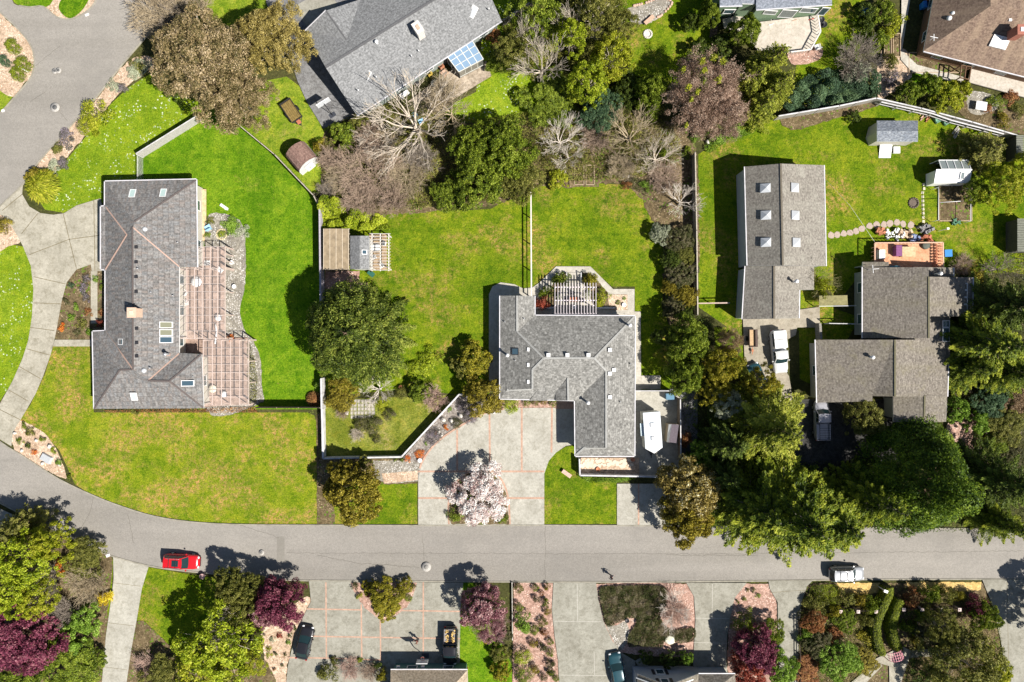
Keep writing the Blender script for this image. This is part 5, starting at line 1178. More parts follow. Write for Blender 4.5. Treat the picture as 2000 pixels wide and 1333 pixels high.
# ================================================================ pergolas and patio covers
def slab(name, label, poly, z, mat, cat='deck', th=.15):
    w = [W(*p, z) for p in poly]; m = MB(); m.prism([(p.x, p.y) for p in w], z - th, z); return one(m, name, mat, label, cat, origin=w[0].xyz * 1)
DECKP = speck('deck_boards_pale', (.46,.42,.36), (.54,.49,.43), (.38,.34,.28), .8, 3, bump=.3, grain=.2); DECKO = speck('deck_boards_orange', (.56,.29,.17), (.66,.37,.23), (.42,.2,.11), .8, 3, bump=.3, grain=.3); DECKT = speck('deck_boards_tan', (.56,.42,.25), (.66,.5,.32), (.44,.31,.17), .8, 3, bump=.3, grain=.3); TILEP = speck('patio_tiles', (.29,.205,.165), (.38,.28,.23), (.21,.15,.12), .8, 2.5)
def pergola(label, posts, z, xr, yr, raf_axis, nraf, nbeam, mat, roof=None, over=.3, name='pergola', cat='pergola', rw=.05, rh=.14, cross=0, bw=.1):
    (x0, x1), (y0, y1) = xr, yr; a, b = W(x0, y0, z), W(x1, y1, z)
    o = thing(name, label, cat, ((a.x + b.x) / 2, (a.y + b.y) / 2, 0)); pm, rm, bm = MB(), MB(), MB()
    for (px, py) in posts:
        c = W(px, py, z); pm = MB(); pm.box((c.x, c.y, (z - .15) / 2), (.13, .13, z - .15)); part(pm, 'post', mat, o)
    for k in range(nraf):
        t = k / (nraf - 1)
        if raf_axis == 'y': x = a.x + (b.x - a.x) * t; rm.bar((x, a.y, z), (x, b.y, z), rw, rh)
        else: y = a.y + (b.y - a.y) * t; rm.bar((a.x, y, z), (b.x, y, z), rw, rh)
    for k in range(nbeam):
        t = k / (nbeam - 1) if nbeam > 1 else .5
        if raf_axis == 'y': y = a.y + (b.y - a.y) * (over + (1 - 2 * over) * t); bm.bar((a.x - .1, y, z - .17), (b.x + .1, y, z - .17), bw, .18)
        else: x = a.x + (b.x - a.x) * (over + (1 - 2 * over) * t); bm.bar((x, a.y + .1, z - .17), (x, b.y - .1, z - .17), bw, .18)
    part(rm, 'rafter', mat, o); part(bm, 'beam', mat, o)
    if roof:
        g = MB(); g.add([(a.x, b.y, z + .01), (b.x, b.y, z + .01), (b.x, a.y, z + .01), (a.x, a.y, z + .01)], [(0, 1, 2, 3)]); part(g, 'roof_panel', roof, o)
    return o
# central pergola garden
pergola('white pergola with sixteen long rafters over the terrace seats', [(1085,562),(1160,562),(1085,597),(1160,597)], 2.7, (1084,1164), (553,621), 'y', 15, 3, plain('pergola_lilac', (.66,.60,.62), .6, var=.08), over=.12, rw=.06, rh=.16)
sheet('terrace', [(1090,560),(1098,548),(1106,533),(1134,533),(1136,548),(1146,570),(1160,600),(1240,618),(1044,618),(1046,601),(1080,601)], CON_W)
sheet('gravel_bed', [(1186,576),(1225,576),(1225,606),(1190,606)], BARKT)
bed('flower_bed', [(1054,585),(1075,566),(1092,540),(1104,533),(1106,545),(1092,566),(1083,598),(1046,600)], EARTH, smooth=0)
bed('flower_bed', [(1136,533),(1153,534),(1172,556),(1186,572),(1188,598),(1160,598),(1146,566),(1137,548)], EARTH, smooth=0)
m = MB(); m.bar(W(1045,602,.5), W(1082,602,.5), .12, .5); m.bar(W(1163,602,.5), W(1200,602,.5), .12, .5); one(m, 'planter_wall', WHT, 'low white wall strip along the terrace shade', 'wall')
for lab, x, sx in (('white stair rail left of the garden steps', 1107, 0), ('white stair rail right of the garden steps', 1135, 0)):
    m = MB(); a, b = W(x, 533, .9), W(x, 556, .9); m.bar(a, b, .08, .1)
    for t in (0, .5, 1): p = a.lerp(b, t); m.bar((p.x, p.y, 0), (p.x, p.y, .9), .07, .07)
    one(m, 'stair_rail', WHT, lab, 'railing')
def table(label, px, py, sx, sy, h, mat, rz=0, round_=False, name='table', group=None):
    c = W(px, py, h); c.z = 0; o = thing(name, label, 'table', tuple(c), rz, group); local(o); m = MB(); lg = MB()
    if round_: m.lathe((0, 0, h - .04), [(.01, 0), (sx / 2, 0), (sx / 2, .04), (.01, .04)], 18)
    else: m.box((0, 0, h), (sx, sy, .05))
    for a in (-1, 1):
        for b in (-1, 1): lg.bar((a * sx * .35, b * sy * .35, 0), (a * sx * .3, b * sy * .3, h - .03), .05, .05)
    part(m, 'table_top', mat, o); part(lg, 'leg', mat, o); return o
def chair(label, px, py, mat, rz=0, s=.5, group=None):
    c = W(px, py, .5); c.z = 0; o = thing('chair', label, 'chair', tuple(c), rz, group); local(o)
    m = MB(); m.box((0, 0, .43), (s, s, .06)); part(m, 'seat', mat, o)
    m = MB(); m.box((0, -s / 2, .72), (s, .05, .55)); part(m, 'backrest', mat, o)
    m = MB()
    for a in (-1, 1):
        for b in (-1, 1): m.bar((a * s * .42, b * s * .42, 0), (a * s * .42, b * s * .42, .42), .04, .04)
    part(m, 'leg', mat, o)
    m = MB()
    for a in (-1, 1): m.box((a * s * .5, 0, .62), (.05, s, .03))
    part(m, 'armrest', mat, o); return o
PLW = plain('plastic_white', (.8,.8,.8), .4, .5, var=.04); REDB = plain('brick_red', (.45,.16,.09), .85, var=.2); TEALP = plain('plastic_teal', (.05,.2,.25), .4, .5, var=.08); BLUEP = plain('plastic_blue', (.03,.22,.62), .4, .5, var=.1); SKYP = plain('plastic_light_blue', (.35,.62,.85), .5, .4, var=.06); TERR = plain('terracotta', (.48,.2,.11), .85, var=.15); ORNG = plain('paint_orange', (.7,.28,.08), .6)
table('red brick-topped table under the terrace pergola', 1121, 585, 1.2, .55, .7, REDB)
for i, (px, py, rz, lab) in enumerate(((1106,587,1.57,'dark chair left of the brick-topped table'),(1138,587,-1.57,'dark chair right of the brick-topped table'),(1116,573,3.14,'dark chair above the brick-topped table'),(1122,600,0,'pale chair below the brick-topped table'))): chair(lab, px, py, plain('chair_dark', (.05,.05,.06), .6) if i < 3 else PLW, rz)
# vine pergolas at the potting shed
pergola('grid pergola roof left of the potting shed', [(634,449),(634,525),(660,525),(660,449)], 2.2, (632,681), (447,526), 'y', 5, 9, plain('lattice_cream', (.56,.48,.37), .8), plain('panel_tan', (.30,.235,.155), .8, var=.3, scale=2), over=.0, rw=.07, rh=.08, bw=.05)
sheet('terrace', [(635,452),(683,452),(683,530),(635,530)], speck('terrace_brown', (.30,.22,.14), (.38,.28,.18), (.2,.14,.09), .6, 4))
pergola('pergola with thin slats right of the potting shed', [(726,459),(758,459),(726,524),(758,524)], 2.3, (722,763), (457,528), 'x', 13, 3, WOODW, over=.1, rw=.05, rh=.1)
sheet('terrace', [(722,458),(756,458),(756,528),(722,528)], speck('terrace_brown', (.30,.22,.14), (.38,.28,.18), (.2,.14,.09), .6, 4))
table('white table under the slatted pergola', 733, 484, 1.1, .9, .7, PLW); chair('white chair below the white pergola table', 731, 503, PLW, .4); chair('white chair right of the white pergola table', 750, 476, PLW, 1.2); chair('white chair at the bottom of the slatted pergola', 746, 519, PLW, 2.2)
m = MB(); c = W(723, 535, .5); m.box((c.x, c.y, .35), (.9, .5, .7), -.7, .8); m.box((c.x + .3, c.y - .05, .6), (.5, .5, .1), -.7); one(m, 'wheelbarrow', plain('paint_green', (.03,.12,.09), .5), 'dark green barrow at the corner of the slatted pergola', 'barrow', origin=(c.x, c.y, 0))
# patio cover of A
sheet('terrace', [(350,484),(440,484),(440,660),(485,660),(485,790),(398,795),(394,690),(350,690)], TILEP)
CLR = bpy.data.materials.new('clear_panel'); CLR.use_nodes = True; _n = CLR.node_tree; _b = _n.nodes['Principled BSDF']; _b.inputs['Base Color'].default_value = (.9, .85, .82, 1); _b.inputs['Roughness'].default_value = .25; _b.inputs['Alpha'].default_value = .09
def ycov(label, x0, x1, y0, y1, z, nx, ny):
    a, b = W(x0, y0, z), W(x1, y1, z); o = thing('patio_cover', label, 'patio cover', ((a.x + b.x) / 2, (a.y + b.y) / 2, 0)); rm, bm, pm = MB(), MB(), MB()
    for k in range(nx):
        x = a.x + (b.x - a.x) * k / (nx - 1); rm.bar((x, a.y, z), (x, b.y, z), .06, .12)
        if k % 2 == 0 or k == nx - 1:
            for yy in (a.y - .1, b.y + .1): pm = MB(); pm.box((x, yy, z / 2 - .1), (.1, .1, z - .2)); part(pm, 'post', PINKW, o)
    for k in range(ny):
        y = a.y + (b.y - a.y) * k / (ny - 1); bm.bar((a.x, y, z - .1), (b.x, y, z - .1), .05, .06)
    for t in (0, .33, .66, 1):
        y = a.y + (b.y - a.y) * t; pm = MB(); pm.box((b.x - .05, y, z / 2 - .1), (.12, .12, z - .2)); part(pm, 'post', PINKW, o)
    part(rm, 'rafter', PINKW, o); part(bm, 'cross_bar', plain('cover_bar', (.5,.42,.38), .7), o)
    g = MB(); g.add([(a.x, b.y, z + .08), (b.x, b.y, z + .08), (b.x, a.y, z + .08), (a.x, a.y, z + .08)], [(0, 1, 2, 3)]); part(g, 'clear_sheet', CLR, o)
ycov('tall north half of the pink-framed clear patio cover', 382, 440, 482, 524, 2.55, 5, 3)
ycov('long middle part of the pink-framed clear patio cover', 350, 440, 524, 662, 2.6, 7, 10)
ycov('southern part of the pink-framed clear patio cover', 397, 486, 664, 792, 2.5, 6, 9)
for i, (px, py, lab) in enumerate(((405,514,'white square chair under the upper patio cover'),(361,572,'white chair nearest the wall under the patio cover'),(363,592,'small white stool near the wall under the patio cover'),(430,528,'white chair at the right post of the patio cover'))): chair(lab, px, py, PLW, i * .8, .6)
table('oval white table under the upper patio cover', 383, 551, 1.35, .9, .72, PLW, -.5, True); table('round white table at the right of the patio cover', 426, 621, .85, .85, .72, PLW, 0, True)
table('round cream table in the south patio cover', 415, 760, 1.0, 1.0, .72, plain('cloth_cream', (.75,.7,.55), .7), 0, True); table('round white table beside the cream one', 437, 771, .8, .8, .72, PLW, 0, True)
m = MB(); m.tube([W(421, 634, .5), W(423, 650, .5), W(420, 672, .4)], .1, 8); one(m, 'rolled_hose', PLW, 'curved white roll lying below the round white table', 'hose')
slab('deck', 'narrow tan deck boards along the east wall of the long house', [(386,370),(402,370),(402,430),(399,432),(399,471),(386,471)], .3, DECKT)
chair('light blue chair at the deck edge by the gravel', 406, 445, SKYP, .5, .7)
m = MB(); c = W(388, 376, .3); m.lathe((c.x, c.y, .3), [(.12, 0), (.2, .3), (.22, .32), (.01, .28)], 12); one(m, 'flower_pot', TERR, 'terracotta pot at the head of the tan deck', 'flower pot', origin=(c.x, c.y, .3))
m = MB(); c = W(437, 404, .1); m.box((c.x, c.y, .1), (1.0, .35, .2), -.6); m.box((c.x + .35, c.y - .28, .1), (.4, .3, .18), -.3); one(m, 'lounge_cushion', PLW, 'white cushion lying on the lawn behind the long house', 'cushion', origin=(c.x, c.y, 0))
m = MB()
for k in range(18): t = k / 18 * 6.283; p = W(433, 458, 0); m.ball((p.x + .65 * math.cos(t), p.y + .65 * math.sin(t), .06), .12, 6, .6)
one(m, 'stone_ring', plain('stone_cream', (.62,.52,.32), .9), 'pale stone ring round a green plant in the gravel', 'stone ring')
rr = random.Random(12)
def rock(px, py, s, mat, lab, h=.25, group=None, name='rock'):
    m = MB(); c = W(px, py, 0); m.ball((0, 0, h * s * .5), (s * rr.uniform(.45, .6), s * rr.uniform(.35, .5), h * s), 8, 1, .22, rr)
    o = one(m, name, mat, lab, 'rock', group); o.location = (c.x, c.y, 0); o.rotation_euler = (0, 0, rr.uniform(0, 3)); return o
STW = plain('rock_pale', (.58,.55,.5), .9, var=.15)
m = MB(); c = W(92, 895, 0); m.box((c.x, c.y, .18), (1.5, 1.0, .36), -.5, .85); m.box((c.x + .2, c.y - .5, .1), (.8, .5, .2), -.3, .8); one(m, 'flat_rock', plain('rock_bluegrey', (.42,.44,.46), .85, var=.15), 'large flat blue-grey rock in the roadside rock garden', 'rock', origin=(c.x, c.y, 0))
for px, py, s, lab in ((44,880,.5,'pale rock at the driveway side of the rock garden'),(72,860,.5,'pale rock in the upper rock garden'),(98,872,.6,'grey rock above the flat blue-grey one'),(118,908,.5,'pale rock near the low end of the rock garden'),(84,905,.5,'pale rock left of the flat blue-grey one'),(30,846,.5,'pale rock at the top left of the rock garden')): rock(px, py, s, STW, lab, .5)
for px, py, s, lab in ((866,820,.7,'pale curved rock in the gravel by the angled wall'),(857,845,.6,'white rock beside the large lavender'),(862,850,.5,'white rock right of the large lavender'),(882,822,.6,'white rock beside the dark heather mound'),(900,812,.7,'pale rock between the lavenders'),(940,808,.6,'pale rock at the driveway edge'),(965,806,.5,'pale rock near the front wall'),(1216,344,.6,'white rock at the upper lawn edge'),(1227,346,.5,'smaller white rock at the upper lawn edge'),(1550,226,.5,'pale rock against the white-topped fence'),(1381,279,.6,'white stone by the leafy strip')): rock(px, py, s, STW, lab, .6)
# A garden pots
for px, py, lab, mat in ((853,846,'terracotta pot by the large lavender',TERR),(1219,596,'pale pot in the gravel square',PLW),(1236,898,'dark round pot at the terrace corner',TERR),(1168,917,'small pot inside the terrace wall',TERR),(782,757,'terracotta birdbath bowl on the lawn',TERR),(1225,1213,'dark pot with a plant on the mulch island',DARK),(457,560,'white pot in the gravel behind the patio cover',PLW),(452,513,'small white pot at the top of the gravel',PLW),(820,900,'white pot beside the driveway edge',PLW)):
    m = MB(); c = W(px, py, .4); m.lathe((c.x, c.y, 0), [(.16, 0), (.26, .38), (.29, .42), (.24, .42), (.2, .34), (.01, .34)], 14); one(m, 'flower_pot', mat, lab, 'flower pot', origin=(c.x, c.y, 0))
# stone bench and pavers in the fenced garden
m = MB(); c = W(677, 801, .4); m.box((c.x, c.y, .42), (.42, 1.3, .08)); m.box((c.x, c.y + .4, .2), (.3, .15, .38)); m.box((c.x, c.y - .4, .2), (.3, .15, .38)); one(m, 'stone_bench', plain('stone_cream2', (.62,.6,.55), .85), 'pale stone bench beside the square pavers', 'bench', origin=(c.x, c.y, 0))
for r_ in range(5):
    for q in range(7):
        if (r_, q) in ((4, 6),): continue
        px, py = 688 + q * 6.9 + rr.uniform(-.4, .4), 784 + r_ * 7.6 + rr.uniform(-.4, .4)
        m = MB(); m.box((0, 0, .03), (.38, .42, .06), rr.uniform(-.08, .08)); o = one(m, 'paver', STONE, 'square stone paver, %s from the left in the %s row' % (ordn[q], ordn[r_]), 'paver', 'square pavers in the fenced garden'); c = W(px, py); o.location = (c.x, c.y, 0)
for i, (px, py) in enumerate(((681,822),(690,823),(700,821),(709,822),(719,820),(729,819),(733,811),(728,804))): 
    pass
# stepping stones of the right lawn
for i, (px, py) in enumerate(((1623,460),(1635,459),(1648,457),(1660,455),(1672,452),(1683,447),(1698,442),(1712,440),(1726,439),(1738,437),(1751,435),(1764,438),(1779,440))):
    m = MB(); poly = [(rr.uniform(.34, .52) * math.cos(t * 6.283 / 7), rr.uniform(.36, .55) * math.sin(t * 6.283 / 7)) for t in range(7)]; m.prism(poly, 0, .06)
    o = one(m, 'stepping_stone', plain('flagstone', (.40,.32,.27), .9, var=.15), '%s flagstone from the left on the path behind the deck' % (ordn + ['thirteenth'])[i], 'flagstone', 'flagstones leading past the deck'); c = W(px, py); o.location = (c.x, c.y, 0)
for i in range(11):
    m = MB(); m.box((0, 0, .04), (.32, .34, .08), rr.uniform(-.3, .3)); o = one(m, 'stepping_stone', plain('slab_cream', (.58,.54,.4), .9), '%s small cream slab from the top beside the vegetable frame' % ordn[i], 'flagstone', 'cream slabs beside the vegetable frame'); c = W(1802 + (2 if i < 2 else -1) + i * .25, 361 + i * 8); o.location = (c.x, c.y, 0)
for i in range(9):
    m = MB(); m.box((0, 0, .04), (.5, .5, .08)); o = one(m, 'stepping_stone', plain('slab_grey', (.12,.12,.12) if i % 3 else (.2,.17,.15), .9), '%s dark slab from the left along the south wall of the right house' % ordn[i], 'flagstone', 'dark slabs along the south wall'); c = W(1760 + i * 7.8, 831); o.location = (c.x, c.y, 0)
# terrace flags inside the small wall
m = MB(); c0 = W(1136, 898); c1 = W(1235, 925)
for i in range(70):
    x, y = rr.uniform(c0.x, c1.x), rr.uniform(W(0, 912).y, c0.y); k = rr.uniform(.18, .34)
    m.prism([(x + k * math.cos(t * 6.283 / 6 + i), y + k * .8 * math.sin(t * 6.283 / 6 + i)) for t in range(6)], GZ - .02, GZ + .03 + i * .0005)
o = one(m, 'crazy_paving', plain('flag_cream', (.62,.54,.43), .9, var=.15), 'cream crazy paving inside the small walled terrace', 'paving'); o['kind'] = 'stuff'
sheet('terrace', [(1134,894),(1248,894),(1248,930),(1134,930)], BARKT, z=GZ)
m = MB(); c = W(1107, 926, .5); m.box((c.x, c.y, .4), (1.35, .5, .06), -.62)
for a in (-.5, .5): m.box((c.x + a * .8, c.y - a * .58, .2), (.12, .4, .4), -.62)
one(m, 'garden_bench', plain('bench_pink', (.62,.4,.33), .8), 'pink wooden bench on the small square lawn', 'bench', origin=(c.x, c.y, 0))
# decks
Gd = thing('deck', 'large pale deck with angled corner below the green house', 'deck', tuple(W(1530, 75, 0)))
dz = .9; dp = [(1411,38),(1448,28),(1477,44),(1597,30),(1603,62),(1592,82),(1582,98),(1546,103),(1480,98),(1450,62),(1415,55)]
w_ = [W(*p, dz) for p in dp]; m = MB(); m.prism([(p.x, p.y) for p in w_], dz - .2, dz); part(m, 'boards', DECKP, Gd)
m = MB()
for a, b in (((1545,102),(1584,97)),((1584,97),(1592,82)),((1592,82),(1603,62)),((1603,62),(1598,30))):
    a, b = W(*a, dz + 1), W(*b, dz + 1); m.bar((a.x, a.y, dz + 1), (b.x, b.y, dz + 1), .16, .06); n = int((b - a).length / .5) + 1
    for k in range(n + 1): p = a.lerp(b, k / n); m.bar((p.x, p.y, dz), (p.x, p.y, dz + .98), .06, .06)
part(m, 'railing', WOODW, Gd)
m = MB()
for k in range(5): a, b = W(1388, 48 + k * 5, .7), W(1402, 48 + k * 5, .7); m.box(((a.x + b.x) / 2, a.y, .75 - k * .14), (b.x - a.x, .32, .06))
part(m, 'stair', plain('stair_brown', (.16,.11,.08), .9), Gd)
for px, py, lab, mt in ((1548,38,'wooden bench against the green house wall',CEDARW),(1580,36,'red folding chair on the pale deck',plain('paint_red', (.6,.05,.04), .5)),(1502,46,'white chair left of the plants on the pale deck',PLW),(1597,92,'white chair below the deck corner',PLW)): chair(lab, px, py, mt, .3, .7)
for px, py, lab in ((1607,36,'dark planter tub uppermost beside the deck steps'),(1606,46,'dark planter tub middle beside the deck steps'),(1612,46,'light planter tub beside the deck steps'),(1516,38,'leafy pot against the green wall')):
    m = MB(); c = W(px, py, .9); m.lathe((c.x, c.y, .1), [(.25, 0), (.38, .5), (.4, .54), (.33, .54), (.3, .45), (.01, .45)], 14); one(m, 'planter', DARK, lab, 'planter', origin=(c.x, c.y, .1))
Fd = slab('deck', 'long pale boardwalk deck behind the brown-roofed house', [(1897,133),(2060,168),(2060,206),(1890,160)], .5, DECKP)
Ed = thing('deck', 'orange cedar deck with railing north of the right house', 'deck', tuple(W(1775, 495, 0)))
dz = .9; w_ = [W(*p, dz) for p in ((1708,475),(1843,474),(1843,540),(1708,540))]; m = MB(); m.prism([(p.x, p.y) for p in w_], dz - .2, dz); part(m, 'boards', DECKO, Ed)
m = MB()
for a, b in (((1709,475),(1842,474)),((1842,474),(1843,525)),((1709,475),(1709,515))):
    a, b = W(*a, dz + .9), W(*b, dz + .9); m.bar((a.x, a.y, dz + .9), (b.x, b.y, dz + .9), .14, .06); n = int((b - a).length / .45)
    for k in range(n + 1): p = a.lerp(b, k / n); m.bar((p.x, p.y, dz), (p.x, p.y, dz + .9), .05, .05)
part(m, 'railing', plain('rail_peach', (.66,.42,.3), .7), Ed)
m = MB()
for k in range(10): a = W(1829, 480 + k * 5.8, 1.6); m.box((a.x + .35, a.y, 1.3), (.95, .1, .1)); m.box((a.x - .1, a.y, .9), (.05, .05, 1.0))
m.bar(W(1829, 478, 1.5), W(1829, 535, 1.5), .08, .08); part(m, 'trellis', plain('trellis_red', (.42,.15,.08), .8), Ed)
for px, py, sx, sy, h, mt, nm, lab, ct in ((1723,497,.7,1.1,.7,PLW,'side_table','white box table at the left of the orange deck','table'),(1756,490,.7,1.3,.8,plain('cushion_purple', (.22,.08,.2), .8),'daybed','purple seat on the orange deck','seat'),(1775,492,1.6,1.2,.75,DECKT,'picnic_table','tan table in the middle of the orange deck','table'),(1748,525,1.2,.7,.6,TEALP,'wading_pool','teal tub between the house and the orange deck','tub')):
    c = W(px, py, dz + h); m = MB(); m.box((c.x, c.y, dz + h / 2), (sx, sy, h), 0, .96); m.box((c.x, c.y, dz + h + .02), (sx * 1.06, sy * 1.06, .05)); one(m, nm, mt, lab, ct, origin=(c.x, c.y, dz))
m = MB(); c = W(1807, 480, 1.0); m.lathe((c.x, c.y, .9), [(.01, 0), (.5, 0), (.5, .35), (.42, .4), (.01, .4)], 18); one(m, 'fire_bowl', plain('lid_grey', (.10,.11,.09), .7), 'dark round lid at the deck rail', 'fire bowl', origin=(c.x, c.y, .9))
m = MB(); c = W(1852, 495, .9); m.box((c.x, c.y, .45), (.8, .75, .9), .05, 1.12); m.box((c.x, c.y, .95), (.95, .9, .1), .05); one(m, 'blue_tub', BLUEP, 'bright blue tub beside the orange deck', 'tub', origin=(c.x, c.y, 0))
for i, (px, py, rx, mt, lab) in enumerate(((1746,458,1.3,PLW,'white tarp heap beside the orange deck'),(1768,457,.9,plain('heap_beige', (.6,.45,.32), .9),'beige heap right of the white tarp'),(1786,466,.7,plain('heap_blue', (.2,.25,.4), .7),'blue and white bundle in the heap by the deck'),(1720,452,.6,TERR,'red-brown crate left of the white tarp'),(1805,470,1.0,REDB,'red-brown brush pile at the deck corner'),(1806,448,.9,plain('heap_grey', (.25,.24,.24), .9),'grey rubble heap above the red-brown pile'))):
    m = MB(); c = W(px, py, .3)
    for k in range(26): a = rr.uniform(0, 6.28); q = rx * rr.random() ** .5; m.box((q * math.cos(a), q * .6 * math.sin(a), rr.uniform(.1, .6)), (rr.uniform(.2, .6), rr.uniform(.1, .4), rr.uniform(.1, .4)), rr.uniform(0, 3), rr.uniform(.6, 1), ('X', rr.uniform(-.4, .4)))
    o = one(m, 'heap', mt, lab, 'heap'); o.location = (c.x, c.y, 0)
# top house patio items
table('round pale table on the flagstone patio', 849, 163, 1.0, 1.0, .72, plain('table_pale', (.6,.58,.52), .6), 0, True); chair('wooden armchair next to the sun porch', 868, 143, CEDARW, .7, .8); chair('yellow cushion seat by the gutter', 839, 144, plain('cushion_yellow', (.7,.5,.1), .8), .6, .6); chair('terracotta seat under the eave by the sun porch', 862, 130, TERR, .6, .6)
m = MB(); c = W(815, 163, .6); m.lathe((c.x, c.y, 0), [(.2, 0), (.28, .5), (.3, .55), (.2, .6), (.01, .6)], 12); one(m, 'barrel_planter', DARK, 'dark round tub on the flagstone patio', 'planter', origin=(c.x, c.y, 0))
table('white bench table at the patio edge under the bare tree', 790, 184, 1.3, .6, .7, PLW, .6)
for px, py, lab in ((788,245,'white garden chair under the great bare tree'),(822,237,'pale blue chair under the great bare tree'),(810,223,'blue-grey chair nearest the patio under the bare tree')): chair(lab, px, py, SKYP if 'blue' in lab else PLW, .4, .6)
# bench, fire rings on upper lawn
m = MB(); c = W(1268, 39, .4); m.box((c.x, c.y, .42), (1.5, .5, .08), .72); m.box((c.x, c.y, .2), (1.2, .3, .38), .72); one(m, 'garden_bench', CEDARW, 'wooden bench at the tip of the crushed stone bed', 'bench', origin=(c.x, c.y, 0))
def ring(label, px, py, r, mat):
    m = MB(); c = W(px, py)
    for k in range(14): t = k / 14 * 6.283; m.ball((c.x + r * math.cos(t), c.y + r * math.sin(t), .08), .16, 6, .7)
    m.lathe((c.x, c.y, 0), [(r * .8, .03), (.01, .04)], 12); one(m, 'fire_ring', mat, label, 'fire ring', origin=(c.x, c.y, 0))
ring('stone fire ring on the upper lawn', 1265, 67, .5, STW); ring('blackened fire ring on the workshop lawn', 1784, 397, .6, plain('char', (.14,.11,.09), .95))
m = MB()
for k in range(26):
    t = k / 25; x = 1238 + 62 * math.sin(t * 2.6); p = catmull([(1238,12),(1262,6),(1290,-4),(1312,6),(1292,30),(1284,34)], 6, False)
    q = W(*p[int(t * (len(p) - 1))]); m.ball((q.x, q.y, .1), .2, 6, .7)
one(m, 'stone_border', plain('stone_pink', (.55,.38,.3), .9), 'pinkish stone border round the crushed stone bed', 'border')
# raised beds
def frame_box(label, px0, py0, px1, py1, h=.35, fill=None, name='raised_bed'):
    a, b = W(px0, py0), W(px1, py1); o = thing(name, label, 'planter', ((a.x + b.x) / 2, (a.y + b.y) / 2, 0)); m = MB()
    for p, q in (((a.x, a.y), (b.x, a.y)), ((b.x, a.y), (b.x, b.y)), ((b.x, b.y), (a.x, b.y)), ((a.x, b.y), (a.x, a.y))): m.bar((*p, h / 2), (*q, h / 2), .09, h)
    part(m, 'frame', plain('bed_boards', (.42,.32,.22), .9), o); m = MB(); m.box(((a.x + b.x) / 2, (a.y + b.y) / 2, h * .35), (b.x - a.x - .1, a.y - b.y - .1, h * .7)); part(m, 'earth', fill or EARTH, o)
frame_box('left raised bed beside the upper walk', 1725, 64, 1738, 113); frame_box('right raised bed beside the upper walk', 1742, 68, 1756, 113)
frame_box('long planting bed under the eave of the brown-roofed house', 1774, 104, 1876, 143, .2)
frame_box('framed vegetable plot below the white greenhouse', 1833, 362, 1896, 432, .25); m = MB(); 
frame_box('left raised bed by the stepped garden path', 1122, 318, 1140, 362, .3); frame_box('right raised bed by the stepped garden path', 1144, 324, 1160, 362, .3)
o = thing('pipe_frame', 'white pipe frame standing over the vegetable plot', 'frame', tuple(W(1865, 395, 0))); m = MB(); h = 1.6
for a, b in (((1833,366),(1833,430)),((1896,366),(1896,432)),((1835,396),(1896,392))): m.tube([W(*a, h), W(*b, h)], .04, 6)
for a in ((1833,366),(1833,430),(1896,366),(1896,432)): p = W(*a, h); m.tube([(p.x, p.y, 0), p], .04, 6)
part(m, 'pipe', WHT, o)
m = MB(); c = W(1868, 433, .3)
for k in range(12): m.box((rr.uniform(-.5, .5), rr.uniform(-.3, .3), rr.uniform(.1, .4)), (.5, .12, .1), rr.uniform(0, 3))
o = one(m, 'scrap_pile', plain('scrap_green', (.08,.2,.12), .7), 'green scrap pile at the foot of the vegetable plot', 'heap'); o.location = (c.x, c.y, 0)
# cold frames & junk along the white fence
for i, (px, py, lab, mt) in enumerate(((1835,232,'green tilted cold frame below the white fence',plain('frame_green', (.12,.25,.17), .5)),(1852,236,'second green cold frame right of the tilted one',plain('frame_green', (.12,.25,.17), .5)),(1808,222,'stack of brown planks below the white fence',CEDARW),(1820,225,'orange-brown planks beside the cold frame',TERR),(1870,256,'pale stone heap below the white fence',STW))):
    m = MB(); c = W(px, py, .5)
    if i < 2: m.box((0, 0, .4), (1.0, .9, .06), .5, 1, ('X', .5)); m.box((0, 0, .2), (.9, .8, .35), .5)
    else:
        for k in range(6): m.box((rr.uniform(-.3, .3), k * .14 - .4, .15), (1.1, .12, .12), .9 + rr.uniform(-.15, .15))
    o = one(m, 'garden_cloche' if i < 2 else 'plank_stack', mt, lab, 'cloche' if i < 2 else 'planks'); o.location = (c.x, c.y, 0)
table('white square table on the gravel pad behind the white fence', 1917, 207, 1.4, 1.1, .7, PLW, -.15)
m = MB(); c = W(1752, 293, .3); m.box((c.x, c.y, .15), (.85, .85, .3)); m.box((c.x, c.y, .31), (.6, .6, .04)); one(m, 'cold_box', WHT, 'white square box beside the shed ramp', 'box', origin=(c.x, c.y, 0))
for px, py, lab, mt in ((1693,20,'blue tarp-covered box in the top shrubs',plain('tarp_blue', (.05,.2,.35), .5)),(1810,8,'blue bin in the shade of the brown-roofed house',BLUEP),(1817,7,'orange bin beside the blue one',ORNG)):
    m = MB(); c = W(px, py, .9); m.box((c.x, c.y, .45), (.8, .7, .9), .1, 1.08); m.box((c.x, c.y, .93), (.9, .8, .07), .1); one(m, 'bin', mt, lab, 'bin', origin=(c.x, c.y, 0))
# timber arbour of F
o = thing('timber_arbour', 'dark timber arbour between the walk and the boardwalk deck', 'arbour', tuple(W(1888, 140, 0))); m = MB()
for a in ((1878,128),(1897,131),(1875,152),(1893,156)): p = W(*a, 2.2); m.bar((p.x, p.y, 0), (p.x, p.y, 2.2), .12, .12)
for a, b in (((1878,128),(1875,152)),((1897,131),(1893,156)),((1878,128),(1897,131)),((1875,152),(1893,156)),((1887,129),(1884,154))): m.bar(W(*a, 2.2), W(*b, 2.2), .1, .14)
part(m, 'frame', plain('timber_brown', (.16,.09,.05), .85), o)
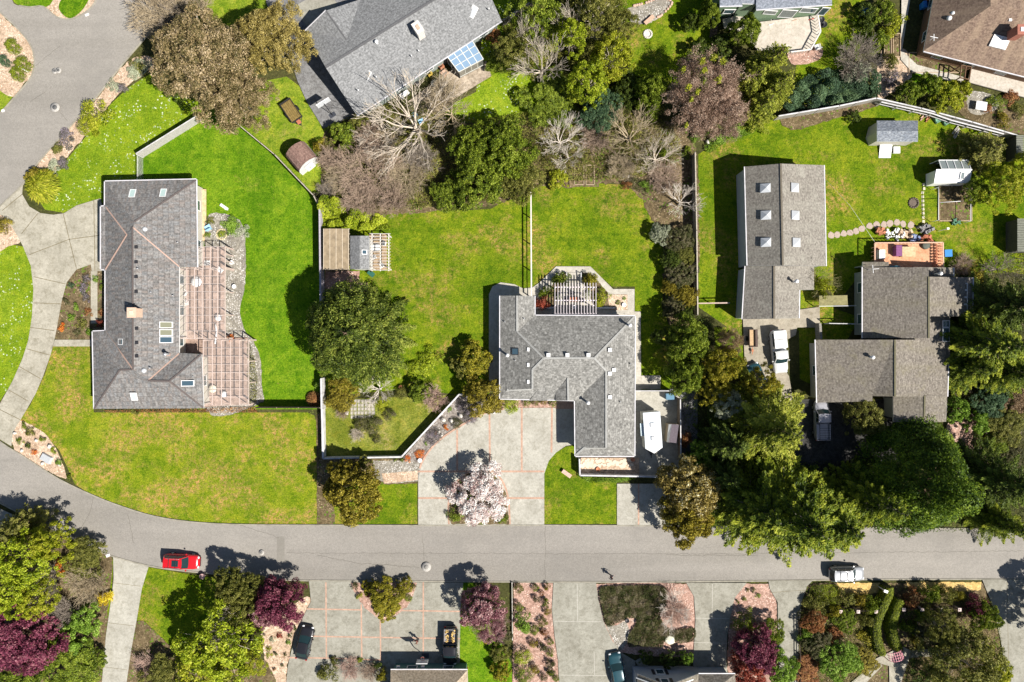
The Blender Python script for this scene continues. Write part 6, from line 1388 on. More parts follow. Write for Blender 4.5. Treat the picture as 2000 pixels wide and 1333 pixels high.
# pink arched arbour
o = thing('arched_arbour', 'pink arched lattice arbour at the end of the curved hedges', 'arbour', tuple(W(1753, 1284, 0)), 0); c = W(1753, 1283, 2.0); m = MB(); u = Vector((math.cos(.28), math.sin(.28), 0)); v = Vector((-u.y, u.x, 0)); base = Vector((c.x, c.y, 0)); hw = .95
for s_ in (-.55, -.18, .18, .55): m.tube([base + u * (hw * math.cos(t)) + v * s_ + Vector((0, 0, 1.35 + .75 * math.sin(t))) for t in [math.pi * k / 10 for k in range(11)]], .035, 6)
for k in range(1, 10): t = math.pi * k / 10; a = base + u * (hw * math.cos(t)) + Vector((0, 0, 1.35 + .75 * math.sin(t))); m.bar(a - v * .6, a + v * .6, .05, .05)
part(m, 'arch', plain('arbour_pink', (.72,.30,.36), .6, var=.08), o); m = MB()
for s_ in (-.55, .55):
    for q in (-1, 1): p = base + u * hw * q + v * s_; m.bar((p.x, p.y, 0), (p.x, p.y, 1.36), .07, .07)
part(m, 'post', plain('arbour_pink', (.72,.30,.36), .6), o)
# manholes
for px, py, r, lab in ((109,211,.62,'round manhole cover in a pale collar on the upper left road'),(833,1107,.62,'large manhole cover on the main road'),(512,1079,.34,'small round valve cover on the main road')):
    o = thing('manhole', lab, 'manhole', tuple(W(px, py, .02))); c = W(px, py); m = MB(); m.lathe((c.x, c.y, GZ), [(r, 0), (r, .012), (.01, .012)], 24); part(m, 'collar', plain('collar_pale', (.42,.40,.37), .9), o)
    m = MB(); m.lathe((c.x, c.y, GZ + .014), [(r * .5, 0), (r * .5, .015), (.01, .015)], 20); part(m, 'cover', plain('iron_grey', (.13,.13,.13), .7) if r > .4 and px < 500 else plain('iron_pale', (.27,.26,.24), .7), o)
o = thing('valve_covers', 'pair of small valve covers in one pale collar at the road fork', 'manhole', tuple(W(113, 139, .02))); m = MB(); a, b = W(109, 140), W(116, 139)
m.lathe((a.x, a.y, GZ), [(.38, 0), (.38, .012), (.01, .012)], 18); m.lathe((b.x, b.y, GZ + .003), [(.38, 0), (.38, .012), (.01, .012)], 18); part(m, 'collar', plain('collar_pale', (.42,.40,.37), .9), o)
for q in (a, b): m = MB(); m.lathe((q.x, q.y, GZ + .016), [(.17, 0), (.17, .015), (.01, .015)], 14); part(m, 'cover', plain('iron_grey', (.13,.13,.13), .7), o)
# kerb boxes, small bits
for px, py, sx, sy, lab in ((121,1040,.5,.4,'blue-grey utility box at the roadside shrubs'),(212,1085,.5,.35,'white meter lid at the driveway mouth'),(171,30,.5,.25,'pale utility lid at the tip of the upper bed'),(7,217,.4,.3,'pale utility lid by the left road edge'),(180,1064,.25,.3,'small white lid on the road edge')):
    m = MB(); c = W(px, py); m.box((c.x, c.y, .08), (sx, sy, .16), .4); one(m, 'utility_box', PLW, lab, 'utility box', origin=(c.x, c.y, 0))
m = MB(); a, b = W(36, 130, .8), W(54, 140, .8); m.bar(W(36, 131, .8), W(55, 141, .5), .09, .09); one(m, 'stake', WHT, 'pale stake lying across the wide clipped shrub', 'stake')
m = MB(); c = W(1731, 1156, 1.9); m.box((c.x, c.y, 1.75), (.5, .32, .25), -.35); m.box((c.x, c.y, .85), (.1, .1, 1.6)); one(m, 'mailbox', PLW, 'white mailbox at the head of the left curved hedge', 'mailbox', origin=(c.x, c.y, 0))
m = MB(); c = W(1308, 1250, .2); m.ball((c.x, c.y, .15), (.75, .6, .3), 12, 1, .12, rr); one(m, 'boulder', plain('boulder_cream', (.7,.68,.55), .9), 'cream boulder at the foot of the heath island', 'rock', origin=(c.x, c.y, 0))
# clothes line wire across workshop lawn
m = MB(); m.tube([W(1612, 350, 3.4), W(1660, 402, 3.0), W(1708, 472, 2.2)], .018, 4); one(m, 'wire', plain('wire_white', (.6,.6,.55), .6), 'thin pale wire from the workshop roof to the deck', 'wire')
m = MB(); a, b = W(1851, 447, 2.0), W(1830, 456, 1.5); m.bar((a.x, a.y, 0), (a.x, a.y, 2.0), .07, .07); m.box((a.x, a.y, 2.05), (.3, .25, .14)); one(m, 'bird_feeder', PLW, 'white bird feeder on a post in the right lawn', 'bird feeder', origin=(a.x, a.y, 0))
m = MB(); c = W(1288, 1122 - 0, 0)
# basketball hoops
def hoop(label, bx, by, rz, boardw=1.8, hz=3.0, px=None, net=True):
    c = W(bx, by, 0); o = thing('basketball_hoop', label, 'basketball hoop', tuple(c), rz); local(o)
    m = MB(); m.box((0, 0, .12), (1.0, .65, .22), 0, .85); part(m, 'base', plain('hoop_base', (.05,.055,.07), .5), o)
    m = MB(); m.tube([(0, 0, .2), (0, .1, 2.2), (0, .55, 2.9)], .05, 8); m.bar((0, .1, 2.3), (0, .55, 3.1), .06, .06); part(m, 'pole', DARK, o)
    m = MB(); m.box((0, .62, 3.2), (boardw, .04, 1.05)); b = part(m, 'backboard', plain('board_clear', (.62,.64,.66), .3), o)
    m = MB()
    for x, z, sx, sz in ((0, 3.73, boardw + .06, .06), (0, 2.67, boardw + .06, .06), (-boardw / 2, 3.2, .06, 1.05), (boardw / 2, 3.2, .06, 1.05)): m.box((x, .64, z), (sx, .07, sz))
    m.box((0, .66, 3.05), (.6, .02, .04)); m.box((0, .66, 3.35), (.6, .02, .04)); part(m, 'border', WHT, b)
    m = MB(); t = [(.23 * math.cos(a), .66 + .26 + .23 * math.sin(a), 3.05) for a in [6.283 * k / 16 for k in range(17)]]; m.tube(t, .018, 6); rm_ = part(m, 'rim', plain('rim_red', (.6,.1,.06), .5), o)
    m = MB()
    for k in range(8):
        a = 6.283 * k / 8
        m.tube([(.23 * math.cos(a), .92 + .23 * math.sin(a), 3.04), (.14 * math.cos(a + .5), .92 + .14 * math.sin(a + .5), 2.65)], .012, 4); m.tube([(.23 * math.cos(a), .92 + .23 * math.sin(a), 3.04), (.14 * math.cos(a - .5), .92 + .14 * math.sin(a - .5), 2.65)], .012, 4)
    part(m, 'net', PLW, rm_); return o
hoop('basketball hoop standing on the grey driveway by the barn shed', 650, 226, R_(32))
hoop('basketball hoop on the brick grid driveway beside the tan roof', 831, 1280, R_(0), 1.35)
# ================================================================ vehicles
def paint(name, c, metallic=.15):
    if name in MC: return MC[name]
    t = NT(name, .28, .5, metallic); t.b.inputs['Coat Weight'].default_value = .4; t.b.inputs['Coat Roughness'].default_value = .06
    t.col(t.ramp(t.noise(2.5, 4), [(.35, tuple(x * .9 for x in c)), (.65, c)])); MC[name] = t.m; return t.m
TYRE = plain('tyre', (.02,.02,.02), .85, .2); RIM = plain('rim_metal', (.5,.5,.52), .3, .5, .7); CGL = NT('car_glass', .12, .45).col((.015,.035,.04)); TRIM = plain('car_trim', (.025,.025,.028), .5, .4); LAMP = glass('headlight_glass', (.7,.72,.75), .1); TAIL = glass('tail_light', (.35,.02,.02), .15); CHR = plain('chrome', (.7,.7,.72), .2, .6, .8, var=.05)
def interp(x, tab):
    for (a, b), (c, d) in zip(tab, tab[1:]):
        if x <= c: t = (x - a) / (c - a); t = t * t * (3 - 2 * t) * .5 + t * .5; return b + (d - b) * t
    return tab[-1][1]
def car(label, name, px, py, deg, L, Wd, H, col, shape, zc=.9, cat='car', rails=False, sunroof=False, extra=None, group=None):
    """x forward. shape: dict(deck=[(x,z)..] hood/boot line, w=[(x,halfw)], cabin=(xb0,xt0,xt1,xb1) rear base, rear top, front top, front base, tw roof half width)"""
    c = W(px, py, zc); c.z = 0; o = thing(name, label, cat, tuple(c), R_(deg), group); local(o)
    hw = Wd / 2; xs = [-L / 2 + L * k / 26 for k in range(27)]
    def endr(x):  # plan rounding at both ends
        d = min(x + L / 2, L / 2 - x); k = .62 if d <= 0 else min(1, .74 + .26 * math.sqrt(min(1, d / .7)))
        return k
    rows = []
    for x in xs:
        w = hw * endr(x); zt = interp(x, shape['deck']); d = min(x + L / 2, L / 2 - x); lo = .26 + (.14 if d < .25 else 0); drop = .16 * (1 - min(1, d / .3))
        zt -= drop; sh = zt - .10
        rows.append([(0, lo), (w * .86, lo), (w * .97, lo + .12), (w, (lo + sh) / 2 + .05), (w * .975, sh - .04), (w * .93, sh + .045), (w * .8, zt), (w * .4, zt + .03), (0, zt + .035)])
    m = MB(); vs = []; n = len(rows[0]); full = 2 * n - 2
    for x, r in zip(xs, rows):
        ring = [(x, y, z) for y, z in r] + [(x, -y, z) for y, z in r[-2:0:-1]]; vs += ring
    fs = []
    for i in range(len(xs) - 1):
        for k in range(full): fs.append((i * full + k, i * full + (k + 1) % full, (i + 1) * full + (k + 1) % full, (i + 1) * full + k))
    fs.append(tuple(range(full - 1, -1, -1))); fs.append(tuple((len(xs) - 1) * full + k for k in range(full))); m.add(vs, fs, True)
    body = part(m, 'body', col, o)
    if shape.get('bed'):
        pass
    xb0, xt0, xt1, xb1 = shape['cabin']; bw = hw * .86; tw = shape.get('tw', hw * .70); zb0 = interp(xb0, shape['deck']) - .03; zb1 = interp(xb1, shape['deck']) - .03; zt = H - .06
    bow = .14
    def quad(nm, pts, mat): mm = MB(); mm.add(pts, [tuple(range(len(pts)))]); return part(mm, nm, mat, o)
    def curved(nm, xb, zb, xt, s, mat):
        mm = MB(); N = 6; vs = []
        for (x, z, w, bo) in ((xb, zb, bw * .98, bow), (xt, zt, tw, bow * .6)):
            for k in range(N + 1): t = -1 + 2 * k / N; vs.append((x + s * bo * (1 - t * t), w * t, z))
        mm.add(vs, [(k, k + 1, N + 1 + k + 1, N + 1 + k) for k in range(N)], True); return part(mm, nm, mat, o)
    curved('windshield', xb1, zb1, xt1, 1, CGL); curved('rear_window', xb0, zb0, xt0, -1, shape.get('rear_mat', CGL))
    for s in (-1, 1): quad('side_window', [(xb0, s * bw, zb0), (xb1, s * bw, zb1), (xt1, s * tw, zt), (xt0, s * tw, zt)], CGL)
    mm = MB(); N = 8; K = 8; vs = []
    for i in range(K + 1):
        u = i / K; x = (xt0 - .03) + (xt1 - xt0 + .06) * u
        for k in range(N + 1):
            t = -1 + 2 * k / N; xx = x + bow * .6 * (1 - t * t) * (2 * u - 1); vs.append((xx, (tw + .03) * t, zt + .06 * (1 - t ** 4) * (1 - (2 * u - 1) ** 4 * .6)))
    mm.add(vs, [(i * (N + 1) + k, (i + 1) * (N + 1) + k, (i + 1) * (N + 1) + k + 1, i * (N + 1) + k + 1) for i in range(K) for k in range(N)], True); roof = part(mm, 'roof', col, o)
    mm = MB()
    for s in (-1, 1):
        mm.bar((xb1, s * bw, zb1), (xt1, s * tw, zt), .07, .06); mm.bar((xb0, s * bw, zb0), (xt0, s * tw, zt), .13 if shape.get('thickc', 1) else .07, .07)
        for u in shape.get('pil', (.48,)): mm.bar((xb0 + (xb1 - xb0) * u, s * bw, zb0 + (zb1 - zb0) * u), (xt0 + (xt1 - xt0) * u, s * tw, zt), .07, .05)
        mm.bar((xt0, s * tw, zt), (xt1, s * tw, zt), .06, .05)
    part(mm, 'pillar', col, o)
    if rails:
        for s in (-1, 1):
            mm = MB(); mm.tube([(xt0 + .15, s * tw * .93, zt + .05), (xt0 + .25, s * tw * .93, zt + .13), (xt1 - .3, s * tw * .93, zt + .13), (xt1 - .15, s * tw * .93, zt + .05)], .028, 6); part(mm, 'roof_rail', CHR, o)
        for u in (.3, .7): mm = MB(); mm.bar((xt0 + (xt1 - xt0) * u, -tw * .93, zt + .12), (xt0 + (xt1 - xt0) * u, tw * .93, zt + .12), .05, .04); part(mm, 'cross_bar', TRIM, o)
    if sunroof: mm = MB(); mm.box((xt1 - .75, 0, zt + .055), (.85, tw * 1.25, .04)); part(mm, 'sunroof', CGL, roof)
    wb = shape.get('wb', L * .29)
    for x in (-wb, wb):
        for s in (-1, 1):
            mm = MB(); mm.tube([(x, s * (hw - .22), .33), (x, s * (hw + .01), .33)], .33, 16); w_ = part(mm, 'wheel', TYRE, o); mm = MB(); mm.tube([(x, s * (hw + .0), .33), (x, s * (hw + .025), .33)], [.21, .19], 12); part(mm, 'rim', RIM, w_)
    for s in (-1, 1):
        mm = MB(); zz = interp(L / 2 - .3, shape['deck']) - .16; mm.ball((L / 2 - .16, s * hw * .66, zz), (.16, .2, .09), 8); part(mm, 'headlight', LAMP, o)
        mm = MB(); zz = interp(-L / 2 + .2, shape['deck']) - .18; mm.box((-L / 2 + .06, s * hw * .74, zz), (.12, .22, .2)); part(mm, 'tail_light', TAIL, o)
        mm = MB(); mm.box((xb1 - .25, s * (hw + .11), zb1 + .1), (.14, .2, .13), 0, .8); part(mm, 'mirror', col, o)
        mm = MB()
        for u in (.3, .68): xx = xb0 + (xb1 - xb0) * u; mm.box((xx, s * hw * .985, .8), (.16, .04, .03))
        part(mm, 'door_handle', CHR, o)
    mm = MB(); mm.box((L / 2 - .02, 0, .42), (.1, Wd * .62, .2)); part(mm, 'grille', TRIM, o)
    return o
RED = paint('paint_car_red', (.62,.012,.02)); SIL = paint('paint_car_silver', (.34,.355,.38)); BLK = paint('paint_car_black', (.018,.018,.022)); WHP = paint('paint_car_white', (.62,.63,.62)); TEA = paint('paint_car_teal', (.02,.07,.09)); GRY = paint('paint_car_grey', (.36,.36,.40))
suv = dict(deck=[(-2.4,.98),(-1.9,1.02),(.55,1.02),(1.1,1.0),(2.0,.88),(2.4,.74)], cabin=(-2.15,-1.85,.35,1.0), pil=(.25,.6))
sedan = dict(deck=[(-2.4,.80),(-1.9,.92),(-1.2,.94),(.9,.93),(1.8,.80),(2.4,.66)], cabin=(-1.75,-1.05,.15,1.0), pil=(.5,))
car('red wagon with roof rails and dark sunroof parked along the road', 'car', 353, 1098, 3-7+1, 4.65, 1.85, 1.68, RED, suv, rails=True, sunroof=True)
car('silver-white wagon parked at the kerb under the fir branches', 'car', 1655, 1122, 1, 4.5, 1.85, 1.66, SIL, suv, rails=True)
car('black sedan on the brick grid driveway beside the tan mulch', 'car', 594, 1257, 78, 4.4, 1.82, 1.45, BLK, sedan)
car('dark teal coupe beside the gabled house at the bottom edge', 'car', 1206, 1311, 100, 4.6, 1.82, 1.42, TEA, sedan)
car('dark green car half hidden under the golden-green tree', 'car', 1482, 742, 112, 4.5, 1.85, 1.6, TEA, suv)
# pickups
def pickup(label, px, py, deg, col, L=5.4, Wd=1.9, H=1.78, kind='bed', zc=1.0):
    sh = dict(deck=[(-L/2,1.02),(.0,1.02),(.6,1.06),(1.1,1.06),(L/2-.4,.98),(L/2,.86)], cabin=(-.25,-.1,.85,1.4) if kind != 'canopy' else (-.1,.0,.85,1.45), pil=(.45,), tw=Wd*.40, wb=L*.31)
    o = car(label, 'pickup_truck', px, py, deg, L, Wd, H, col, sh, zc, 'pickup')
    xr, xf = -L/2 + .12, -.42; hw = Wd/2
    if kind == 'bed' or kind == 'ladder':
        m = MB(); m.box(((xr+xf)/2, 0, 1.03), (xf-xr, Wd-.34, .03)); part(m, 'bed_floor', plain('bed_grey', (.28,.26,.25), .8) if kind == 'bed' else GRY, o)
        m = MB(); 
        for s in (-1, 1): m.box(((xr+xf)/2, s*(hw-.11), 1.16), (xf-xr, .12, .3))
        m.box((xr, 0, 1.16), (.1, Wd-.2, .3)); m.box((xf, 0, 1.16), (.08, Wd-.3, .3)); part(m, 'bed_side', col, o)
    return o, xr, xf, hw
o, xr, xf, hw = pickup('black pickup with an open bed of yellow debris on the grid driveway', 879, 1263, -91, BLK, L=4.9)
m = MB()
for k in range(34): 
    s = -1 if k % 2 else 1; m.box((rr.uniform(xr+.2, xf-.2), s*rr.uniform(.2,.62), 1.1), (rr.uniform(.1,.3), rr.uniform(.06,.16), .08), rr.uniform(0,3))
m2 = one(m, 'debris', plain('debris_yellow', (.66,.45,.16), .9), 'yellow cut debris lying in the black pickup bed', 'debris'); m2.location = o.location; m2.rotation_euler = o.rotation_euler
o, xr, xf, hw = pickup('white pickup with a white canopy beside the long workshop wing', 1524, 687, -84, WHP, L=5.6, kind='canopy', zc=1.2)
m = MB(); L_ = xf - xr + .1; cx = (xr + xf) / 2; m.box((cx, 0, 1.42), (L_, 1.72, .78), 0, .93); part(m, 'canopy', WHT, o); m = MB(); m.box((cx, 0, 1.83), (.05, 1.6, .04)); part(m, 'canopy_seam', TRIM, o)
for s in (-1, 1): m = MB(); m.box((cx, s*.85, 1.45), (L_*.7, .04, .35)); part(m, 'canopy_window', CGL, o)
o, xr, xf, hw = pickup('white utility truck with a ladder rack in the deep shade', 1607, 822, 91, GRY, L=5.2, kind='ladder', zc=1.1)
m = MB()
for k in range(6): m.bar((xr + .1 + k*.3, -.75, 1.95), (xr + .1 + k*.3, .75, 1.95), .04, .04)
for s in (-.78, .78):
    m.bar((xr, s, 1.95), (xf+.2, s, 1.95), .05, .05)
    for x in (xr+.1, xf): m.bar((x, s, 1.2), (x, s, 1.95), .05, .05)
part(m, 'ladder_rack', DARK, o)
# travel trailer
c = W(1275, 842, 2.7); o = thing('travel_trailer', 'white travel trailer with pointed nose in the concrete side yard', 'trailer', (c.x, c.y, 0), R_(4)); local(o)
k = (1 - 2.7/CAMH) / SC; hw, y1, y0 = 16.3*k, 36*k, -34*k
m = MB(); m.prism([(-hw, y1), (-hw, y0), (0, y0 - .62), (hw, y0), (hw, y1)], .45, 2.6); part(m, 'body', plain('trailer_side', (.62,.62,.55), .5, .4), o)
m = MB(); m.prism([(-hw-.03, y1+.03), (-hw-.03, y0), (hw+.03, y0), (hw+.03, y1+.03)], 2.6, 2.72); part(m, 'roof', plain('trailer_roof', (.66,.71,.75), .6, .3, var=.1, scale=.8), o)
m = MB(); m.prism([(-hw, y0), (0, y0-.66), (hw, y0)], 2.55, 2.70); part(m, 'nose', WHT, o)
for yy in (.75, -.95): m = MB(); m.box((0, yy, 2.8), (.5, .5, .16)); m.box((0.02, yy, 2.89), (.36, .36, .03)); part(m, 'roof_vent', PLW, o)
m = MB(); m.box((-hw-.2, .2, 2.3), (.45, 1.6, .06)); part(m, 'awning', plain('awning_blue', (.5,.6,.64), .6), o)
for s in (-1, 1): m = MB(); m.box((s*(hw+.01), .9, 1.7), (.04, .9, .5)); part(m, 'window', CGL, o)
for s in (-1, 1): m = MB(); m.tube([(s*(hw-.2), -.3, .35), (s*(hw+.02), -.3, .35)], .35, 16); part(m, 'wheel', TYRE, o)
m = MB(); m.bar((0, y0-.5, .5), (0, y0-1.6, .5), .1, .12); m.bar((-.6, y0-.1, .5), (0, y0-1.3, .5), .08, .1); m.bar((.6, y0-.1, .5), (0, y0-1.3, .5), .08, .1); part(m, 'hitch', DARK, o)
# utility trailer (wooden deck) top left
c = W(569, 217, .6); o = thing('utility_trailer', 'small open utility trailer with yellow-brown wooden deck', 'trailer', (c.x, c.y, 0), R_(-56)); local(o)
m = MB()
for k in range(6): m.box((0, -.62 + k*.25, .58), (2.7, .225, .05))
part(m, 'plank_deck', plain('planks_moss', (.22,.155,.05), .9, var=.35, scale=3), o)
m = MB()
for s in (-1, 1): m.box((0, s*.78, .62), (2.8, .06, .16)); m.bar((-1.4, s*.78, .95), (1.4, s*.78, .95), .05, .05); m.bar((-1.4, s*.78, .6), (-1.4, s*.78, .95), .05, .05); m.bar((1.4, s*.78, .6), (1.4, s*.78, .95), .05, .05)
m.box((-1.42, 0, .7), (.06, 1.6, .4)); m.box((1.42, 0, .7), (.06, 1.6, .2)); m.bar((1.4, 0, .5), (2.3, 0, .5), .08, .08); m.bar((1.4, .6, .5), (2.2, 0, .5), .07, .07); m.bar((1.4, -.6, .5), (2.2, 0, .5), .07, .07); part(m, 'frame', DARK, o)
for s in (-1, 1): m = MB(); m.tube([(0, s*.82, .32), (0, s*1.0, .32)], .32, 14); part(m, 'wheel', TYRE, o)
m = MB(); m.box((1.7, 0, .55), (.5, .5, .12)); part(m, 'tool_box', REDB, o)
# box trailer at workshop
c = W(1471, 661, .8); o = thing('utility_trailer', 'narrow tan-bedded utility trailer on the stained apron', 'trailer', (c.x, c.y, 0), R_(-89)); local(o)
m = MB(); m.box((0, -.1, .62), (2.2, .75, .06)); part(m, 'bed_floor', plain('bed_tan', (.48,.33,.19), .85), o)
m = MB(); m.box((0, .42, .75), (2.2, .3, .3)); m.box((0, -.5, .78), (2.25, .06, .36)); m.box((1.1, 0, .75), (.06, 1.1, .3)); m.box((-1.1, 0, .75), (.06, 1.1, .3)); part(m, 'side', plain('side_brown', (.10,.07,.06), .8), o)
m = MB(); m.bar((1.1, 0, .5), (2.1, 0, .45), .08, .08); m.box((1.6, 0, .5), (.3, .25, .15)); part(m, 'hitch', TERR, o)
for s in (-1, 1): m = MB(); m.tube([(0, s*.55, .3), (0, s*.72, .3)], .3, 14); part(m, 'wheel', TYRE, o)
# garden waste by the trailer: blue bin in side yard
m = MB(); c = W(1309, 775, 1.0); m.box((c.x, c.y, .5), (.95, .7, 1.0), .05, 1.1); m.box((c.x, c.y, 1.04), (1.05, .8, .08), .05); one(m, 'bin', plain('bin_steelblue', (.10,.22,.32), .5), 'steel-blue bin in the corner of the side yard', 'bin', origin=(c.x, c.y, 0))
# ================================================================ people
def person(label, px, py, face, top, pants, hair, pose=0, H=1.72):
    c = W(px, py, .9); c.z = 0; o = thing('person', label, 'person', tuple(c), R_(face)); local(o); s = H / 1.72
    SKIN = plain('skin', (.42,.25,.18), .6, .3, var=.05)
    # x forward, y left. joints
    st = .26 if pose == 0 else .08
    J = {'pel': (0,0,.95), 'sp': (0,0,1.15), 'ch': (.02,0,1.38), 'nk': (.03,0,1.48), 'h0': (.04,0,1.56), 'h1': (.05,0,1.66)}
    def skinmesh(name, verts, edges, rad, mat, parent):
        me = bpy.data.meshes.new(name); me.from_pydata([tuple(x * s for x in v) for v in verts], edges, []); me.materials.append(mat)
        ob = bpy.data.objects.new(name, me); C.objects.link(ob); ob.parent = parent
        md = ob.modifiers.new('skin', 'SKIN'); md.use_smooth_shade = True
        for i, r in enumerate(rad): me.skin_vertices[0].data[i].radius = (r[0] * s, r[1] * s) if isinstance(r, tuple) else (r * s, r * s)
        me.skin_vertices[0].data[0].use_root = True
        sb = ob.modifiers.new('sub', 'SUBSURF'); sb.levels = 1; sb.render_levels = 1; return ob
    V = [J['pel'], J['sp'], J['ch'], J['nk'], J['h0'], J['h1']]; Rr = [(.14,.10), (.13,.10), (.16,.11), .055, .085, .07]; Ed = [(0,1),(1,2),(2,3),(3,4),(4,5)]
    hands = []
    for sd_, arm in ((1, .25), (-1, -.22)):
        a = arm if pose == 0 else .28; b = len(V)
        V += [(.02, sd_*.19, 1.40), (a*.35, sd_*.25, 1.13), (a, sd_*.24, .93 if pose == 0 else 1.05), (a*1.25, sd_*.23, .86 if pose == 0 else 1.05)]
        Rr += [.058, .045, .03, (.035,.02)]; Ed += [(2, b), (b, b+1), (b+1, b+2), (b+2, b+3)]
        h = Vector(V[-1]); d = (h - Vector(V[-2])).normalized()
        for k in range(4):
            q = len(V); y = (k - 1.5) * .018; V += [tuple(h + d*.05 + Vector((0, y, 0))), tuple(h + d*(.085 + (.012 if k in (1,2) else 0)) + Vector((.012, y, -.012)))]; Rr += [.009, .0075]; Ed += [(b+3, q), (q, q+1)]
        q = len(V); V += [tuple(h + Vector((.035, -sd_*.02, .0)))]; Rr += [.01]; Ed += [(b+3, q)]
    for sd_, ph in ((1, -1), (-1, 1)):
        b = len(V); V += [(0, sd_*.09, .88), (ph*st*.5+.03, sd_*.10, .50), (ph*st, sd_*.10, .10), (ph*st+.12, sd_*.11, .05)]; Rr += [.085, .058, .04, .035]; Ed += [(0, b), (b, b+1), (b+1, b+2), (b+2, b+3)]
    body = skinmesh('body', V, Ed, Rr, SKIN, o)
    V2 = [(0,0,.92), (0,0,1.15), (.02,0,1.40)]; R2 = [(.16,.125), (.15,.12), (.18,.13)]; E2 = [(0,1),(1,2)]
    for sd_, arm in ((1, .25), (-1, -.22)):
        a = arm if pose == 0 else .28; b = len(V2); V2 += [(.02, sd_*.20, 1.40), (a*.35, sd_*.25, 1.13), (a*.9, sd_*.24, .97 if pose == 0 else 1.05)]; R2 += [.075, .06, .045]; E2 += [(2, b), (b, b+1), (b+1, b+2)]
    skinmesh('jacket', V2, E2, R2, top, o)
    V3 = [(0,0,.93)]; R3 = [(.155,.12)]; E3 = []
    for sd_, ph in ((1, -1), (-1, 1)): b = len(V3); V3 += [(0, sd_*.09, .84), (ph*st*.5+.03, sd_*.10, .50), (ph*st, sd_*.10, .12)]; R3 += [.10, .075, .06]; E3 += [(0, b), (b, b+1), (b+1, b+2)]
    skinmesh('trousers', V3, E3, R3, pants, o)
    for sd_, ph in ((1, -1), (-1, 1)): m = MB(); m.ball(((ph*st+.06)*s, sd_*.105*s, .045*s), (.14*s, .05*s, .05*s), 10); part(m, 'shoe', TYRE, o)
    m = MB(); m.ball((.035*s, 0, 1.655*s), (.105*s, .09*s, .095*s), 12); part(m, 'hair', hair, o)
    m = MB()
    for y in (-.03, .03): m.ball((.125*s, y*s, 1.635*s), .011*s, 6)
    part(m, 'eye', DARK, o); m = MB(); m.ball((.135*s, 0, 1.60*s), (.02*s, .014*s, .024*s), 6); part(m, 'nose', SKIN, o)
    m = MB(); m.ball((.12*s, 0, 1.565*s), (.012*s, .026*s, .008*s), 6); part(m, 'mouth', plain('lips', (.35,.1,.09), .6), o); return o
person('person in dark clothes walking on the road near the south kerb', 1194, 1127, -10, plain('cloth_navy', (.035,.04,.07), .9), plain('cloth_black', (.02,.02,.03), .9), plain('hair_dark', (.04,.025,.02), .7))
person('person in a dark red jacket standing near the basketball hoop', 815, 1252, 200, plain('cloth_maroon', (.16,.05,.045), .9), plain('cloth_black', (.02,.02,.03), .9), plain('hair_brown', (.12,.06,.035), .7), 1)
m = MB(); c = W(395, 1126, .5); t = [(c.x + .32 * math.cos(a), c.y + .32 * math.sin(a), .6) for a in [6.283 * k / 14 for k in range(15)]]; m.tube(t, .05, 6); m.lathe((c.x, c.y, 0), [(.2, 0), (.3, .58), (.01, .5)], 12); one(m, 'planter_ring', plain('pot_pink', (.6,.4,.38), .8), 'small pink-rimmed pot on the verge by the red wagon', 'flower pot', origin=(c.x, c.y, 0))
# ================================================================ trees and shrubs, one by one
def TR(kind, px, py, r, h, fol, label, name='tree', **k): return plant(name, kind, px, py, r, h, fol, label, 'tree', **k)
def SH(kind, px, py, r, h, fol, label, name='shrub', **k): return plant(name, kind, px, py, r, h, fol, label, 'shrub', **k)
# --- top left
TR('big0', 408, 128, 106, 11, 'eucred', 'large russet-grey eucalyptus overhanging the lawn beside the upper left road', 'eucalyptus_tree', bk='pale')
TR('big1', 540, 78, 70, 10.5, 'eucolive', 'tan-olive eucalyptus reaching to the grey driveway of the glass-porch house', 'eucalyptus_tree', bk='pale')
TR('big2', 470, 195, 62, 9, 'eucred', 'lower russet eucalyptus spreading toward the wooden utility trailer', 'eucalyptus_tree', bk='pale')
for a in ((300,18,62,'tan','widest beige leafless shrub overhanging the road at the top edge'), (355,40,45,'grey','grey leafless shrub between the beige thicket and the eucalyptus'), (365,5,50,'tan','beige leafless shrub at the top edge behind the grey one')):
    TR('brush0', a[0], a[1], a[2], 4.2, None, a[4], 'bare_bush', bk=a[3], group='beige bare bushes at the top edge')
TR('brush1', 318, 55, 42, 3.6, None, 'beige leafless shrub lowest of those along the upper left road', 'bare_bush', bk='tan', group='beige bare bushes at the top edge')
SH('dense0', 404, 45, 26, 3.5, 'green', 'dark green shrub in the shade of the russet eucalyptus')
SH('dense1', 347, 178, 25, 2.6, 'dark', 'dark low shrub under the west edge of the russet eucalyptus')
for px, py, r, sx, lab in ((24,89,18,1,'round yellow-green clipped shrub in the tan mulch by the road fork'), (44,124,18,1.15,'wide clipped shrub with a pale stake in the tan mulch'), (33,143,17,1,'round clipped green shrub lowest in the tan mulch island'), (8,118,13,1,'small blue-green shrub at the left edge of the mulch island')):
    SH('ball0', px, py, r, 1.5, 'hedge' if 'blue' not in lab else 'blue', lab, 'clipped_shrub', sx=sx, rz=.2)
SH('ball1', 183, 222, 33, 2.4, 'lime2', 'broad yellow-green mound shrub beside the upper left road', 'mound_shrub')
SH('ball0', 170, 247, 24, 2.0, 'lime2', 'lower yellow-green mound shrub touching the broad one by the road', 'mound_shrub')
SH('grass0', 78, 362, 34, 2.4, 'lime2', 'shaggy golden-green shrub on the corner of the concrete driveway', 'mound_shrub')
SH('dense1', 70, 350, 26, 2.0, 'gold', 'dark-edged bronze shrub behind the shaggy golden one at the corner', 'mound_shrub')
SH('ball1', 6, 441, 18, 1.4, 'gold', 'bronze shrub cut by the left edge beside the driveway', 'mound_shrub')
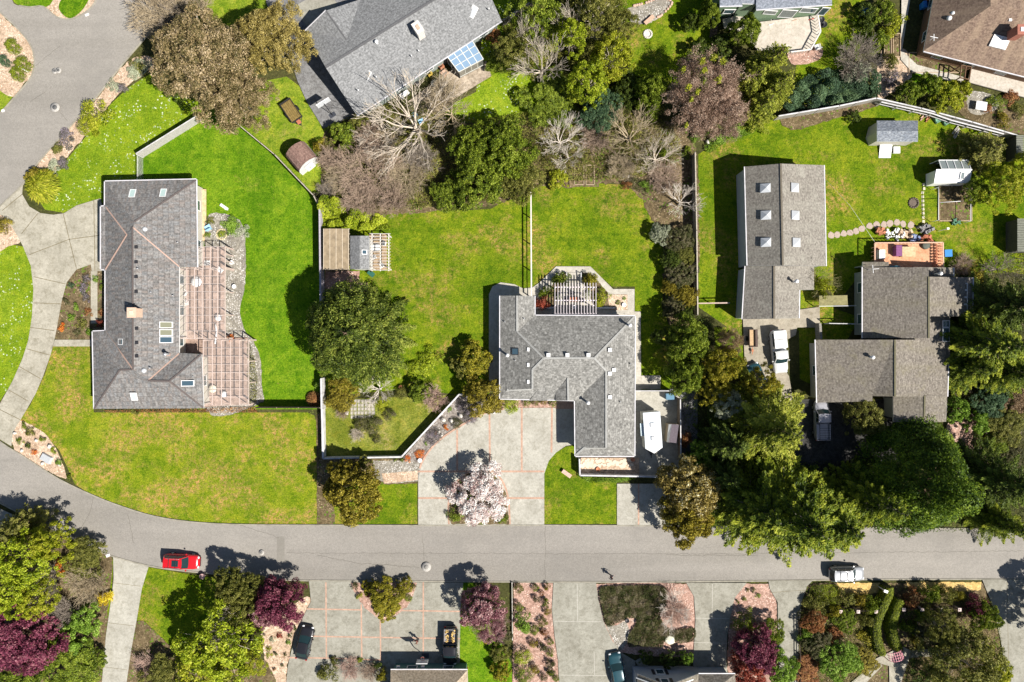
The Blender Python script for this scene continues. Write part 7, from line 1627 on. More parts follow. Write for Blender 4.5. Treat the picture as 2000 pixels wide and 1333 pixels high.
for i, (px, py, r) in enumerate(((222,168,14),(238,172,12),(270,130,18),(258,140,14),(128,272,20),(112,290,13),(104,328,16),(122,318,14),(90,338,12))):
    SH('shrub%d' % (i % 2), px, py, r, .6, ('grey', 'lavender', 'olive')[i % 3], ['silvery low shrub at the fence corner by the upper road','mauve low shrub beside the silvery one at the fence corner','olive low shrub nearest the eucalyptus in the roadside bed','silver cushion plant below the olive one nearest the eucalyptus','mauve cushion plant midway along the roadside bed','olive cushion plant just below the mauve midway one','silver cushion plant near the corner shrub','mauve cushion plant on the lawn side near the corner shrub','olive cushion plant touching the corner shrub'][i], 'low_shrub')
cover('foliage', [(255,135),(270,118),(300,125),(290,142),(262,160)], 1500, .4, .16, .08, 'grey', 'grey-green creeping plants in the roadside bed by the eucalyptus')
# --- between road and house A driveway, flower bed
for i, (px, py, r, fo, lab) in enumerate(((170,545,11,'lavender','lavender clump at the top of the flower bed'), (164,565,14,'lavender','largest lavender clump in the flower bed'), (168,583,9,'lavender','lavender clump nearest the straight walk'),
        (137,556,8,'blue','blue flowering cushion near the driveway curve'), (129,590,9,'heath','brown heather cushion beside the driveway'), (158,632,13,'olive','olive cushion in the lower flower bed'), (138,622,10,'bright','green cushion left in the lower flower bed'),
        (120,640,10,'orange','orange-flowered cushion in the lower left corner of the bed'), (172,610,10,'rust','rusty cushion near the straight walk'), (176,650,10,'bright','green cushion in the bed corner by the side path'), (148,600,9,'bright','green cushion amid the flower bed'), (186,545,8,'bright','small green plant by the garage wall'), (200,610,9,'rust','rusty plant against the west wall'), (200,560,8,'green','green plant against the west wall'), (150,650,9,'heath','brown cushion at the foot of the bed'))):
    SH('tiny%d' % (i % 3), px, py, r, .5, fo, lab, 'low_shrub', group='plants in the driveway flower bed')
SH('shrub0', 197, 632, 9, 1.0, 'red', 'small red maple shrub in the entry corner of the long house', 'red_shrub')
# rock garden
for i, (px, py, r, fo, lab) in enumerate(((60,845,13,'olive','dark tufted plant in the middle of the rock garden'), (46,832,8,'green','green plant at the top of the rock garden'), (38,862,9,'green','green plant near the driveway mouth'), (55,872,8,'dark','dark cushion low in the rock garden'), (82,858,8,'green','green plant near the lawn edge of the rock garden'), (66,884,7,'orange','orange-flowered cushion in the rock garden'), (115,905,9,'bright','bright plant at the lower end of the rock garden'), (104,880,8,'lime','lime plant beside the flat rock'), (136,932,7,'green','last green plant where the rock garden ends'))):
    SH('tiny%d' % (i % 3), px, py, r, .5, fo, lab, 'low_shrub', group='plants in the roadside rock garden')
# --- backyard of A
SH('shrub1', 451, 440, 22, .6, 'bright', 'sprawling green ground plant in the gravel behind the long house', 'low_shrub')
SH('shrub0', 470, 452, 16, .5, 'grey', 'grey-green sprawling plant at the lawn edge of the gravel', 'low_shrub')
SH('ball0', 433, 458, 9, .5, 'lime', 'round plant inside a pale stone ring', 'low_shrub')
SH('tiny0', 412, 432, 11, .4, 'olive', 'olive plant beside the light blue chair', 'low_shrub')
SH('tiny1', 404, 460, 9, .4, 'green', 'green plant between the deck and the stone ring', 'low_shrub')
SH('tiny2', 450, 660, 8, .5, 'orange', 'orange and green plant by the patio corner', 'low_shrub')
cover('foliage', [(485,665),(496,690),(505,740),(500,792),(488,795),(486,700)], 1400, .4, .13, .07, 'olive', 'straggly border plants east of the patio cover')
cover('foliage', [(205,801),(500,795),(505,806),(210,806)], 1800, .35, .13, .07, 'rust', 'rusty border plants along the south wall of the long house', smooth=0)
SH('tiny1', 262, 803, 11, .7, 'olive', 'olive shrub against the south wall of the long house', 'low_shrub')
# --- yard with red maples, trees along top centre
SH('brush0', 720, 330, 68, 3.4, None, 'wide beige leafless thicket between the barn shed and the ivy', 'bare_bush', bk='mauve')
for i, (px, py, r, bk_, lab) in enumerate(((672,345,42,'tan','beige leafless shrub nearest the grass by the barn shed'), (705,385,44,'mauve','mauve leafless shrub above the vine-covered pergola'), (762,392,38,'mauve','mauve leafless shrub at the lawn edge'), (790,340,50,'tan','beige leafless shrub under the big bare tree'), (650,305,34,'mauve','mauve leafless shrub touching the barn shed'), (822,300,40,'grey','grey leafless shrub between the bare tree and the evergreen'), (745,290,42,'tan','beige leafless shrub behind the barn shed'), (870,190,45,'tan','beige leafless shrub beside the paved patio'), (716,262,40,'mauve','mauve leafless shrub below the grey house corner'))):
    SH('brush%d' % (i % 3), px, py, r, 2.6 + (i % 3) * .5, None, lab, 'bare_bush', bk=bk_, group='leafless shrubs in the middle thicket')
TR('spread0', 808, 232, 118, 9.5, None, 'great bare tree with pale spreading limbs below the grey house', 'bare_tree', bk='pale', rz=1.1)
TR('bare0', 745, 245, 60, 6.5, None, 'smaller bare tree left of the great pale one', 'bare_tree', bk='pale')
TR('bare1', 880, 210, 62, 7, None, 'bare tree right of the great pale one by the patio', 'bare_tree', bk='tan')
SH('dense0', 668, 262, 30, 3.0, 'green', 'green shrub between the barn shed and the basketball hoop', 'shrub')
SH('dense1', 700, 240, 22, 2.4, 'olive', 'olive shrub at the end of the grey driveway', 'shrub')
SH('shrub1', 625, 285, 17, 1.8, 'gold', 'bronze shrub leaning over the barn shed roof', 'shrub')
TR('mass0', 985, 292, 62, 7.5, 'green', 'tall dense evergreen with rounded clumps above the central lawn', 'evergreen_tree')
TR('mass1', 940, 345, 62, 5.5, 'green', 'dense evergreen spreading left toward the thicket above the lawn', 'evergreen_tree')
TR('mass2', 1010, 350, 50, 5, 'olive', 'olive evergreen at the top of the white rail fence', 'evergreen_tree')
SH('mass0', 885, 378, 42, 3.2, 'green', 'low green evergreen at the left end of the mass', 'evergreen_shrub')
SH('dense0', 1090, 350, 22, 1.6, 'lime2', 'yellow-green shrub beside the stepped garden path', 'shrub')
TR('bare1', 1062, 120, 62, 9, None, 'pale bare birch standing among the yellow-green trees', 'bare_tree', bk='pale')
TR('bare2', 1030, 70, 40, 8, None, 'slender bare tree behind the pale birch', 'bare_tree', bk='pale')
TR('bare0', 1128, 48, 52, 9, None, 'bare birch nearest the top edge', 'bare_tree', bk='pale')
TR('airy0', 1148, 165, 50, 7, 'lime', 'brightest lime tree in the middle of the wood', 'lime_tree', bk='pale')
TR('airy1', 1115, 72, 38, 7, 'lime', 'lime tree at the foot of the topmost birch', 'lime_tree', bk='pale')
TR('airy0', 1195, 110, 48, 7, 'lime2', 'yellow-green tree on the edge of the upper lawn', 'lime_tree', bk='pale')
TR('airy1', 1165, 25, 50, 8, 'olive', 'olive tree at the top edge beside the gravel bed', 'olive_tree', bk='pale')
TR('airy0', 1212, 50, 34, 6, 'olive', 'olive tree touching the gravel bed', 'olive_tree', bk='pale')
TR('airy1', 1050, 20, 56, 7, 'green', 'loose green tree behind the top fence', 'green_tree')
TR('airy0', 1000, 100, 42, 5, 'olive', 'loose olive tree beside the brown-roofed bench corner', 'olive_tree')
SH('mass1', 975, 120, 26, 1.8, 'green', 'green thicket shrub beside the solarium', 'shrub')
SH('mass2', 1080, 195, 60, 2.4, 'green', 'green undergrowth shrub under the pale birch', 'shrub')
TR('mass0', 928, 290, 50, 6.5, 'green', 'dense evergreen at the upper left of the rounded mass', 'evergreen_tree')
SH('dense1', 968, 75, 18, 1.2, 'rust', 'russet low shrub at the east wall of the grey house', 'shrub')
SH('mass0', 1170, 212, 46, 4.6, 'blue', 'dark blue-green holly shrub in the wood', 'holly')
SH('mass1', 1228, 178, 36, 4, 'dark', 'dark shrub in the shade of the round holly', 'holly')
TR('broad0', 1272, 178, 36, 6.5, 'green', 'round glossy green tree with its shaded side to the left', 'holly')
SH('dense0', 1270, 215, 24, 3, 'green', 'green bush below the round glossy tree', 'shrub')
TR('bare2', 1098, 268, 50, 7, None, 'whitest bare tree right of the tall evergreen', 'bare_tree', bk='white')
TR('bare0', 1112, 300, 34, 5, None, 'small white bare tree above the stepped path', 'bare_tree', bk='white')
TR('bare1', 1235, 262, 70, 7, None, 'wide bare tree with radiating tan limbs', 'bare_tree', bk='tan')
TR('bare2', 1288, 305, 52, 5.5, None, 'bare tree over the crushed stone bed', 'bare_tree', bk='pale')
TR('bare0', 1335, 392, 46, 4.8, None, 'white twisted bare tree over the boundary fence', 'bare_tree', bk='white')
SH('brush1', 1210, 330, 34, 1.8, None, 'tan leafless shrub above the upper lawn edge', 'bare_bush', bk='tan')
SH('brush2', 1160, 270, 40, 2.4, None, 'mauve leafless shrub between the two pale bare trees', 'bare_bush', bk='mauve')
SH('brush0', 1300, 345, 36, 1.8, None, 'mauve leafless shrub in the crushed stone', 'bare_bush', bk='mauve')
BUD = TR('budtree0', 1375, 188, 84, 8.5, 'mauvebud', 'large mauve-brown budding tree with yellow lichen at its top', 'budding_tree', bk='mauve')
TR('budtree1', 1405, 222, 58, 7.5, 'mauvebud', 'smaller mauve budding tree merging into the large one', 'budding_tree', bk='mauve')
def tufts(tree, spots, fol, name='lichen_tufts'):
    rng = np.random.default_rng(5); P = []
    for px, py, r, z in spots:
        c = W(px, py, z); q = rng.normal(0, .45, (160, 3)) * [r / 15, r / 15, .5]; P.append(q + np.array(c))
    P = np.concatenate(P); me = np_mesh(name, leaves(rng, P, rng.normal(0, .6, P.shape) + [0, 0, 1], .2, .12), rng.uniform(0, 1, len(P)), [F[fol]])
    M = Matrix.Translation(tree.location) @ Matrix.Rotation(tree.rotation_euler.z, 4, 'Z') @ Matrix.Diagonal((*tree.scale, 1)); me.transform(M.inverted())
    o = bpy.data.objects.new(name, me); C.objects.link(o); o.parent = tree
tufts(BUD, [(1335,135,4,7.6),(1372,120,6,7.4),(1395,112,6,7.2),(1412,120,6,7.2),(1345,170,5,8.3),(1362,180,4,8.4),(1404,155,6,8.2),(1375,138,5,8.2),(1350,195,3,8.4),(1340,245,3,7)], 'lime2')
for i, (px, py, r, fo, lab) in enumerate(((1262,362,12,'bright','bright green plant at the lawn corner'), (1300,300,14,'green','green plant in the crushed stone bed'), (1342,298,12,'green','green plant beside the boundary fence top'), (1360,265,14,'bright','green plant below the budding tree'), (1400,265,18,'bright','leafy green plant in the strip under the budding tree'), (1440,255,18,'bright','leafy green plant right of the strip'), (1225,362,10,'rust','rusty plant at the lawn edge'), (1235,352,8,'heath','heather at the lawn edge'))):
    SH('shrub%d' % (i % 2), px, py, r, .8, fo, lab, 'low_shrub')
cover('foliage', [(1375,285),(1400,262),(1450,248),(1480,240),(1470,262),(1420,278),(1385,300)], 2500, .5, .16, .1, 'bright', 'leafy green ground plants beneath the mauve budding tree')
# hedge between central house and workshop
for i, (px, py, r, h, fo, lab) in enumerate(((1290,458,22,2.2,'grey','grey-green bush at the top of the boundary hedge'), (1325,470,32,2.4,'heath','brown-green bush second from the top in the boundary hedge'), (1335,500,26,2.2,'olive','olive bush against the fence in the boundary hedge'), (1312,508,24,2.4,'dark','dark bush facing the lawn in the boundary hedge'),
        (1330,540,32,2.4,'heath','brown bush in the middle of the boundary hedge'), (1310,560,20,2,'gold','bronze bush facing the lawn in the boundary hedge'), (1338,578,28,2.4,'gold','bronze bush against the fence in the boundary hedge'), (1318,598,24,2.2,'heath','brown bush low in the boundary hedge'), (1340,612,18,2.2,'dark','dark bush at the foot of the boundary hedge'))):
    SH('mass%d' % (i % 3), px, py, r, h, fo, lab, 'hedge_bush', group='bushes of the boundary hedge')
TR('broad1', 1345, 665, 46, 6.5, 'green', 'glossy dark rhododendron tree east of the central house', 'green_tree')
TR('broad2', 1338, 735, 40, 6, 'green', 'glossy green tree overhanging the side yard fence', 'green_tree')
SH('dense0', 1300, 660, 26, 3.5, 'dark', 'dark shrub on the lawn edge below the hedge', 'shrub')
TR('airy0', 1410, 715, 44, 7, 'goldgreen', 'golden-green tree left of the parked cars', 'golden_tree')
TR('airy1', 1395, 760, 38, 6, 'goldgreen', 'lower golden-green tree over the lane', 'golden_tree')
TR('budtree1', 1425, 670, 30, 5, 'brownbud', 'brown budding tree at the edge of the rough grass', 'budding_tree', bk='pink')
TR('airy1', 1490, 748, 34, 7, 'goldgreen', 'golden-green branch-end tree hanging over the dark car', 'golden_tree')
TR('airy0', 1420, 790, 34, 6, 'grey', 'silver-green tree in the shade by the lane', 'silver_tree')
# --- big conifers, lower right
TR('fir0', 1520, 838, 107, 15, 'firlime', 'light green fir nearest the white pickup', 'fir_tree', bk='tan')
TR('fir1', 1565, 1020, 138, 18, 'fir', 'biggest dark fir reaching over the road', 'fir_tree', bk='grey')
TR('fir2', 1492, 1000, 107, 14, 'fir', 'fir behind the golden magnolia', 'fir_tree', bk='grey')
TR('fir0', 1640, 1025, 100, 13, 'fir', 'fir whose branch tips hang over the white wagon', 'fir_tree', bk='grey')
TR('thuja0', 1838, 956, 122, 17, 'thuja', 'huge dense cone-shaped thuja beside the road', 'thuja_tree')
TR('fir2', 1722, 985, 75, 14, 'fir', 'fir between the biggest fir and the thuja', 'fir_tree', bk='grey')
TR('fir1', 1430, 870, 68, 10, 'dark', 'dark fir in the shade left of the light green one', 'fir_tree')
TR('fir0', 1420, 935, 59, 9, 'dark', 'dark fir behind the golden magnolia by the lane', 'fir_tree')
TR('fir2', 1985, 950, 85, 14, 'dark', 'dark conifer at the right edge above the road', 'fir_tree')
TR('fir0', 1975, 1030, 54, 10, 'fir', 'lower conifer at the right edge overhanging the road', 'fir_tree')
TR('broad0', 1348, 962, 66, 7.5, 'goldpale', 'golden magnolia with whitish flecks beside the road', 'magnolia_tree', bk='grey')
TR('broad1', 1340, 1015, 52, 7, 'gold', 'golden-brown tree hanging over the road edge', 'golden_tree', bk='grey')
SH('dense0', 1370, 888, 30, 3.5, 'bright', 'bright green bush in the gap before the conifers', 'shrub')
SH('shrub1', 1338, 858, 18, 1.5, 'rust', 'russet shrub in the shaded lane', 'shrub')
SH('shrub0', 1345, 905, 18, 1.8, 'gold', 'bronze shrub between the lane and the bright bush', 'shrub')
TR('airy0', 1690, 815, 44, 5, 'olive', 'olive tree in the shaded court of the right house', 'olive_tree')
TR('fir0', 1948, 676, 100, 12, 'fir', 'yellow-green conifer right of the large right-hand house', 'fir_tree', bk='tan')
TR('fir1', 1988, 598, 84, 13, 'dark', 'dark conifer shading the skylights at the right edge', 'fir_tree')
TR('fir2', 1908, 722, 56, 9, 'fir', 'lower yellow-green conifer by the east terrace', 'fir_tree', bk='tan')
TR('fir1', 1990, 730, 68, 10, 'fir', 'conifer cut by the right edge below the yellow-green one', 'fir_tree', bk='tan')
SH('dense0', 1870, 800, 28, 3.2, 'bright', 'round bright green rhododendron against the east wall', 'rhododendron')
SH('dense1', 1908, 825, 26, 3.0, 'bright', 'second round rhododendron farther from the east wall', 'rhododendron')
SH('dense0', 1872, 730, 22, 2.4, 'green', 'green shrub at the corner of the east terrace', 'shrub')
SH('shrub0', 1868, 690, 14, 1.4, 'red', 'red-leaved shrub beside the east terrace', 'red_shrub')
for i, (px, py, r, h, fo, lab) in enumerate(((1935,780,38,2.6,'blue','blue-green bush on the slope beside the rhododendrons'), (1965,830,40,2.4,'olive','olive bush on the right slope'), (1990,780,34,2.4,'brownbud','brown bush at the right edge of the slope'), (1945,870,26,1.8,'green','green bush low on the slope'), (1975,895,26,1.8,'heath','brown-green bush low at the right edge'), (1915,930,26,2,'green','green bush above the thuja'))):
    SH('mass%d' % (i % 3), px, py, r, h, fo, lab, 'slope_bush', group='bushes on the right-hand slope')
TR('bare1', 1968, 525, 40, 5, None, 'silvery bare tree below the slatted shed', 'bare_tree', bk='grey')
SH('shrub1', 1905, 540, 22, 1.6, 'gold', 'bronze shrub at the corner of the skylight wing', 'shrub')
SH('brush1', 1885, 520, 26, 1.8, None, 'mauve leafless shrub below the deck stair', 'bare_bush', bk='mauve')
TR('bare2', 1602, 548, 40, 4.5, None, 'small olive budding tree by the workshop corner', 'bare_tree', bk='olive')
SH('shrub0', 1607, 560, 22, 2.5, 'lime2', 'lime leaf haze around the small olive tree', 'shrub')
# --- top right
TR('yew0', 1475, 150, 45, 7.5, 'firlime', 'left lime-green columnar conifer by the deck', 'conifer_tree')
TR('yew1', 1510, 115, 43, 8.5, 'firlime', 'tallest lime-green conifer against the deck', 'conifer_tree')
TR('yew2', 1522, 165, 43, 8, 'firlime', 'right lime-green conifer over the hedge shade', 'conifer_tree')
TR('yew0', 1492, 205, 43, 7, 'firlime', 'lowest lime-green conifer near the lawn corner', 'conifer_tree')
TR('broad0', 1455, 62, 32, 5.5, 'green', 'round green tree at the west end of the deck', 'green_tree')
TR('broad1', 1385, 28, 24, 4.5, 'green', 'small green tree at the corner of the green house', 'green_tree')
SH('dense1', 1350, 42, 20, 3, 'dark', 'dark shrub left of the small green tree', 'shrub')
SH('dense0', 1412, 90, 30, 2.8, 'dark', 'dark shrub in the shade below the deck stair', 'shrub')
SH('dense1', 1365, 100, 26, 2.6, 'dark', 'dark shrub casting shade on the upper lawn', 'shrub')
cover('foliage', [(1535,222),(1530,190),(1560,160),(1600,145),(1650,140),(1700,150),(1712,190),(1620,210)], 20000, 1.9, .22, .12, 'blue', 'blue-green holly thicket above the white fence', lumps=26)
TR('brush0', 1680, 112, 46, 4.2, None, 'silvery leafless bush over the holly thicket', 'bare_bush', bk='grey')
SH('shrub0', 1675, 138, 26, 1.8, 'grey', 'silver-green shrub at the foot of the silvery leafless bush', 'shrub')
for i, (px, py, r, h, fo, lab) in enumerate(((1690,25,24,2.6,'dark','dark bush at the top edge by the blue box'), (1725,20,26,2.8,'green','green bush at the top edge beside the walk'), (1745,45,24,2.0,'lime2','yellow-green bush beside the upper walk'), (1715,80,26,2.0,'green','green bush beside the raised beds'), (1690,60,22,2.0,'dark','dark bush right of the upper lawn strip'), (1740,120,18,1.6,'olive','olive bush below the raised beds'), (1775,180,26,3.0,'green','dark-leaved bush behind the white fence'), (1820,168,28,3.0,'green','green bush in front of the small terrace lawn'),
        (1850,190,36,3.2,'lime2','yellow-flowering broom behind the white fence'), (1880,175,22,2.6,'lime2','yellow broom beside the white garden table'), (1745,150,18,1.2,'lavender','lavender mound by the pale terrace'))):
    SH('dense%d' % (i % 2) if h > 2 else 'shrub%d' % (i % 2), px, py, r, h, fo, lab, 'garden_bush')
for i, (px, py, r, h, fo, lab) in enumerate(((1947,200,18,.8,'green','green mound in the stone garden at the right edge'), (1975,190,18,.8,'rust','russet mound in the stone garden'), (1960,235,16,.9,'gold','bronze mound at the end of the white fence'), (1930,212,12,.6,'rust','small russet mound by the gravel pad'), (1990,215,16,.8,'olive','olive mound at the right edge'))):
    SH('shrub%d' % (i % 2), px, py, r, h, fo, lab, 'low_shrub')
TR('yew1', 1932, 292, 47, 5.5, 'olive', 'olive-green yew beside the narrow slatted shed', 'conifer_tree')
TR('airy1', 1962, 366, 50, 6, 'lime2', 'yellow-olive tree right of the white greenhouse', 'olive_tree')
TR('airy0', 1905, 375, 28, 4, 'green', 'green tree between greenhouse and yellow-olive tree', 'green_tree')
TR('airy0', 2010, 330, 40, 5, 'lime2', 'yellow-olive tree cut by the right edge', 'olive_tree')
SH('dense1', 1668, 228, 14, 1.2, 'dark', 'dark small shrub on the grass by the grey shed', 'shrub')
# --- centre: cedar and friends
TR('cedar0', 690, 652, 116, 11, 'cedar', 'great blue-green cedar with feathery radiating branches', 'cedar_tree')
TR('bare1', 738, 762, 44, 3.4, None, 'small pale silvery bare tree at the foot of the cedar', 'bare_tree', bk='white')
SH('shrub0', 838, 706, 26, 1.0, 'lime', 'low lime bush right of the cedar', 'shrub')
SH('shrub1', 812, 722, 22, .9, 'lime', 'low lime bush touching the cedar', 'shrub')
SH('dense0', 925, 702, 38, 3.2, 'goldgreen', 'golden-brown bush beside the west walk', 'shrub')
SH('dense1', 905, 715, 26, 2.6, 'olive', 'darker olive bush left of the golden-brown one', 'shrub')
TR('broad2', 945, 775, 42, 4.2, 'gold', 'bronze-green small tree at the house corner by the driveway', 'golden_tree')
SH('mass0', 668, 772, 34, 2.2, 'gold', 'brown-gold bush in the left corner of the fenced garden', 'shrub')
SH('tiny1', 622, 752, 10, 1.0, 'bright', 'bright green shrub on the fence by the cedar', 'shrub')
SH('grass0', 612, 780, 15, .9, 'rust', 'russet tuft outside the fence corner', 'grass_tuft')
TR('brush1', 852, 778, 30, 3.0, None, 'reddish leafless bush by the angled white wall', 'bare_bush', bk='pink')
SH('dense0', 820, 765, 26, 2.6, 'green', 'green bush left of the reddish leafless one', 'shrub')
for i, (px, py, r, fo, lab) in enumerate(((786,768,16,'olive','round clipped shrub beside the birdbath'), (760,811,14,'heath','dark round clipped shrub in the middle of the fenced garden'), (735,858,10,'heath','smallest round clipped shrub in the fenced garden'), (728,832,21,'heath','brown spreading shrub in the fenced garden'), (705,830,16,'heath','brown shrub below the stone pavers'))):
    SH('ball%d' % (i % 2), px, py, r, 1.2, fo, lab, 'clipped_shrub')
SH('brush2', 695, 848, 17, 1.2, None, 'small pale leafless shrub in the fenced garden', 'bare_bush', bk='pale')
SH('shrub1', 745, 790, 18, .8, 'lime2', 'mossy lime shrub by the stone pavers', 'low_shrub')
SH('brush1', 665, 800, 20, 1.6, None, 'brown leafless shrub along the left wall of the fenced garden', 'bare_bush', bk='mauve')
TR('broad0', 695, 968, 58, 6.5, 'gold', 'golden-brown tree left of the main driveway', 'golden_tree')
TR('broad1', 668, 925, 30, 5, 'gold', 'bronze tree behind the golden-brown one', 'golden_tree')
SH('dense1', 713, 905, 16, 2.6, 'olive', 'small olive shrub against the white wall', 'shrub')
for i, (px, py, r, h, fo, lab) in enumerate(((848,855,19,.9,'lavender','largest lavender mound beside the driveway curve'), (918,815,17,.9,'lavender','round lavender mound near the brick edge'), (902,795,12,.8,'lavender','lavender mound nearest the angled wall'), (892,828,12,.9,'heath','dark heather mound between the lavenders'), (871,835,7,.5,'orange','orange flower cushion amid the lavender'), (796,897,8,.5,'orange','orange-red flower cushion at the wall'), (820,888,11,.5,'orange','larger orange-red flower cushion by the driveway'), (832,866,5,.4,'bright','tiny bright plant by the large lavender'), (878,800,6,.5,'bright','bright green cushion near the wall'), (785,900,5,.3,'green','tiny green plant left of the orange cushion'), (772,900,4,.3,'green','tiny green plant farthest along the wall foot'))):
    SH('ball%d' % (i % 2) if r > 10 else 'tiny%d' % (i % 3), px, py, r, h, fo, lab, 'low_shrub')
for i, (px, py, r, fo, lab) in enumerate(((1000,790,20,'lime','lime-green shrub at the front wall of the central house'), (1029,787,9,'green','round green shrub left of the front entry'), (1045,787,9,'olive','olive round shrub at the front entry'), (1080,788,9,'green','green round shrub beside the brick step'), (1062,786,8,'gold','bronze cushion at the front wall'))):
    SH('ball%d' % (i % 2), px, py, r, .9, fo, lab, 'clipped_shrub')
# magnolia
TR('broad2', 936, 968, 60, 4.6, 'magnolia', 'white-pink blossoming magnolia on the driveway island', 'magnolia_tree', bk='grey')
SH('shrub0', 885, 1008, 14, .9, 'green', 'green shrub left under the blossoming magnolia', 'shrub')
SH('shrub1', 982, 1012, 14, .9, 'green', 'green shrub right under the blossoming magnolia', 'shrub')
SH('tiny0', 955, 930, 9, .8, 'green', 'small green shrub behind the blossoming magnolia', 'shrub')
# pergola garden
for i, (px, py, r, h, fo, lab) in enumerate(((1097,545,17,1.5,'green','green bush left of the garden steps'), (1152,548,18,1.5,'goldgreen','yellow-green bush right of the garden steps'), (1175,582,17,1.3,'lime2','lime bush at the east end of the pergola'), (1060,592,18,1.4,'red','red maple under the west end of the pergola'), (1066,570,14,1.3,'green','green shrub above the red maple'), (1090,580,8,.8,'grey','silver shrub under the pergola'), (1148,575,9,.8,'grey','pale shrub under the pergola edge'), (1207,591,6,.5,'green','small round plant in the gravel square'), (1219,583,5,.4,'bright','tiny bright plant in the gravel square'))):
    SH('ball%d' % (i % 2) if i > 6 else 'shrub%d' % (i % 2), px, py, r, h, fo, lab, 'garden_shrub')
cover('foliage', [(632,450),(628,410),(640,388),(665,392),(700,412),(738,420),(758,432),(762,450),(735,452),(710,455),(680,447)], 11000, 2.3, .17, .13, 'lime', 'lime-green ivy mass climbing over the vine pergola', lumps=16)
TR('brush2', 640, 372, 26, 2.4, None, 'grey leafless shrub behind the ivy', 'bare_bush', bk='grey')
cover('foliage', [(1220,366),(1240,372),(1262,384),(1272,372),(1250,350),(1230,352)], 900, .5, .14, .08, 'heath', 'low brown plants at the lawn corner by the crushed stone')
cover('foliage', [(1128,890),(1134,930),(1200,933),(1240,928),(1240,935),(1205,942),(1150,942),(1128,930)], 2500, .4, .14, .08, 'bright', 'low green plants outside the small walled terrace', smooth=0)
cover('undergrowth', [(640,260),(720,215),(850,200),(900,235),(1010,225),(1100,215),(1230,215),(1290,235),(1330,290),(1300,330),(1240,350),(1180,352),(1110,356),(1050,360),(1000,380),(900,402),(760,412),(650,400),(630,330)], 60000, .9, .2, .1, 'olive', 'mixed olive undergrowth of the middle thicket', lumps=150)
cover('undergrowth', [(1000,20),(1100,-20),(1210,-20),(1225,60),(1235,145),(1300,220),(1230,225),(1100,220),(1040,160),(980,60)], 40000, 1.1, .2, .1, 'olive', 'green undergrowth beneath the birches and lime trees', lumps=110)
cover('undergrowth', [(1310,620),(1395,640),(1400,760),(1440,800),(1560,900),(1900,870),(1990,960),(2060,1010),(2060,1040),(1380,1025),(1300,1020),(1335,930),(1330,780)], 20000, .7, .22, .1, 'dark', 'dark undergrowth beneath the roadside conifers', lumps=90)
cover('undergrowth', [(1860,560),(2060,500),(2060,960),(1990,960),(1900,840),(1862,790)], 20000, .9, .2, .1, 'heath', 'brown-green slope growth right of the large house', lumps=80)
# --- below the road, left
TR('airy0', 50, 1090, 66, 8, 'lime', 'tall lime tree at the lower left edge by the road', 'lime_tree')
TR('airy1', 100, 1060, 42, 7, 'lime2', 'yellow-green tree leaning to the road at lower left', 'lime_tree')
TR('airy1', 15, 1150, 55, 8, 'lime', 'lime tree cut by the left edge', 'lime_tree')
TR('yew1', 25, 1040, 47, 7, 'olive', 'olive conifer shading the road at the left edge', 'conifer_tree')
TR('bare1', 80, 1140, 58, 7, None, 'grey bare tree among the lower left lime trees', 'bare_tree', bk='grey')
TR('airy0', 72, 1165, 46, 6, 'lime2', 'pale yellow-green tree beneath the grey bare one', 'lime_tree')
SH('brush0', 165, 1140, 44, 3.4, None, 'beige leafless bush left of the streaked driveway', 'bare_bush', bk='tan')
SH('brush1', 130, 1200, 42, 3.0, None, 'grey-beige leafless bush above the purple maple', 'bare_bush', bk='grey')
SH('mass0', 165, 1090, 42, 2.6, 'olive', 'olive hedge bush along the road left of the driveway', 'shrub')
SH('dense1', 118, 1105, 14, 2.2, 'orange', 'small orange-leaved shrub in the lower left garden', 'shrub')
SH('shrub0', 203, 1170, 16, 1.2, 'yellow', 'yellow-flowering shrub beside the streaked driveway', 'yellow_shrub')
TR('broad1', 38, 1250, 78, 5.5, 'purple', 'broad purple maple at the lower left edge', 'purple_tree')
SH('dense0', 165, 1210, 34, 3.0, 'bright', 'bright green bush right of the purple maple', 'shrub')
SH('dense1', 140, 1250, 42, 3.0, 'bright', 'widest bright green bush beside the driveway', 'shrub')
SH('mass1', 130, 1300, 62, 3.0, 'green', 'green bush mass at the bottom left edge', 'shrub')
SH('mass2', 40, 1330, 50, 3.0, 'green', 'green bush below the purple maple', 'shrub')
SH('dense0', 185, 1290, 24, 2.2, 'green', 'green bush at the driveway edge near the bottom', 'shrub')
# lower left-centre
TR('airy1', 430, 1262, 80, 8.5, 'lime', 'large lime tree at the bottom between two driveways', 'lime_tree', bk='pale')
TR('airy0', 400, 1310, 72, 7, 'lime2', 'yellow-olive tree at the bottom edge below the large lime one', 'lime_tree', bk='pale')
TR('bare2', 440, 1225, 44, 7, None, 'pale bare tree rising from the large lime one', 'bare_tree', bk='pale')
TR('airy1', 495, 1290, 34, 5, 'lime2', 'yellow-green tree beside the tan mulch', 'lime_tree')
TR('mass1', 462, 1150, 44, 5.5, 'olive', 'dark olive tree by the road right of the red wagon', 'olive_tree')
TR('airy0', 478, 1195, 40, 6, 'olive', 'olive tree between the dark one and the large lime one', 'olive_tree')
SH('mass2', 318, 1320, 42, 2.6, 'olive', 'olive bush at the bottom edge right of the streaked driveway', 'shrub')
SH('brush2', 285, 1300, 32, 2.0, None, 'pinkish leafless bush beside the streaked driveway', 'bare_bush', bk='pink')
TR('broad2', 545, 1178, 52, 5.8, 'purple', 'purple plum tree left of the grid driveway', 'purple_tree')
TR('broad0', 512, 1200, 34, 5, 'purpink', 'pinkish plum tree merging into the purple one', 'purple_tree')
TR('broad1', 940, 1185, 44, 5.6, 'purpink', 'purple-pink flowering plum right of the grid driveway', 'purple_tree')
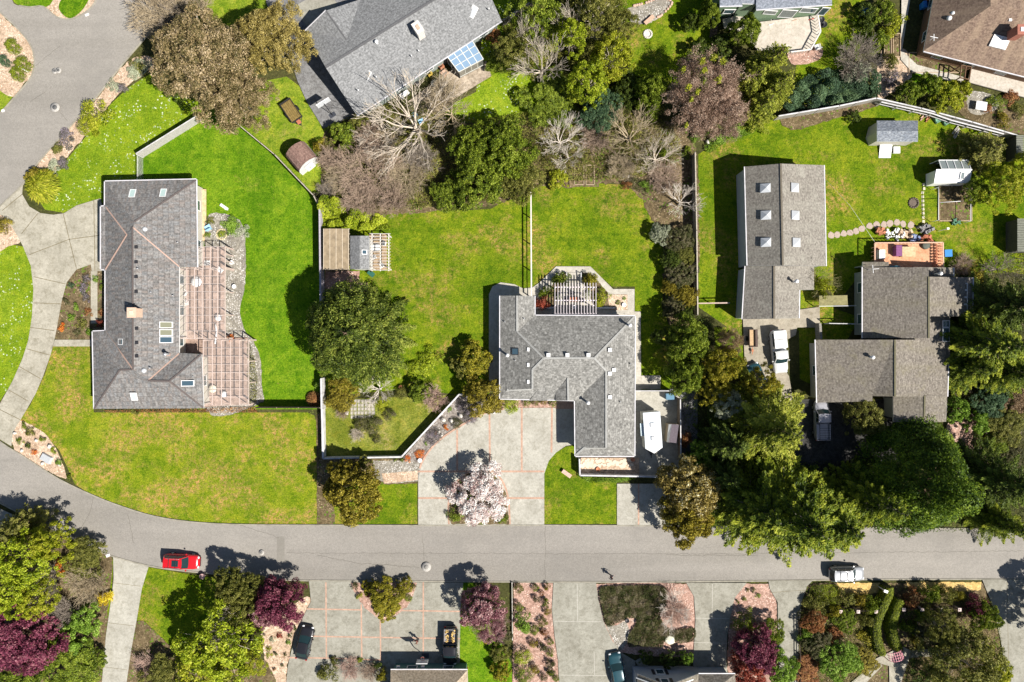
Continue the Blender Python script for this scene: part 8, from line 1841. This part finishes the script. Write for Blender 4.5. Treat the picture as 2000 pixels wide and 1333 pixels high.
TR('budtree0', 955, 1222, 38, 4.5, 'purpink', 'paler pink flowering plum below the purple one', 'purple_tree', bk='pink')
TR('broad0', 752, 1165, 34, 3.4, 'goldgreen', 'golden cloud-pruned tree on the triangular island', 'golden_tree')
SH('dense1', 755, 1192, 26, 1.9, 'goldgreen', 'golden bush at the point of the triangular island', 'shrub')
SH('dense0', 790, 1145, 18, 1.5, 'goldgreen', 'golden bush at the right corner of the island', 'shrub')
SH('dense1', 722, 1148, 17, 1.7, 'goldgreen', 'golden bush at the road end of the island', 'shrub')
for i, (px, py, r, fo, lab) in enumerate(((797,1168,10,'green','round green plant right on the triangular island'), (702,1165,8,'lime2','yellow-green plant left on the triangular island'), (693,1146,9,'heath','brown twiggy plant at the left corner of the island'), (805,1148,8,'olive','olive plant at the far right of the island'), (719,1164,5,'red','tiny red plant on the island'))):
    SH('ball0' if fo == 'green' else 'tiny%d' % (i % 3), px, py, r, .7, fo, lab, 'low_shrub')
for i, (px, py, r, fo, lab) in enumerate(((547,1243,8,'red','red spiky plant in the tan mulch'), (576,1227,5,'dark','dark cushion at the top of the tan mulch'), (566,1242,5,'dark','dark cushion beside the red plant'), (564,1256,7,'bright','green rosette in the tan mulch'), (538,1278,5,'dark','dark cushion below the red plant'), (557,1279,4,'dark','dark cushion left of the black sedan'), (550,1300,4,'dark','small dark cushion low in the tan mulch'), (535,1308,4,'rust','small rusty cushion in the tan mulch'), (532,1250,7,'grey','silver rosette left of the red plant'))):
    SH('tiny%d' % (i % 3), px, py, r, .4, fo, lab, 'low_shrub')
for i, (px, py, r, h, fo, lab) in enumerate(((653,1292,9,.9,'olive','olive ball plant in the bed left of the tan roof'), (702,1290,7,.6,'lime','lime plant in the bed left of the tan roof'), (640,1315,20,1.4,'olive','olive shrub in the bed at the bottom edge'), (745,1320,14,1.8,'goldgreen','golden shrub at the tan roof corner'), (735,1300,9,1.2,'dark','dark upright shrub at the tan roof corner'))):
    SH('shrub%d' % (i % 2), px, py, r, h, fo, lab, 'low_shrub')
SH('brush1', 678, 1308, 26, 1.8, None, 'pink-brown leafless bush left of the tan roof', 'bare_bush', bk='pink')
SH('brush0', 720, 1315, 20, 1.6, None, 'grey leafless bush touching the tan roof', 'bare_bush', bk='mauve')
for i, (px, py, r, h, fo, lab) in enumerate(((975,1275,22,2,'olive','olive bush right of the black pickup lawn'), (978,1312,22,2,'goldgreen','golden bush at the bottom edge of the side lawn'), (985,1240,16,1.6,'heath','brown bush below the pink plum'), (906,1305,8,.6,'rust','brown tuft at the pickup bonnet corner'), (950,1252,9,.8,'yellow','yellow-green tuft under the pink plum'))):
    SH('dense%d' % (i % 2) if r > 12 else 'tiny1', px, py, r, h, fo, lab, 'shrub')
# pink mulch strip with round shrubs
STRIP = [(1013,1151,10,'olive'),(1046,1150,7,'green'),(1068,1147,6,'gold'),(1058,1160,5,'rust'),(1048,1171,7,'heath'),(1066,1178,7,'green'),(1014,1186,10,'green'),(1069,1195,8,'gold'),(1022,1218,18,'bright'),(1043,1232,10,'green'),(1060,1217,10,'olive'),(1063,1237,7,'rust'),(1042,1258,9,'gold'),(1075,1255,7,'green'),(1059,1265,8,'heath'),(1020,1283,18,'lime'),(1074,1277,8,'green'),(1075,1298,8,'heath'),(1046,1308,10,'gold'),(1022,1320,18,'green'),(1076,1315,7,'green'),(1086,1325,8,'green'),(1062,1324,8,'heath')]
tone = {'olive':'olive','green':'green','gold':'bronze','rust':'rusty','heath':'twiggy brown','bright':'glossy bright green','lime':'lime-green'}
cnt = {}
for i, (px, py, r, fo) in enumerate(STRIP):
    cnt[fo] = cnt.get(fo, 0) + 1
    SH(('ball0', 'ball1', 'shrub0')[i % 3], px, py, r * 1.12, .6 + r * .05, fo,
       '%s %s round shrub from the road in the pink mulch strip' % (ordn[cnt[fo] - 1], tone[fo]), 'round_shrub', group='round shrubs in the pink mulch strip', bk='mauve')
# heath island with bare pink tree
cover('ground_cover', [(1170,1150),(1200,1143),(1290,1143),(1302,1160),(1300,1180),(1288,1200),(1308,1228),(1355,1225),(1352,1250),(1325,1254),(1300,1248),(1290,1262),(1250,1260),(1228,1262),(1226,1240),(1240,1220),(1238,1205),(1205,1215),(1185,1222),(1176,1190)], 46000, .32, .15, .07, 'heath', 'brown-purple heath carpet on the mulch island', lumps=260)
TR('bare0', 1322, 1200, 46, 3.6, None, 'small pink bare tree on the mulch island', 'bare_tree', bk='white')
SH('brush0', 1322, 1200, 30, 2.2, None, 'pink twiggy underbrush of the small bare tree', 'bare_bush', bk='pink')
SH('ball1', 1453, 1220, 26, 1.5, 'hedge', 'large round yellow-green bush in the pink mulch', 'clipped_shrub')
for i, (px, py, r, fo) in enumerate(((1460,1154,5,'olive'),(1472,1153,6,'dark'),(1481,1164,6,'bright'),(1455,1171,6,'green'),(1441,1176,5,'olive'),(1465,1190,6,'green'))):
    SH('tiny%d' % (i % 3), px, py, r, .4, fo, '%s small cushion counted from the road in the mulch above the yellow-green bush' % ordn[i], 'low_shrub')
TR('broad1', 1478, 1272, 46, 5.2, 'purple', 'red-purple maple right of the white-trimmed gable', 'purple_tree')
TR('broad2', 1465, 1305, 40, 4.6, 'red', 'crimson maple at the bottom edge', 'red_tree')
SH('mass0', 1508, 1235, 28, 2.6, 'green', 'dark green bush beside the shaded driveway', 'shrub')
TR('broad0', 1525, 1305, 34, 4, 'bright', 'bright green tree at the bottom beside the crimson maple', 'green_tree')
SH('dense0', 1342, 1287, 15, 2.2, 'bright', 'bright green bush in the shadow of the gable house', 'shrub')
SH('dense1', 1308, 1290, 20, 1.6, 'dark', 'dark bush below the gable windows', 'shrub')
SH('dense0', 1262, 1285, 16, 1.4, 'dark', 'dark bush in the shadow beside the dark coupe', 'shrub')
# hedge garden bottom right
cover('ground_cover', [(1580,1150),(1592,1141),(1632,1141),(1640,1158),(1637,1172),(1600,1180),(1582,1172)], 4500, .8, .12, .07, 'hedge', 'grey-green clipped mat of foliage at the road corner', lumps=8)
GARD = [(1595,1180,22,1.6,'olive','olive shrub below the corner mat'),(1590,1215,24,2.2,'rust','orange-red shrub at the west edge of the hedge garden'),(1655,1170,20,1.4,'olive','olive shrub behind the straw verge'),(1680,1172,16,1.5,'gold','bronze shrub behind the straw verge'),(1702,1182,18,1.8,'green','variegated green shrub beside the left hedge'),
 (1650,1212,24,1.9,'green','broad green shrub below the post fence'),(1692,1210,18,1.9,'olive','olive shrub between the fence posts'),(1630,1195,18,1.6,'goldgreen','yellow-green shrub touching the post fence'),(1575,1240,18,1.4,'bright','grass-green shrub at the driveway side'),(1630,1240,20,1.0,'rust','russet ground shrub in the open bed'),
 (1700,1250,22,1.0,'goldgreen','golden ground shrub left of the hedge'),(1600,1262,30,2.2,'heath','dark brown shrub in the middle of the hedge garden'),(1640,1290,42,3.0,'bright','large bright green tree-shrub in the lower hedge garden'),(1690,1295,26,1.0,'gold','bronze low shrub by the curved path'),(1575,1310,30,1.2,'rust','rusty low shrub at the bottom edge'),
 (1820,1160,22,2.2,'green','rounded green shrub behind the dry verge'),(1850,1160,18,2.0,'olive','olive rounded shrub behind the dry verge'),(1875,1165,14,1.0,'goldgreen','yellow-green shrub near the right driveway'),(1782,1170,22,1.4,'rust','russet shrub right of the hedge top'),(1800,1200,18,1.6,'green','green shrub under the post fence'),
 (1905,1185,22,2.4,'purple','purple shrub beside the right driveway'),(1925,1205,30,3.2,'fir','green conifer-like shrub at the right driveway edge'),(1775,1225,16,1.2,'green','green shrub right of the right hedge'),(1815,1232,32,1.4,'heath','brown low shrub under the feathery tree'),(1860,1250,30,1.2,'olive','olive low shrub under the feathery tree'),(1790,1250,16,.9,'gold','bronze low shrub by the garden path')]
for i, (px, py, r, h, fo, lab) in enumerate(GARD):
    SH(('mass%d' if r > 22 else 'shrub%d') % (i % 2), px, py, r, h, fo, lab, 'garden_shrub', group='shrubs of the hedge garden')
TR('airy0', 1888, 1296, 74, 8, 'olive', 'feathery olive tree at the bottom of the hedge garden', 'olive_tree', bk='pale')
TR('airy1', 1932, 1312, 46, 6, 'lime2', 'feathery yellow-green tree at the bottom right', 'lime_tree', bk='pale')
TR('airy0', 1840, 1225, 40, 6, 'olive', 'thin olive tree casting long trunk shadows', 'olive_tree', bk='pale')
TR('airy1', 1818, 1325, 42, 3.5, 'dark', 'dark tree at the bottom edge right of the arbour', 'green_tree')
TR('broad0', 2062, 1240, 36, 7, 'purple', 'purple-leaved tree at the right edge throwing its shade on the drive', 'purple_tree')
TR('broad1', 2072, 1170, 34, 6, 'purple', 'upper purple-leaved tree at the right edge below the road', 'purple_tree')
cover('ground_cover', [(1565,1180),(1700,1165),(1720,1200),(1708,1280),(1650,1340),(1565,1340),(1560,1240)], 15000, .5, .13, .07, 'olive', 'russet and green planting of the left hedge garden', lumps=60)
cover('ground_cover', [(1768,1165),(1900,1160),(1935,1180),(1950,1240),(1955,1340),(1770,1340),(1772,1290),(1768,1200)], 16000, .5, .13, .07, 'olive', 'olive planting of the right hedge garden', lumps=60)
cover('ground_cover', [(1650,935+220),(1700,1160),(1710,1172),(1650,1180)], 900, .5, .13, .07, 'heath', 'brown planting behind the straw verge')
# clipped hedges
def hedge(pts, wd, h, label, seed):
    wp = [W(*p, h * .8) for p in catmull(pts, 5, False)]
    rng = np.random.default_rng(seed); n = 11000
    i = rng.integers(0, len(wp) - 1, n); t = rng.uniform(0, 1, n); A = np.array([[p.x, p.y] for p in wp])
    d = A[i + 1] - A[i]; q = A[i] + d * t[:, None]; dn = np.stack([-d[:, 1], d[:, 0]], 1); dn /= np.linalg.norm(dn, axis=1, keepdims=True)
    an = rng.uniform(-.15, math.pi + .15, n); taper = np.minimum(1, np.minimum((i + t) / 1.5 + .5, (len(wp) - 1 - i - t) / 1.5 + .5))
    P = np.stack([q[:, 0] + dn[:, 0] * np.cos(an) * wd / 2 * taper, q[:, 1] + dn[:, 1] * np.cos(an) * wd / 2 * taper, np.where(rng.uniform(0, 1, n) < .55, h * (.62 + .38 * np.abs(np.sin(an))), rng.uniform(.05, h * .7, n))], 1)
    low = P[:, 2] < h * .6; side = np.where(np.cos(an) > 0, 1, -1); P[low, 0] = (q[:, 0] + dn[:, 0] * side * wd / 2 * taper)[low]; P[low, 1] = (q[:, 1] + dn[:, 1] * side * wd / 2 * taper)[low]
    P += rng.normal(0, .035, P.shape); N = np.stack([dn[:, 0] * np.cos(an), dn[:, 1] * np.cos(an), np.sin(an) + .2], 1)
    V = leaves(rng, P, N, .12, .07, jit=.5); c0 = P.mean(0); c0[2] = 0
    o = thing('hedge', label, 'hedge', tuple(c0), 0, 'pair of curved clipped hedges')
    me = np_mesh('foliage', V - c0, rng.uniform(0, 1, n), [F['hedge']]); f_ = bpy.data.objects.new('foliage', me); C.objects.link(f_); f_.parent = o
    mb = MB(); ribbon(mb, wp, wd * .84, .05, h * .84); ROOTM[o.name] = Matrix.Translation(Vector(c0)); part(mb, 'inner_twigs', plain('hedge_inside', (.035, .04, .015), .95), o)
hedge([(1737,1148),(1736,1162),(1726,1185),(1714,1215),(1713,1245),(1724,1280)], 1.15, 1.7, 'left curved clipped hedge leading to the pink arbour', 5)
hedge([(1760,1172),(1752,1190),(1745,1215),(1746,1240),(1757,1272)], 1.15, 1.7, 'right curved clipped hedge leading to the pink arbour', 6)
